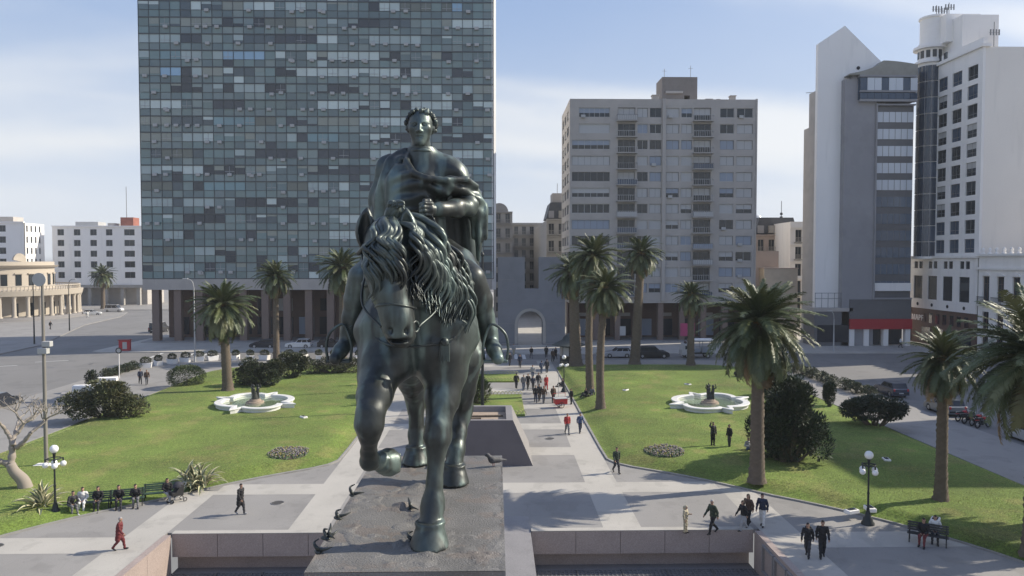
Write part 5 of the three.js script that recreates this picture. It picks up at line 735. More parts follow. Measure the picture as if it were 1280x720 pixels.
for (const [x, D, n, s, lab] of [[-25.2, 42.2, 44, 1.7, 'spiky variegated agave between the bare tree and the lamp post'], [-18.3, 46.4, 70, 1.75, 'spiky variegated agave clump beside the park bench with the buggy']]) {
  const t = thing('agave', lab, 'agave', x, 0.12, -D), R = rng(n); part('root_crown', new THREE.IcosahedronGeometry(0.22, 1), M.bark, t);
  for (let i = 0; i < n; i++) { const q = i / n, m = part('leaf', agLeaf, agMat, t, (R() - 0.5) * (n > 50 ? 1.3 : 0.2), 0.05, (R() - 0.5) * (n > 50 ? 0.9 : 0.2)); m.rotation.set(lerp(0.35, -1.05, q) + (R() - 0.5) * 0.3, i * 2.4 + R() * 0.5, (R() - 0.5) * 0.3, 'YXZ'); m.scale.setScalar(s * (0.65 + 0.4 * R())); }
}
// round flower beds
for (const [x, D, lab] of [[-14.6, 53.2, 'low round flower bed on the lawn with the crowded benches'], [11.9, 53.2, 'low round flower bed with yellow and white blooms near the walking man']]) {
  const t = thing('flower_bed', lab, 'flower bed', x, LH - 0.03, -D), R = rng(40 + (x | 0)), leaf = [], fl = [];
  part('soil_mound', new THREE.SphereGeometry(1, 24, 8, 0, 6.3, 0, 1.57).scale(1.42, 0.14, 1.6), M.soil, t);
  for (let i = 0; i < 700; i++) { const a = R() * 6.283, r = Math.sqrt(R()), px = Math.cos(a) * r * 1.4, pz = Math.sin(a) * r * 1.58, y = 0.14 * Math.sqrt(Math.max(0, 1 - r * r)), h = 0.05 + R() * 0.12; leaf.push(paint(new THREE.ConeGeometry(0.06, h, 4).translate(px, y + h / 2, pz), [0.05, 0.07 + 0.04 * R(), 0.03])); if (i % 2 === 0) { const c = [[0.34, 0.30, 0.28], [0.34, 0.27, 0.07], [0.20, 0.14, 0.20], [0.28, 0.25, 0.22]][R() * 4 | 0]; fl.push(paint(new THREE.IcosahedronGeometry(0.045, 0).translate(px + 0.03, y + h + 0.02, pz), c)); } }
  part('leaves', leaf, foliageMat, t).userData.kind = 'stuff'; part('blooms', fl, foliageMat, t).userData.kind = 'stuff';
}
// ---------- fountains ----------
function fountainOutline(a, b, k) { const o = []; for (let i = 0; i < 128; i++) { const th = i / 128 * 2 * Math.PI, c2 = Math.cos(2 * th); let r = 0.74 + 0.26 * Math.pow(Math.abs(c2), 0.8); const dd = Math.abs(((th - Math.PI / 4) % (Math.PI / 2) + Math.PI / 2) % (Math.PI / 2)); const cusp = Math.min(dd, Math.PI / 2 - dd); r += 0.40 * Math.max(0, 1 - cusp / 0.15); o.push([Math.cos(th) * r * a + Math.sign(Math.cos(th)) * -k * Math.abs(Math.cos(th)), Math.sin(th) * r * b - Math.sign(Math.sin(th)) * k * Math.abs(Math.sin(th))]); } return o; }
function ringGeo(out, inn, y0, y1, bev) { const s = poly(out); s.holes.push(poly(inn)); const g = new THREE.ExtrudeGeometry(s, { depth: y1 - y0 - 2 * bev, bevelEnabled: bev > 0, bevelSize: bev, bevelThickness: bev, bevelSegments: 3 }); g.rotateX(-Math.PI / 2); return boxUV(g.translate(0, y0 + bev, 0)); }
let fountProto;
for (const [x, D, lab, turn] of [[-22.7, 71.6, 'white lobed marble fountain on the lawn by the glass tower', 0.5], [20.1, 70.6, 'white lobed marble fountain on the lawn by the two standing visitors', -0.5]]) {
  if (fountProto) { copyOf(fountProto, lab, x, LH - 0.06, -D, turn); continue; }
  const t = fountProto = thing('fountain', lab, 'fountain', x, LH - 0.06, -D, turn, 'matching fountains on the two lawns');
  part('basin_wall', [ringGeo(fountainOutline(3.5, 4.4, 0.1), fountainOutline(3.5, 4.4, 0.42), 0, 0.36, 0.06), ringGeo(fountainOutline(3.5, 4.4, -0.06), fountainOutline(3.5, 4.4, 0.48), 0.33, 0.48, 0.05)], M.marble, t);
  part('basin_floor', sheet(poly(fountainOutline(3.5, 4.4, 0.5))), M.marble, t, 0, 0.06, 0); part('water', sheet(poly(fountainOutline(3.5, 4.4, 0.58))), new THREE.MeshPhysicalMaterial({ color: 0xd8e4d4, roughness: 0.04, transmission: 0.85, thickness: 0 }), t, 0, 0.24, 0);
  part('pedestal', [cyl(0.95, 0.8, 0.32, 0, 0.05, 0, 8), cyl(0.6, 0.5, 0.2, 0, 0.37, 0, 8)], M.sand, t);
  const fig = []; for (let k = 0; k < 3; k++) { const a = k * 2.1, c = Math.cos(a) * 0.28, s = Math.sin(a) * 0.28; fig.push(...chain([[c, 0.8, s, 0.09], [c, 1.1, s, 0.10], [c * 0.9, 1.45, s * 0.9, 0.15], [c, 1.75, s, 0.14]]), [c * 1.2, 0.8, s * 0.6, 0.08, c, 1.2, s, 0.1], [c, 2.0, s, 0.12, c, 2.05, s, 0.12], [c, 1.75, s, 0.07, c * 2.0, 1.9, s * 2.0, 0.05], [c * 2.0, 1.9, s * 2.0, 0.05, c * 1.7, 2.25, s * 1.7, 0.04]); } fig.push([0, 0.7, 0, 0.35, 0, 1.3, 0, 0.2]);
  const [lo, hi] = boundsOf(fig, 0.1); part('figures', surf((px, y, z) => { let d = 1e3; for (const q of fig) d = smin(d, cap(q, px, y, z), 0.06); return d; }, lo, hi, 0.035), mat([0.035, 0.038, 0.035], 0.5, { metal: 0.4 }), t, 0, -0.22, 0);
}
// ---------- street furniture ----------
function lampPost() {
  const t = new THREE.Group(); const iron = mat([0.03, 0.035, 0.035], 0.5, { metal: 0.4 });
  part('base', [lathe([[0.34, 0], [0.34, 0.10], [0.27, 0.16], [0.24, 0.34], [0.16, 0.42], [0.13, 0.62], [0.09, 0.70]], 12)], iron, t);
  part('shaft', [lathe([[0.075, 0.68], [0.085, 0.8], [0.06, 0.9], [0.055, 1.6], [0.075, 1.66], [0.05, 1.75], [0.04, 3.0], [0.07, 3.06], [0.05, 3.15]], 12)], iron, t);
  const arms = [new THREE.TorusGeometry(0.34, 0.03, 6, 24).rotateX(Math.PI / 2).translate(0, 3.18, 0)]; for (let i = 0; i < 4; i++) { const a = i * Math.PI / 2 + 0.5; arms.push(bar([0, 3.1, 0], [Math.cos(a) * 0.42, 3.18, Math.sin(a) * 0.42], 0.025)); arms.push(bar([Math.cos(a) * 0.42, 3.2, Math.sin(a) * 0.42], [Math.cos(a) * 0.42, 3.0, Math.sin(a) * 0.42], 0.04)); } arms.push(cyl(0.05, 0.09, 0.4, 0, 3.12, 0, 10)); part('arm_ring', arms, iron, t);
  for (let i = 0; i < 4; i++) { const a = i * Math.PI / 2 + 0.5; part('globe', cached('globeS', () => new THREE.SphereGeometry(0.16, 18, 12)), M.globe, t, Math.cos(a) * 0.42, 2.86, Math.sin(a) * 0.42); }
  part('top_globe', new THREE.SphereGeometry(0.225, 20, 14), M.globe, t, 0, 3.70, 0); part('globe_collar', cyl(0.10, 0.12, 0.08, 0, 3.46, 0, 12), iron, t); return t;
}
const lampProto = lampPost();
for (const [x, D, lab] of [[-24.1, 41.6, 'five globe lamp post beside the agave and the crowded bench'], [19.7, 39.4, 'five globe lamp post at the lawn edge in front of the conifer lawn'], [7.2, 80.1, 'five globe lamp post beside the red cart on the walkway'], [-12.2, 83, 'five globe lamp post on the far side of the stripe path behind the horse'], [-10.9, 96, 'farther five globe lamp post near the road behind the horse']]) { const l = lampProto.clone(); l.name = numbered('lamp_post'); l.position.set(x, 0, -D); l.rotation.y = x; l.scale.setScalar(1); tag(l, lab, 'lamp post', 'globe lamp posts round the lawns'); scene.add(l); }
function bench(label, x, D, turn, mt = mat([0.045, 0.085, 0.06], 0.5)) {
  const t = thing('park_bench', label, 'bench', x, 0, -D, turn); const w = 1.8;
  for (let i = 0; i < 4; i++) part('seat_slat', rbox(w, 0.035, 0.09, 0.01, 0, 0.45, 0.2 - i * 0.11), mt, t); for (let i = 0; i < 4; i++) { const m = part('back_slat', rbox(w, 0.09, 0.035, 0.01), mt, t, 0, 0.56 + i * 0.11, -0.2 - i * 0.025); m.rotation.x = -0.2; }
  for (const s of [-1, 1]) part('iron_end', [bar([s * 0.8, 0, 0.22], [s * 0.8, 0.43, 0.2], 0.03), bar([s * 0.8, 0, -0.3], [s * 0.8, 0.43, -0.16], 0.03), bar([s * 0.8, 0.42, 0.24], [s * 0.8, 0.42, -0.18], 0.03), bar([s * 0.8, 0.42, -0.18], [s * 0.8, 0.95, -0.29], 0.03), bar([s * 0.8, 0.66, 0.2], [s * 0.8, 0.66, -0.22], 0.025), bar([s * 0.8, 0.43, 0.2], [s * 0.8, 0.66, 0.2], 0.02)], M.darkmetal, t); return t;
}
bench('park bench holding the two sitters in black nearest the lamp post', -22.6, 42.7, 0.25); bench('park bench with a sitter in black at the far end from the lamp post', -21.0, 43.2, 0.35); bench('green park bench with a grey trousered sitter beside the agave clump', -19.6, 44.3, 0.3); bench('dark park bench with two sitters at the lawn kerb', 21.3, 36.6, -0.55, mat([0.03, 0.03, 0.03], 0.5));
{
  const t = thing('utility_pole', 'tall grey wooden pole with cabinets and a round lamp rising from the lawn', 'pole', -29.9, LH - 0.1, -50.7);
  part('pole', cyl(0.13, 0.085, 12.6, 0, 0, 0, 12), mat([0.27, 0.25, 0.22], 0.85, { map: tGrain, tile: 1 }), t); part('cabinet', rbox(0.62, 0.4, 0.4, 0.04, 0.1, 7.7, 0.2), BM.acbox, t); part('cabinet', rbox(0.55, 0.36, 0.4, 0.04, 0.3, 8.15, 0.1), BM.acbox, t); part('floodlight', [new THREE.CylinderGeometry(0.42, 0.36, 0.14, 20).rotateX(Math.PI / 2).translate(0, 12.4, 0.25), new THREE.CylinderGeometry(0.44, 0.44, 0.04, 20).rotateX(Math.PI / 2).translate(0, 12.4, 0.34)], BM.acbox, t); part('footing', rbox(1.6, 0.12, 0.7, 0.03, 0.1, 0.06, 0), BM.white, t);
}
function streetLight(label, x, D, H, arm, mt = M.steel) { const t = thing('street_light', label, 'street light', x, 0, -D); part('pole', cyl(0.13, 0.06, H, 0, 0, 0, 10), mt, t); const a = part('arm', tube([[0, H - 0.05, 0], [arm * 0.2, H + 0.8, 0], [arm * 0.7, H + 1.2, 0], [arm, H + 1.25, 0]], 0.045, 12, 6), mt, t); part('lamp_head', rbox(0.75, 0.16, 0.28, 0.06, arm * 1.15, H + 1.22, 0), BM.acbox, a); }
streetLight('white street light with a curved arm behind the bushy palm', -41.4, 105, 10.2, -1.0, BM.acbox); streetLight('dark street light on the pavement before the round building', -77, 128, 10.4, 0.9, M.darkmetal); streetLight('street light farther along the pavement of the round building', -84.5, 152, 9, 0.9, M.darkmetal); streetLight('short dark street light at the avenue kerb corner before the round building', -76, 113.8, 6.4, -0.7, M.darkmetal); streetLight('street light in front of the gabled block shop', 51.5, 114.5, 5, -0.6, BM.acbox);
{ const t = thing('road_sign', 'round sign on a white post by the road planters', 'road sign', -44.6, 0, -90.5); part('post', cyl(0.05, 0.05, 3.2, 0, 0, 0, 8), BM.white, t); part('disc', [new THREE.CylinderGeometry(0.36, 0.36, 0.04, 20).rotateX(Math.PI / 2).translate(0, 3.3, 0.05)], M.darkmetal, t); part('centre', new THREE.CylinderGeometry(0.24, 0.24, 0.045, 20).rotateX(Math.PI / 2).translate(0, 3.3, 0.055), BM.acbox, t); }
for (const [x, D, w, lab] of [[-42.4, 78.6, 1.9, 'white concrete block by the road with a bush behind it'], [-42.6, 83.8, 2.0, 'white concrete block with a dark striped end by the road'], [-41.4, 74.4, 1.5, 'grey shaded concrete block behind the wooden pole']]) { const t = thing('concrete_block', lab, 'block', x, 0, -D, 0.25); part('body', rbox(w, 1.15, 1.0, 0.06, 0, 0.575, 0), x > -41.5 ? BM.concrete : BM.white, t); part('stripe_panel', [box(0.04, 0.9, 0.7, -w / 2 - 0.012, 0.58, 0)], M.darkmetal, t); }
shrub('block_bush', 'small dark bush standing behind the white concrete block', 'bush', -42.9, 81, [[0, 0.9, 0, 0.6, 1.1, 0.6]], 900, 0.2, 0.06, [0.03, 0.04, 0.02], { y: 0 });
// planter boxes along the far kerb
{
  const sp = [[-45.6, 99.5], [-44.9, 101.6], [-43.8, 103.3], [-42.6, 104.8], [-41.2, 105.9], [-39.6, 106.6], [-36.6, 107.2], [-34.6, 107.3], [-32.6, 107.3], [-29.2, 107.3], [-27.2, 107.3], [-25.0, 107.3], [-22.8, 107.3], [-19.2, 107.2], [-16.8, 107.2]];
  let pr; for (const [x, D] of sp) { if (pr) { copyOf(pr, null, x, 0, -D, x * 0.3); continue; } pr = thing('planter_box', 'white kerbside planter box with a small clipped bush, one of the row along the avenue', 'planter', x, 0, -D, 0.3, 'planter boxes along the avenue kerb'); part('box', (() => { const s = poly([[-0.62, 0], [0.62, 0], [0.75, 0.62], [-0.75, 0.62]]); return boxUV(new THREE.ExtrudeGeometry(s, { depth: 0.7, bevelEnabled: true, bevelSize: 0.03, bevelThickness: 0.03, bevelSegments: 1 }).translate(0, 0, -0.35)); })(), BM.white, pr); part('soil', box(1.3, 0.05, 0.66, 0, 0.63, 0), M.soil, pr); part('bush', foliage(5, [[0, 0.95, 0, 0.65, 0.4, 0.45]], 700, 0.14, 0.06, [0.05, 0.065, 0.028]), foliageMat, pr); }
}
for (let i = 0; i < 4; i++) shrub('kerb_hedge', 'low dark hedge along the curved avenue kerb between the round sign and the planter row', 'hedge', -46.6 + 0.1 * i, 91.5 + i * 2.1, [[0, 0.4, 0, 0.6, 0.5, 1.1]], 900, 0.15, 0.06, [0.04, 0.055, 0.025], { y: 0, group: 'hedge pieces along the curved kerb' });
// floodlight boxes half sunk in the lawns
for (const [x, D, lab] of [[-16.6, 65.5, 'flat white floodlight box on the lawn near the fountain by the glass tower'], [22.9, 38.7, 'white floodlight box on the lawn by the bench'], [20.4, 40.6, 'flat white cover on the bank right behind the lamp post'], [19.2, 40.2, 'pale box on the bank at the conifer side of the lamp post'], [13.5, 78.5, 'flat pale box on the lawn between the leaning palm and the fountain'], [20.9, 82, 'white floodlight box behind the far rim of the fountain'], [26.5, 50.6, 'pale double slab on the shaded lawn']]) { const t = thing('lawn_box', lab, 'box', x, LH - 0.08, -D, x); part('housing', rbox(0.75, 0.22, 0.42, 0.05, 0, 0.09, 0), BM.white, t); part('glass_face', box(0.5, 0.02, 0.26, 0, 0.205, 0), M.glass, t); }
// hoop fences round the small lawns
for (const [d0, lab] of [[67.6, 'low pale hoop fence around the small lawn behind the planter'], [86.6, 'low pale hoop fence around the farther small lawn']]) { const t = thing('hoop_fence', lab, 'fence', AX - 0.1, 0.1, -d0); const m = mat([0.45, 0.42, 0.2], 0.6); for (let i = 0; i < 24; i++) part('hoop', cached('hoop', () => new THREE.TorusGeometry(0.2, 0.022, 5, 10, Math.PI).scale(1, 1.9, 1)), m, t, -4.2 + i * 0.365, 0, -0.15 + 0); for (let i = 0; i < 24; i++) part('hoop', gcache.hoop, m, t, -4.2 + i * 0.365, 0, d0 < 70 ? -10.1 : -5.1); }

// grass blades over the nearer lawns: nobody could count them
{
  const R = rng(99), N = 150000, pos = [], col = []; for (let k = 0; k < 4; k++) { const a = k * 1.7, w = 0.010, l = 0.026 + 0.008 * k, x = Math.cos(a) * 0.03, z = Math.sin(a) * 0.03; pos.push(x - Math.sin(a) * w, 0, z + Math.cos(a) * w, x + Math.sin(a) * w, 0, z - Math.cos(a) * w, x * 2.6, l, z * 2.6); }
  const g = new THREE.BufferGeometry(); g.setAttribute('position', new THREE.Float32BufferAttribute(pos, 3)); g.computeVertexNormals(); g.setAttribute('uv', new THREE.BufferAttribute(new Float32Array(pos.length / 3 * 2), 2));
  const im = new THREE.InstancedMesh(g, mat([1, 1, 1], 0.9, { side: THREE.DoubleSide }), N), ol = [lawnOutline(false), lawnOutline(true)], inside = (o, x, d) => { let c = false; for (let i = 0, j = o.length - 1; i < o.length; j = i++) if ((o[i][1] > d) !== (o[j][1] > d) && x < (o[j][0] - o[i][0]) * (d - o[i][1]) / (o[j][1] - o[i][1]) + o[i][0]) c = !c; return c; };
  const ctr = [[22.5, 66], [2 * AX - 22.5, 66]], q = new THREE.Matrix4(), c = new THREE.Color(), rot = new THREE.Quaternion(), up = new THREE.Vector3(0, 1, 0); let n = 0;
  const height = (k, x, d) => { const o = ol[k], cx = ctr[k][0], cd = ctr[k][1], a0 = Math.atan2(d - cd, x - cx), rr = Math.hypot(x - cx, d - cd); let best = 1e9; for (let i = 0; i < o.length; i++) { const p = o[i], r = o[(i + 1) % o.length], ex = p[0] - cx, ed = p[1] - cd, fx = r[0] - cx, fd = r[1] - cd, vx = Math.cos(a0), vd = Math.sin(a0), den = (fx - ex) * vd - (fd - ed) * vx; if (Math.abs(den) < 1e-9) continue; const s = (ed * vx - ex * vd) / den; if (s < -0.001 || s > 1.001) continue; const hx = ex + (fx - ex) * s, hd = ed + (fd - ed) * s, t = hx * vx + hd * vd; if (t > 0) best = Math.min(best, t); } const dist = best - rr; return dist < 0 ? null : 0.05 + (LH - 0.05) * sstep(0, 2.2, dist) + 0.10 * (fbm(x * 0.25, d * 0.25, 4, 2) - 0.5) * sstep(0.3, 3, dist); };
  while (n < N) { const k = R() < 0.5 ? 0 : 1, u = R(), d = 29 + 70 * Math.pow(u, 1.6), x = k ? -36 + 28 * R() : 7.8 + 25 * R(); if (!inside(ol[k], x, d)) continue; const h = height(k, x, d); if (h === null) continue; const s = 0.6 + 0.8 * R(); rot.setFromAxisAngle(up, R() * 6.28); q.compose(new THREE.Vector3(x, h - 0.012, -d), rot, new THREE.Vector3(s, s, s)); im.setMatrixAt(n, q); const v = 0.85 + 0.35 * R(), y = fbm(x * 0.4, d * 0.4, 6, 3); c.setRGB((0.29 + 0.10 * y) * v, 0.37 * v, 0.12 * v); im.setColorAt(n, c); n++; }
  im.name = 'grass'; im.userData.kind = 'stuff'; im.userData.label = 'short grass blades covering the two lawns'; im.userData.category = 'grass'; im.castShadow = im.receiveShadow = true; scene.add(im);
}

for (const [x, D, y, lab] of [[-12.6, 43.6, 0, 'round iron manhole cover on the grey paving near the black coated walker'], [4.2, 59, 0, 'round iron manhole cover on the walkway ahead of the red jacket'], [-55, 104, -0.13, 'round iron manhole cover on the sunlit avenue'], [-24.5, 37.2, 0, 'round iron manhole cover on the pale band near the lamp post']]) { const t = thing('manhole_cover', lab, 'manhole cover', x, y, -D); part('rim', new THREE.TorusGeometry(0.36, 0.03, 6, 24).rotateX(Math.PI / 2).translate(0, 0.004, 0), M.grate, t); part('lid', cyl(0.34, 0.34, 0.02, 0, 0, 0, 24), mat([0.09, 0.085, 0.08], 0.6, { metal: 0.4, bump: 0.01, btile: 0.2 }), t); }
// ---------- vehicles ----------
const tyreG = new THREE.TorusGeometry(0.25, 0.085, 8, 20).rotateY(Math.PI / 2), rimG = merge([new THREE.CylinderGeometry(0.19, 0.19, 0.14, 16).rotateZ(Math.PI / 2)]), rimM = mat([0.45, 0.45, 0.46], 0.35, { metal: 0.7 });
const lampM = mat([0.75, 0.75, 0.72], 0.15), tailM = mat([0.4, 0.02, 0.02], 0.3);
function car(label, x, D, turn, col, kind = 'hatch', o = {}) {   // nose towards local +x
  const t = thing(kind === 'van' ? 'parked_van' : 'parked_car', label, kind === 'van' ? 'van' : 'car', x, -0.13, -D, turn), L = kind === 'van' ? 4.5 : kind === 'suv' ? 4.6 : 4.0, W = 1.74, P = new THREE.MeshPhysicalMaterial({ roughness: 0.35, metalness: 0.25, clearcoat: 0.8, clearcoatRoughness: 0.1 }); P.color.setRGB(...col);
  const h = kind === 'van' ? 1.95 : kind === 'suv' ? 1.68 : 1.47, bl = kind === 'van' ? 1.05 : kind === 'suv' ? 1.0 : 0.9, f = L / 2;
  const s = new THREE.Shape(); s.moveTo(-f, 0.32); s.lineTo(-f + 0.02, bl - 0.05); s.lineTo(-f + 0.08, bl); s.lineTo(f - (kind === 'van' ? 0.75 : 1.15), bl + 0.02); s.quadraticCurveTo(f - 0.25, bl - 0.08, f - 0.06, bl - 0.28); s.quadraticCurveTo(f + 0.03, 0.5, f - 0.02, 0.3);
  for (const wx of [f - 0.78, -f + 0.72]) { s.lineTo(wx + 0.40, 0.24); s.absarc(wx, 0.30, 0.38, -0.15, Math.PI + 0.15, false); } s.lineTo(-f, 0.32);
  part('body', boxUV(new THREE.ExtrudeGeometry(s, { depth: W - 0.16, bevelEnabled: true, bevelSize: 0.06, bevelThickness: 0.08, bevelSegments: 3, curveSegments: 10 }).translate(0, 0, -W / 2 + 0.08)), P, t);
  const g0 = kind === 'van' ? f - 0.72 : f - 1.2, g1 = kind === 'van' ? f - 1.35 : f - 1.95, g2 = -f + (kind === 'hatch' ? 0.45 : 0.22), g3 = -f + 0.10, cab = poly([[g3, bl - 0.02], [g0, bl - 0.02], [g1, h - 0.05], [g2, h - 0.05]]);
  part('cabin_glass', boxUV(new THREE.ExtrudeGeometry(cab, { depth: W - 0.42, bevelEnabled: true, bevelSize: 0.03, bevelThickness: 0.1, bevelSegments: 2 }).translate(0, 0, -W / 2 + 0.21)), BM.shop, t);
  part('roof', boxUV(rbox(g1 - g2 + 0.12, 0.09, W - 0.36, 0.04, (g1 + g2) / 2, h - 0.03, 0)), P, t);
  for (const z of [-1, 1]) { for (const q of [0.12, 0.5, 0.88]) { const bx0 = lerp(g3, g0, q), tx = lerp(g2, g1, q); part('pillar', bar([bx0, bl - 0.02, z * (W / 2 - 0.105)], [tx, h - 0.04, z * (W / 2 - 0.16)], 0.045), P, t); } part('headlight', rbox(0.14, 0.16, 0.34, 0.04, f - 0.08, 0.68, z * 0.62), lampM, t); part('tail_light', rbox(0.08, 0.26, 0.2, 0.03, -f - 0.01, 0.8, z * 0.7), tailM, t); part('mirror', rbox(0.12, 0.13, 0.18, 0.04, g0 - 0.25, bl + 0.08, z * (W / 2 + 0.07)), P, t);
    for (const wx of [f - 0.78, -f + 0.72]) { const w = part('wheel', tyreG, M.rubber, t, wx, 0.33, z * (W / 2 - 0.10)); w.rotation.y = Math.PI / 2; part('rim', rimG, rimM, w); } }
  part('bumper', [rbox(0.16, 0.2, W - 0.1, 0.05, f - 0.02, 0.42, 0), rbox(0.16, 0.2, W - 0.1, 0.05, -f + 0.02, 0.45, 0)], M.rubber, t); part('number_plate', [box(0.02, 0.12, 0.45, f + 0.07, 0.42, 0), box(0.02, 0.12, 0.45, -f - 0.07, 0.5, 0)], BM.acbox, t); return t;
}
car('silver hatchback waiting on the avenue behind the walkway palms', 17.6, 109.6, Math.PI, [0.42, 0.43, 0.45]); car('black sport utility car in front of the silver hatchback', 22.6, 109.0, 0, [0.012, 0.013, 0.016], 'suv');
car('white hatchback parked before the tower arcade', -31.7, 122.5, Math.PI, [0.75, 0.75, 0.73]); car('dark parked car between the white hatchback and the tower corner', -37.4, 122.6, Math.PI, [0.02, 0.022, 0.03]); car('black parked car between the white hatchback and the grey car', -26.6, 122.6, 0, [0.025, 0.02, 0.02]); car('grey parked car at the gate end of the row by the tower arcade', -21.6, 122.6, 0, [0.10, 0.10, 0.11]);
car('white car at the head of the avenue near the round building', -103, 196, 0.3, [0.75, 0.75, 0.73]); car('white van crossing at the head of the avenue', -104, 209, 0, [0.75, 0.75, 0.73], 'van'); car('dark van in the shade beside the tower corner', -66, 150, 1.4, [0.03, 0.03, 0.035], 'van'); car('dark green car parked in the side avenue behind the tower corner', -65.5, 160, 1.4, [0.03, 0.04, 0.035], 'suv');
car('dark car parked by the plaza kerb behind the bare tree', -47.6, 73.5, 1.5, [0.03, 0.035, 0.045]); car('silver car parked on the side road behind the arching palm', 41.6, 57.8, Math.PI / 2, [0.45, 0.46, 0.48]); car('dark blue car parked on the side road near the roadside bushes', 41.4, 78.4, Math.PI / 2, [0.03, 0.04, 0.07]); car('grey car parked on the side road between the dark blue and silver cars', 41.5, 69, Math.PI / 2, [0.16, 0.17, 0.18]); car('dark grey car parked behind the silver car on the side road', 41.6, 52.4, Math.PI / 2, [0.06, 0.06, 0.065], 'suv');
{ // small truck with a crate body
  const t = thing('delivery_truck', 'small white delivery truck with an open frame body on the avenue', 'truck', 29.0, -0.13, -109.2, Math.PI);
  part('cab', extr(poly([[1.0, 0.5], [2.2, 0.5], [2.25, 1.1], [1.95, 2.0], [1.0, 2.0]]), 1.7, 0.05), BM.acbox, t, 0, 0, -0.85); part('windscreen', box(0.06, 0.6, 1.4, 2.16, 1.5, 0), M.glass, t).rotation.z = 0.3; part('side_window', [box(0.6, 0.5, 0.04, 1.5, 1.55, 0.92), box(0.6, 0.5, 0.04, 1.5, 1.55, -0.92)], M.glass, t); part('load_floor', box(3.2, 0.18, 1.8, -0.7, 0.7, 0), M.darkmetal, t);
  const p = []; for (const x of [-2.2, -0.7, 0.8]) for (const z of [-0.85, 0.85]) p.push(bar([x, 0.8, z], [x, 2.5, z], 0.04)); for (const z of [-0.85, 0.85]) { p.push(bar([-2.2, 1.5, z], [0.8, 1.5, z], 0.035)); p.push(bar([-2.2, 1.15, z], [0.8, 1.15, z], 0.035)); } part('frame', p, M.steel, t); part('canopy', rbox(3.3, 0.22, 1.9, 0.05, -0.7, 2.6, 0), BM.white, t); part('boxes', [rbox(1.2, 0.7, 1.2, 0.04, -1.4, 1.15, 0), rbox(0.9, 0.5, 1.0, 0.04, 0, 1.05, 0)], BM.blindBlue, t);
  for (const x of [1.5, -1.5]) for (const z of [-0.82, 0.82]) { const w = part('wheel', tyreG, M.rubber, t, x, 0.33, z); w.rotation.y = Math.PI / 2; part('rim', rimG, rimM, w); }
}
function motorbike(label, x, D, turn, col) {
  const t = thing('motorcycle', label, 'motorcycle', x, -0.13, -D, turn), P = mat(col, 0.3); for (const z of [-0.62, 0.62]) { const w = part('wheel', cached('mw', () => new THREE.TorusGeometry(0.27, 0.06, 7, 18).rotateY(Math.PI / 2)), M.rubber, t, 0, 0.33, z); part('hub', cached('mh', () => merge([new THREE.CylinderGeometry(0.07, 0.07, 0.12, 8).rotateZ(Math.PI / 2), bar([0, 0, -0.25], [0, 0, 0.25], 0.012), bar([0, -0.25, 0], [0, 0.25, 0], 0.012)])), rimM, w); }
  part('frame', [bar([0, 0.33, 0.62], [0, 0.95, 0.42], 0.035), bar([0, 0.33, -0.62], [0, 0.6, -0.2], 0.03), bar([0, 0.4, 0.2], [0, 0.4, -0.3], 0.05), rbox(0.24, 0.32, 0.4, 0.05, 0, 0.48, 0)], M.darkmetal, t); part('fuel_tank', new THREE.SphereGeometry(0.2, 12, 8).scale(0.75, 0.65, 1.35).translate(0, 0.82, 0.15), P, t); part('seat', rbox(0.24, 0.1, 0.62, 0.04, 0, 0.8, -0.35), M.rubber, t); for (const [y, z] of [[0.68, 0.62], [0.70, -0.66]]) part('mudguard', rbox(0.14, 0.04, 0.4, 0.015, 0, y, z), P, t); part('handlebar', [bar([-0.33, 1.02, 0.32], [0.33, 1.02, 0.32], 0.018)], M.steel, t); part('headlight', new THREE.SphereGeometry(0.09, 10, 8).translate(0, 0.9, 0.55), lampM, t);
}
[[41.0, 65.4, 'red motorcycle at the dark blue car end of the motorcycle rank', [0.42, 0.02, 0.03]], [41.0, 64.5, 'black motorcycle in the rank between two red ones', [0.03, 0.03, 0.03]], [41.1, 63.6, 'red motorcycle second from the silver car in the rank', [0.45, 0.03, 0.03]], [41.0, 62.7, 'red motorcycle next to the silver car in the rank', [0.38, 0.02, 0.02]]].forEach(([x, D, l, c]) => motorbike(l, x, D, 1.9, c));
{ // red vendor cart
  const t = thing('vendor_cart', 'red three sided vendor cart with a pole on the walkway', 'cart', 6.1, 0, -71.6, 0.2), r = mat([0.45, 0.03, 0.03], 0.5);
  part('tray', rbox(1.2, 0.5, 0.8, 0.04, 0, 0.62, 0), r, t); part('counter', rbox(1.3, 0.06, 0.9, 0.02, 0, 0.91, 0), BM.acbox, t); part('rail', [bar([-0.6, 0.9, -0.4], [-0.6, 1.3, -0.4], 0.02), bar([0.6, 0.9, -0.4], [0.6, 1.3, -0.4], 0.02), bar([-0.6, 1.3, -0.4], [0.6, 1.3, -0.4], 0.02)], r, t); part('pole', bar([-0.1, 0.9, -0.3], [-0.1, 3.4, -0.3], 0.025), BM.acbox, t); for (const s of [-1, 1]) part('wheel', [new THREE.TorusGeometry(0.26, 0.03, 6, 18).translate(0, 0.28, 0.42 * s), bar([-0.25, 0.28, 0.42 * s], [0.25, 0.28, 0.42 * s], 0.012), bar([0, 0.03, 0.42 * s], [0, 0.53, 0.42 * s], 0.012)], M.rubber, t); part('handle', [bar([0.6, 0.75, 0.3], [1.0, 0.9, 0.3], 0.02), bar([0.6, 0.75, -0.3], [1.0, 0.9, -0.3], 0.02), bar([1.0, 0.9, -0.3], [1.0, 0.9, 0.3], 0.02)], M.darkmetal, t);
}
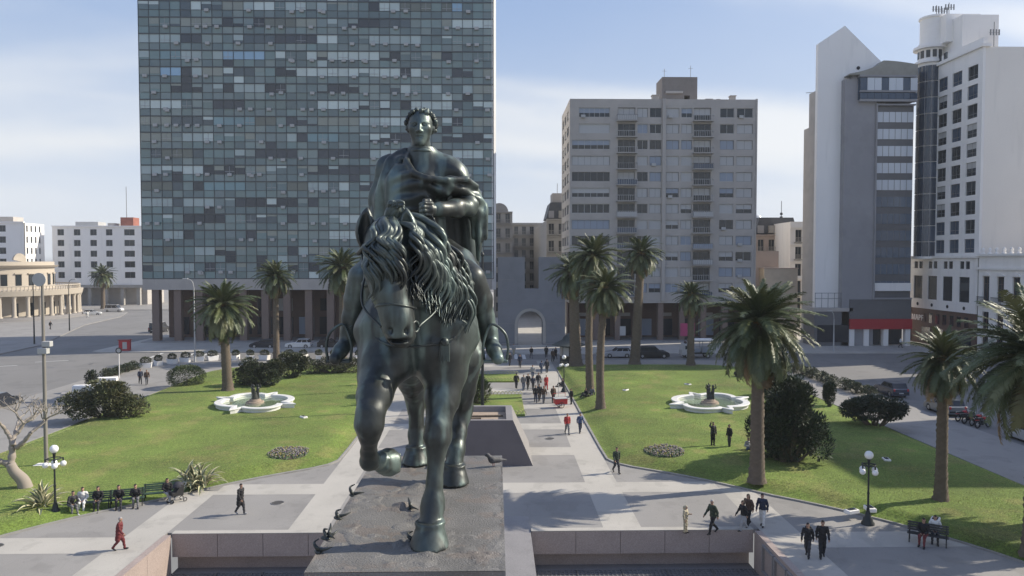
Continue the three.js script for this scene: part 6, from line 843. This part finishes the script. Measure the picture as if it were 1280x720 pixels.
{ // red news stand by the tower
  const t = thing('news_stand', 'red news stand with a pale poster on the tower corner pavement', 'news stand', -57.4, 0, -118.4, 0.2); t.scale.setScalar(0.78); part('case', [rbox(2.0, 2.1, 1.2, 0.05, 0, 1.05, 0)], BM.red, t); part('poster', box(0.8, 1.4, 0.04, 0.1, 1.05, 0.62), BM.acbox, t); part('roof', rbox(2.3, 0.14, 1.5, 0.04, 0, 2.17, 0.05), mat([0.2, 0.015, 0.02], 0.5), t);
}
{ // baby buggy
  const t = thing('baby_buggy', 'black baby buggy parked at the end of the green bench', 'buggy', -18.5, 0, -43.9, 0.8); part('seat', [extr(poly([[-0.3, 0.45], [0.3, 0.4], [0.35, 0.95], [0.2, 1.0], [-0.1, 0.6], [-0.3, 0.6]]), 0.42, 0.02)], M.rubber, t, 0, 0, -0.21); part('hood', new THREE.SphereGeometry(0.33, 14, 8, 0, 6.3, 0, 1.5).scale(1, 1, 0.75).translate(0.12, 0.85, 0), mat([0.03, 0.03, 0.04], 0.8), t); part('frame', [bar([-0.35, 0.1, 0.2], [0.5, 1.05, 0.2], 0.02), bar([-0.35, 0.1, -0.2], [0.5, 1.05, -0.2], 0.02), bar([0.5, 1.05, -0.2], [0.5, 1.05, 0.2], 0.02), bar([0.4, 0.1, 0.2], [-0.3, 0.6, 0.2], 0.018), bar([0.4, 0.1, -0.2], [-0.3, 0.6, -0.2], 0.018)], M.steel, t); for (const [a, c] of [[-0.35, 0.22], [-0.35, -0.22], [0.4, 0.24], [0.4, -0.24]]) part('wheel', new THREE.TorusGeometry(0.1, 0.025, 6, 14).translate(a, 0.125, c), M.rubber, t);
}
// ---------- people ----------
const C = { black: [0.012, 0.012, 0.014], char: [0.03, 0.03, 0.034], navy: [0.02, 0.028, 0.055], blue: [0.05, 0.08, 0.17], grey: [0.14, 0.14, 0.145], lgrey: [0.32, 0.32, 0.32], white: [0.62, 0.62, 0.6], maroon: [0.13, 0.02, 0.022], red: [0.36, 0.03, 0.03], green: [0.03, 0.045, 0.028], brown: [0.075, 0.045, 0.03], beige: [0.40, 0.35, 0.24], denim: [0.055, 0.075, 0.12], skin: [0.40, 0.24, 0.165], skin2: [0.28, 0.16, 0.10], hair: [0.018, 0.013, 0.010], ghair: [0.32, 0.31, 0.30] };
const personMat = mat([1, 1, 1], 0.8, { vc: true });
function person(label, x, D, turn, o = {}) {
  const pose = o.pose ?? 'walk', ph = o.ph ?? 1, S = (o.h ?? 1.72) / 1.72, top = C[o.top ?? 'black'], leg = C[o.leg ?? 'char'], hair = C[o.hair ?? 'hair'], skin = C[o.skin ?? 'skin'], shoe = C[o.shoe ?? 'black'];
  const B = [], add = (c, l) => { for (const b of chain(l)) B.push([b, c]); };
  let hip = 0.90, st = pose === 'walk' ? 0.30 * Math.abs(ph) : 0.03, sg = Math.sign(ph), lean = pose === 'walk' ? 0.05 : 0;
  const sit = pose === 'sit', gnd = pose === 'ground'; if (sit) hip = 0.53; if (gnd) hip = 0.13;
  const tz = sit ? -0.10 : gnd ? -0.05 : 0, sh = hip + 0.52, fwd = sit ? (o.lean ?? 0.08) : gnd ? -0.05 : lean, jw = o.slim ? 0.9 : 1;
  for (const s of [-1, 1]) {
    const q = s * sg;
    if (sit) { add(leg, [[s * 0.09, hip, tz, 0.10], [s * 0.11, hip - 0.01, 0.36, 0.075]]); add(leg, [[s * 0.11, hip - 0.01, 0.36, 0.072], [s * (o.cross ? -0.04 : 0.12), 0.10, 0.42 + 0.08 * q, 0.046]]); add(shoe, [[s * 0.12, 0.055, 0.40 + 0.08 * q, 0.048], [s * 0.13, 0.042, 0.58 + 0.08 * q, 0.038]]); }
    else if (gnd) { add(leg, [[s * 0.10, hip, 0, 0.10], [s * 0.14, 0.40 - 0.2 * (q > 0), 0.36, 0.075]]); add(leg, [[s * 0.14, 0.40 - 0.2 * (q > 0), 0.36, 0.07], [s * 0.10, 0.08, 0.62, 0.046]]); add(shoe, [[s * 0.10, 0.06, 0.62, 0.048], [s * 0.11, 0.10, 0.76, 0.038]]); }
    else { const f = q > 0; add(leg, [[s * 0.085, hip - 0.02, 0, 0.095], [s * 0.085, 0.49, (f ? st * 0.72 : st * -0.10), 0.078]]); add(leg, [[s * 0.085, 0.49, (f ? st * 0.72 : st * -0.10), 0.075], [s * 0.08, f ? 0.095 : 0.095 + st * 0.33, f ? st : -st * 1.15, 0.058]]); add(shoe, f ? [[s * 0.08, 0.055, st - 0.02, 0.046], [s * 0.085, 0.04 + st * 0.06, st + 0.15, 0.036]] : [[s * 0.08, 0.055 + st * 0.33, -st * 1.15 - 0.02, 0.046], [s * 0.085, 0.04, -st * 1.15 + 0.13, 0.036]]); }
  }
  add(leg, [[-0.05, hip, tz, 0.115], [0.05, hip, tz, 0.115]]);
  add(top, [[0, hip + 0.08, tz, 0.158 * jw], [0, hip + 0.28, tz + fwd * 0.5, 0.155 * jw], [0, sh - 0.11, tz + fwd, 0.152 * jw]]); add(top, [[-0.15 * jw, sh - 0.045, tz + fwd, 0.072], [0.15 * jw, sh - 0.045, tz + fwd, 0.072]]); add(top, [[-0.07, hip + 0.02, tz, 0.115], [0.07, hip + 0.02, tz, 0.115]]);
  if (o.coat) for (const s of [-1, 1]) add(top, [[s * 0.07, hip, tz, 0.12], [s * 0.075, hip - 0.30, tz + (s * sg > 0 ? st * 0.4 : -st * 0.2), 0.125]]);
  if (o.hood) add(top, [[0, sh + 0.07, tz + fwd - 0.06, 0.09], [0, sh + 0.16, tz + fwd - 0.05, 0.115]]);
  const hz = tz + fwd + 0.03, hy = sh + 0.185; add(skin, [[0, sh - 0.02, tz + fwd, 0.055], [0, hy - 0.05, hz, 0.052]]);
  const arms = [];
  for (const s of [-1, 1]) {
    const sx = s * 0.185 * jw, q = -s * sg; let el, wr;
    if (pose === 'wave' && s < 0) { el = [s * 0.32, sh + 0.05, tz + 0.12]; wr = [s * 0.30, sh + 0.28, tz + 0.20]; } else if (pose === 'read' || (o.phone && s > 0)) { el = [s * 0.22, sh - 0.30, tz + fwd + 0.04]; wr = [s * 0.08, sh - 0.22, tz + fwd + 0.28]; } else if (sit) { el = [s * 0.25, sh - 0.29, tz + fwd + 0.03]; wr = [s * 0.10, hip + 0.09, 0.20]; } else if (gnd) { el = [s * 0.26, sh - 0.28, tz - 0.06]; wr = [s * 0.22, s > 0 ? 0.08 : 0.40, s > 0 ? tz - 0.2 : 0.28]; } else { const sw = q > 0 ? st * 0.75 : -st * 0.55; el = [s * 0.245, sh - 0.29, tz + fwd + sw * 0.45 - 0.02]; wr = [s * 0.25, sh - 0.53 + Math.abs(sw) * 0.12, tz + fwd + sw + 0.05]; }
    add(top, [[sx, sh - 0.05, tz + fwd, 0.074], [...el, 0.062]]); add(top, [[...el, 0.060], [...wr, 0.048]]); arms.push([el, wr, s]);
  }
  const head = (px, y, z) => { let d = ell(0, hy + 0.012, hz - 0.005, 0.078, 0.105, 0.092, px, y, z); d = smin(d, ell(0, hy - 0.05, hz + 0.018, 0.060, 0.068, 0.070, px, y, z), 0.03); d = smin(d, cap([0, hy + 0.01, hz + 0.082, 0.008, 0, hy - 0.022, hz + 0.104, 0.013], px, y, z), 0.012); for (const s of [-1, 1]) d = smin(d, ell(s * 0.081, hy - 0.002, hz - 0.005, 0.014, 0.03, 0.02, px, y, z), 0.008); if (o.longhair) d = smin(d, ell(0, hy - 0.06, hz - 0.07, 0.088, 0.15, 0.05, px, y, z), 0.03); return d; };
  const bones = B.map(b => b[0]), [lo, hi] = boundsOf(bones, 0.05); hi[1] = hy + 0.16; lo[1] = Math.max(-0.02, lo[1]);
  const g = surf((px, y, z) => { let d = 1e3; for (const b of bones) d = smin(d, cap(b, px, y, z), 0.04); d += 0.006 * Math.sin(y * 38 + px * 25) * (y < hy - 0.15 ? 1 : 0); return y > sh - 0.05 ? smin(d, head(px, y, z), 0.025) : d; }, lo, hi, o.near ? 0.017 : 0.024, (px, y, z) => {
    if (y > hy - 0.13 && head(px, y, z) < 0.02 && Math.hypot(px, z - hz) < 0.16) { const back = z - hz, h = y - hy; if (h > 0.055 - back * 0.15 || (back < -0.015 && h > -0.07) || (o.longhair && back < 0.01)) return hair; for (const s of [-1, 1]) if (Math.hypot(px - s * 0.032, y - hy - 0.005) < 0.014 && back > 0.05) return [0.03, 0.025, 0.02]; if (Math.abs(h + 0.055) < 0.009 && Math.abs(px) < 0.03 && back > 0.04) return [0.22, 0.09, 0.08]; if (!o.hood || back > 0.02) return skin; }
    let m = 1e9, c = top; for (const [b, k] of B) { const d = cap(b, px, y, z); if (d < m) { m = d; c = k; } } return c; });
  const hands = [];
  for (const [el, wr, s] of arms) {   // palm, four fingers and a thumb, loosely curled
    const d = new THREE.Vector3(...wr).sub(new THREE.Vector3(...el)).normalize(), W = new THREE.Vector3(...wr), side = new THREE.Vector3(0, 0, 1).cross(d).length() > 0.3 ? new THREE.Vector3(0, 0, 1) : new THREE.Vector3(0, 1, 0), a = side.clone().sub(d.clone().multiplyScalar(side.dot(d))).normalize(), n = d.clone().cross(a), P = (u, v, w) => W.clone().addScaledVector(d, u).addScaledVector(a, v).addScaledVector(n, w * s).toArray();
    hands.push(paint(bar(P(0, 0, 0), P(0.09, 0, 0), 0.030, 7, 0.036).scale(1, 1, 1), skin)); [[0.070, 0.028], [0.078, 0.010], [0.072, -0.009], [0.058, -0.027]].forEach(([l, v]) => { hands.push(paint(bar(P(0.08, v, 0), P(0.08 + l * 0.55, v * 1.05, 0.008), 0.0105, 5, 0.0095), skin), paint(bar(P(0.08 + l * 0.55, v * 1.05, 0.008), P(0.08 + l, v, 0.032), 0.0095, 5, 0.007), skin)); }); hands.push(paint(bar(P(0.02, 0.028, 0.005), P(0.065, 0.058, 0.015), 0.012, 5, 0.011), skin), paint(bar(P(0.065, 0.058, 0.015), P(0.095, 0.055, 0.03), 0.011, 5, 0.008), skin));
  }
  const m = part(numbered('person'), merge([g, ...hands]), personMat, scene, x, o.y ?? 0, -D, turn); m.scale.setScalar(S); tag(m, label, 'person', o.group);
  if (o.bag) { const bg = thing('bag', o.bag, 'bag', x, (o.y ?? 0), -D, turn); bg.scale.setScalar(S); if (o.bagType === 'back') part('pack', rbox(0.30, 0.42, 0.16, 0.06, 0, hip + 0.36, tz - 0.20), mat(C[o.bagc ?? 'black'], 0.8), bg); else { part('pouch', rbox(0.09, 0.26, 0.26, 0.03, 0.30, hip - 0.22, 0.05), mat(C[o.bagc ?? 'brown'], 0.7), bg); } part('strap', [bar([0.26, hip - 0.1, 0.05], [0.12, sh - 0.02, 0.02], 0.012)], M.rubber, bg); }
  return m;
}
const PI = Math.PI;
person('person in a long black coat walking alone across the grey paving', -14.1, 41.7, 1.2, { coat: 1, near: 1, ph: 0.7, shoe: 'lgrey' });
person('person in a maroon coat and white hair walking toward the paving stripe', -18.2, 36.6, 1.7, { top: 'maroon', leg: 'maroon', hair: 'ghair', coat: 1, near: 1, ph: 0.8, h: 1.62 });
person('person in a dark green jacket walking over the pale stripe by the flower bed', 7.9, 49.4, 0.3, { top: 'green', leg: 'char', near: 1, ph: 0.9 });
person('person in a beige hooded jacket standing looking at a phone', 9.7, 38.3, 0.9, { pose: 'stand', top: 'beige', leg: 'beige', hood: 1, phone: 1, near: 1, h: 1.45, hair: 'beige' });
person('grey haired person in a dark jacket striding past the beige hooded one', 11.1, 38.2, -1.1, { top: 'green', leg: 'black', hair: 'ghair', ph: 1, near: 1, h: 1.78 });
person('person in black with grey trousers leading the group of three', 12.8, 38.6, -1.2, { top: 'black', leg: 'lgrey', near: 1, longhair: 1, h: 1.6, ph: 0.9 });
person('person in a dark red top in the middle of the group of three', 13.3, 39.3, -0.9, { top: 'brown', leg: 'black', near: 1, longhair: 1, h: 1.72, ph: 0.7 });
person('person in a blue jacket and white trousers in the group of three', 14.0, 39.2, -0.6, { top: 'navy', leg: 'white', near: 1, h: 1.78, ph: 0.5 });
person('person in a black jacket with a backpack walking in a pair', 14.7, 35.1, -0.5, { near: 1, ph: 0.9, longhair: 1, h: 1.65, bag: 'black backpack worn by the walker of the pair in black', bagType: 'back' });
person('taller person in black beside the one with the backpack', 15.35, 35.0, -0.3, { near: 1, ph: -0.6, h: 1.8, top: 'black', leg: 'black' });
person('person in black raising a hand on the lawn below the fountain', 15.9, 55.0, 0.3, { pose: 'wave', y: LH - 0.07, top: 'char', leg: 'black', h: 1.8 });
person('person in dark clothes standing on the lawn facing the one with a raised hand', 17.0, 54.6, -1.2, { pose: 'stand', y: LH - 0.07, h: 1.7 });
person('person in pale clothes sitting on the lawn in the conifer shade', 18.1, 53.6, 0.4, { pose: 'ground', y: LH - 0.07, top: 'lgrey', leg: 'blue' });
person('person in white sitting on the bench arm side beside the lamp post', -23.1, 42.5, 0.3, { pose: 'sit', top: 'white', leg: 'white', near: 1 });
person('person in dark grey crouched on the bench edge by the lamp post', -23.4, 41.9, 0.9, { pose: 'sit', top: 'char', leg: 'grey', near: 1, lean: 0.3, shoe: 'white' });
person('person in black jacket with grey trousers sitting second on the bench', -22.3, 42.6, 0.2, { pose: 'sit', top: 'black', leg: 'char', longhair: 1, near: 1 });
person('long haired person in black sitting between two others on the benches', -21.3, 42.9, 0.4, { pose: 'sit', top: 'black', leg: 'char', longhair: 1, near: 1, lean: 0.15 });
person('person in black bending forward at the free end of the benches', -20.5, 43.2, 0.4, { pose: 'sit', top: 'black', leg: 'grey', near: 1, lean: 0.32 });
person('person in grey trousers sitting on the green bench beside the buggy', -19.1, 44.1, 0.7, { pose: 'sit', top: 'black', leg: 'lgrey', near: 1, longhair: 1, cross: 1 });
person('person in a dark jacket sitting on the kerb bench beside the one in white', 21.0, 36.45, -0.7, { pose: 'sit', top: 'black', leg: 'maroon', near: 1, longhair: 1 });
person('person in a white shirt sitting on the kerb bench', 21.8, 36.85, -0.5, { pose: 'sit', top: 'white', leg: 'char', near: 1 });
const crowd = [
  ['person in a red jacket walking in front of the vendor cart', 5.7, 60.5, 0.2, { top: 'red', leg: 'grey', ph: 0.8 }], ['person in blue walking beside the one in the red jacket', 6.8, 61.0, 0.1, { top: 'blue', leg: 'navy', ph: -0.8, h: 1.62 }],
  ['person in black at the lawn side of the walkway crowd', 2.2, 82.2, 3.0, {}], ['person in grey walking in the middle of the walkway crowd', 2.95, 81.2, 0.1, { top: 'grey', leg: 'denim' }], ['person in a dark coat close behind the grey one', 3.45, 81.9, 0.2, { coat: 1 }], ['short person in navy in the walkway crowd', 4.0, 81.6, 0, { top: 'navy', h: 1.5 }], ['person in pale clothes walking behind the crowd', 4.3, 88.8, 0, { top: 'lgrey', leg: 'denim' }], ['person in charcoal with a bag strap in the crowd', 4.6, 82.6, 0.4, { top: 'char', leg: 'grey', bag: 'brown shoulder bag carried by the charcoal walker' }], ['person in a black puffed jacket ahead of the crowd', 3.9, 74.2, 0, { leg: 'navy' }], ['person in a brown jacket beside the black puffed jacket', 4.65, 73.8, 0.1, { top: 'brown', leg: 'grey' }], ['person in black third in the front row of the crowd', 4.3, 75.0, 0.1, { top: 'char' }], ['person in a red coat walking near the lamp post', 5.4, 81.6, 0.3, { top: 'red', leg: 'red', h: 1.6, coat: 1 }], ['vendor in brown standing behind the red cart', 5.6, 73.9, 0.4, { pose: 'stand', top: 'brown', leg: 'char' }], ['vendor in black leaning by the red cart', 7.3, 73.2, -1, { pose: 'stand', lean: 0.2, h: 1.55 }],
  ['lone person in dark blue far along the walkway', 3.1, 98.5, 0, { top: 'navy' }], ['person in black crossing before the gate steps', 5.0, 107.7, 0.3, { top: 'black', leg: 'grey' }], ['person in grey walking toward the kiosk', 6.3, 93.8, 3.1, { top: 'char', coat: 1 }], ['person in denim beside the one walking to the kiosk', 5.6, 93.2, 3.0, { top: 'denim', leg: 'denim', h: 1.6 }], ['person in a long dark coat crossing toward the gate', 7.2, 108.5, 3.0, { coat: 1 }], ['person in brown just behind the long dark coat', 7.8, 104.2, 2.8, { top: 'brown' }], ['person in black hooded jacket beside the kiosk', 8.4, 106.5, -0.6, { hood: 1, coat: 1 }], ['person in white top standing by the gate wall', 2.6, 111.4, 0.5, { pose: 'stand', top: 'lgrey', leg: 'beige' }], ['person in black walking alone past the farther small lawn', 1.8, 100.4, 0.2, { top: 'black' }], ['person seated on the walkway kerb by the lamp post', 7.3, 83.5, -1.2, { pose: 'ground', top: 'char' }],
  ['person in black sitting on the grass against the leaning palm', 8.9, 75.2, -1.0, { pose: 'ground', y: LH - 0.1, top: 'black' }], ['person in grey sitting on the grass beside the leaning palm sitter', 9.6, 75.8, -0.6, { pose: 'ground', y: LH - 0.06, top: 'grey' }], ['person in dark clothes sitting on the grass beyond the fountain', 28.0, 87.5, 0.4, { pose: 'ground', y: LH - 0.06, top: 'char' }], ['person in a pale shirt sitting on the grass beyond the fountain', 28.7, 87.9, -0.5, { pose: 'ground', y: LH - 0.06, top: 'lgrey' }],
  ['person in navy walking on the path behind the domed hedge', -40.2, 86.3, 0.6, { top: 'navy' }], ['person in brown walking beside the navy walker behind the hedge', -39.2, 85.7, 0.5, { top: 'brown', leg: 'grey' }], ['person in dark clothes crossing the avenue by the planter boxes', -33.2, 114.0, 1.5, { y: -0.13 }], ['person in black crossing the shaded avenue before the round building', -90, 155, 1.2, { y: 0 }], ['person in white standing on the avenue near the white car', -99, 186, 1.2, { top: 'white', leg: 'white', y: 0 }], ['person in white walking past the red shop fascia', 64.5, 119.5, 1.2, { top: 'white' }]];
for (const [l, x, D, t, o] of crowd) person(l, x, D, t, { ...o, ph: o.ph ?? ((x * 7 | 0) % 2 ? 0.8 : -0.7) });
// pigeons on the bronze plate
{
  for (const [x, z, ry, lab] of [[0.15 - 1.64, -20.6, 0.6, 'pale grey pigeon on the bronze plate beside the rear hoof'], [0.72 - 1.64 + 0.85, -20.5, -1.2, 'dark pigeon at the corner of the bronze plate']]) { const bs = [[0, 0.10, -0.10, 0.05, 0, 0.115, 0.02, 0.068], [0, 0.12, 0.04, 0.058, 0, 0.20, 0.10, 0.032], [0, 0.21, 0.115, 0.034, 0, 0.212, 0.12, 0.034], [0, 0.10, -0.12, 0.035, 0, 0.085, -0.24, 0.018], [0, 0.205, 0.15, 0.010, 0, 0.20, 0.178, 0.004]]; const [lo, hi] = boundsOf(bs, 0.03); const t = thing('pigeon', lab, 'pigeon', x, 8.40, z, ry); t.scale.setScalar(1.5); part('body', surf((a, y, c) => { let d = 1e3; for (const b of bs) d = smin(d, cap(b, a, y, c), 0.03); return d; }, lo, hi, 0.012), mat(lab.startsWith('pale') ? [0.3, 0.3, 0.31] : [0.07, 0.07, 0.075], 0.7), t); part('leg', bar([0.025, 0, 0], [0.025, 0.07, 0], 0.006), mat([0.4, 0.12, 0.1], 0.6), t); part('leg', bar([-0.025, 0, 0.01], [-0.025, 0.07, 0], 0.006), mat([0.4, 0.12, 0.1], 0.6), t); }
}
scene.fog = new THREE.FogExp2(new THREE.Color(0.72, 0.77, 0.83), 0.00028);
renderer.render(scene, camera);
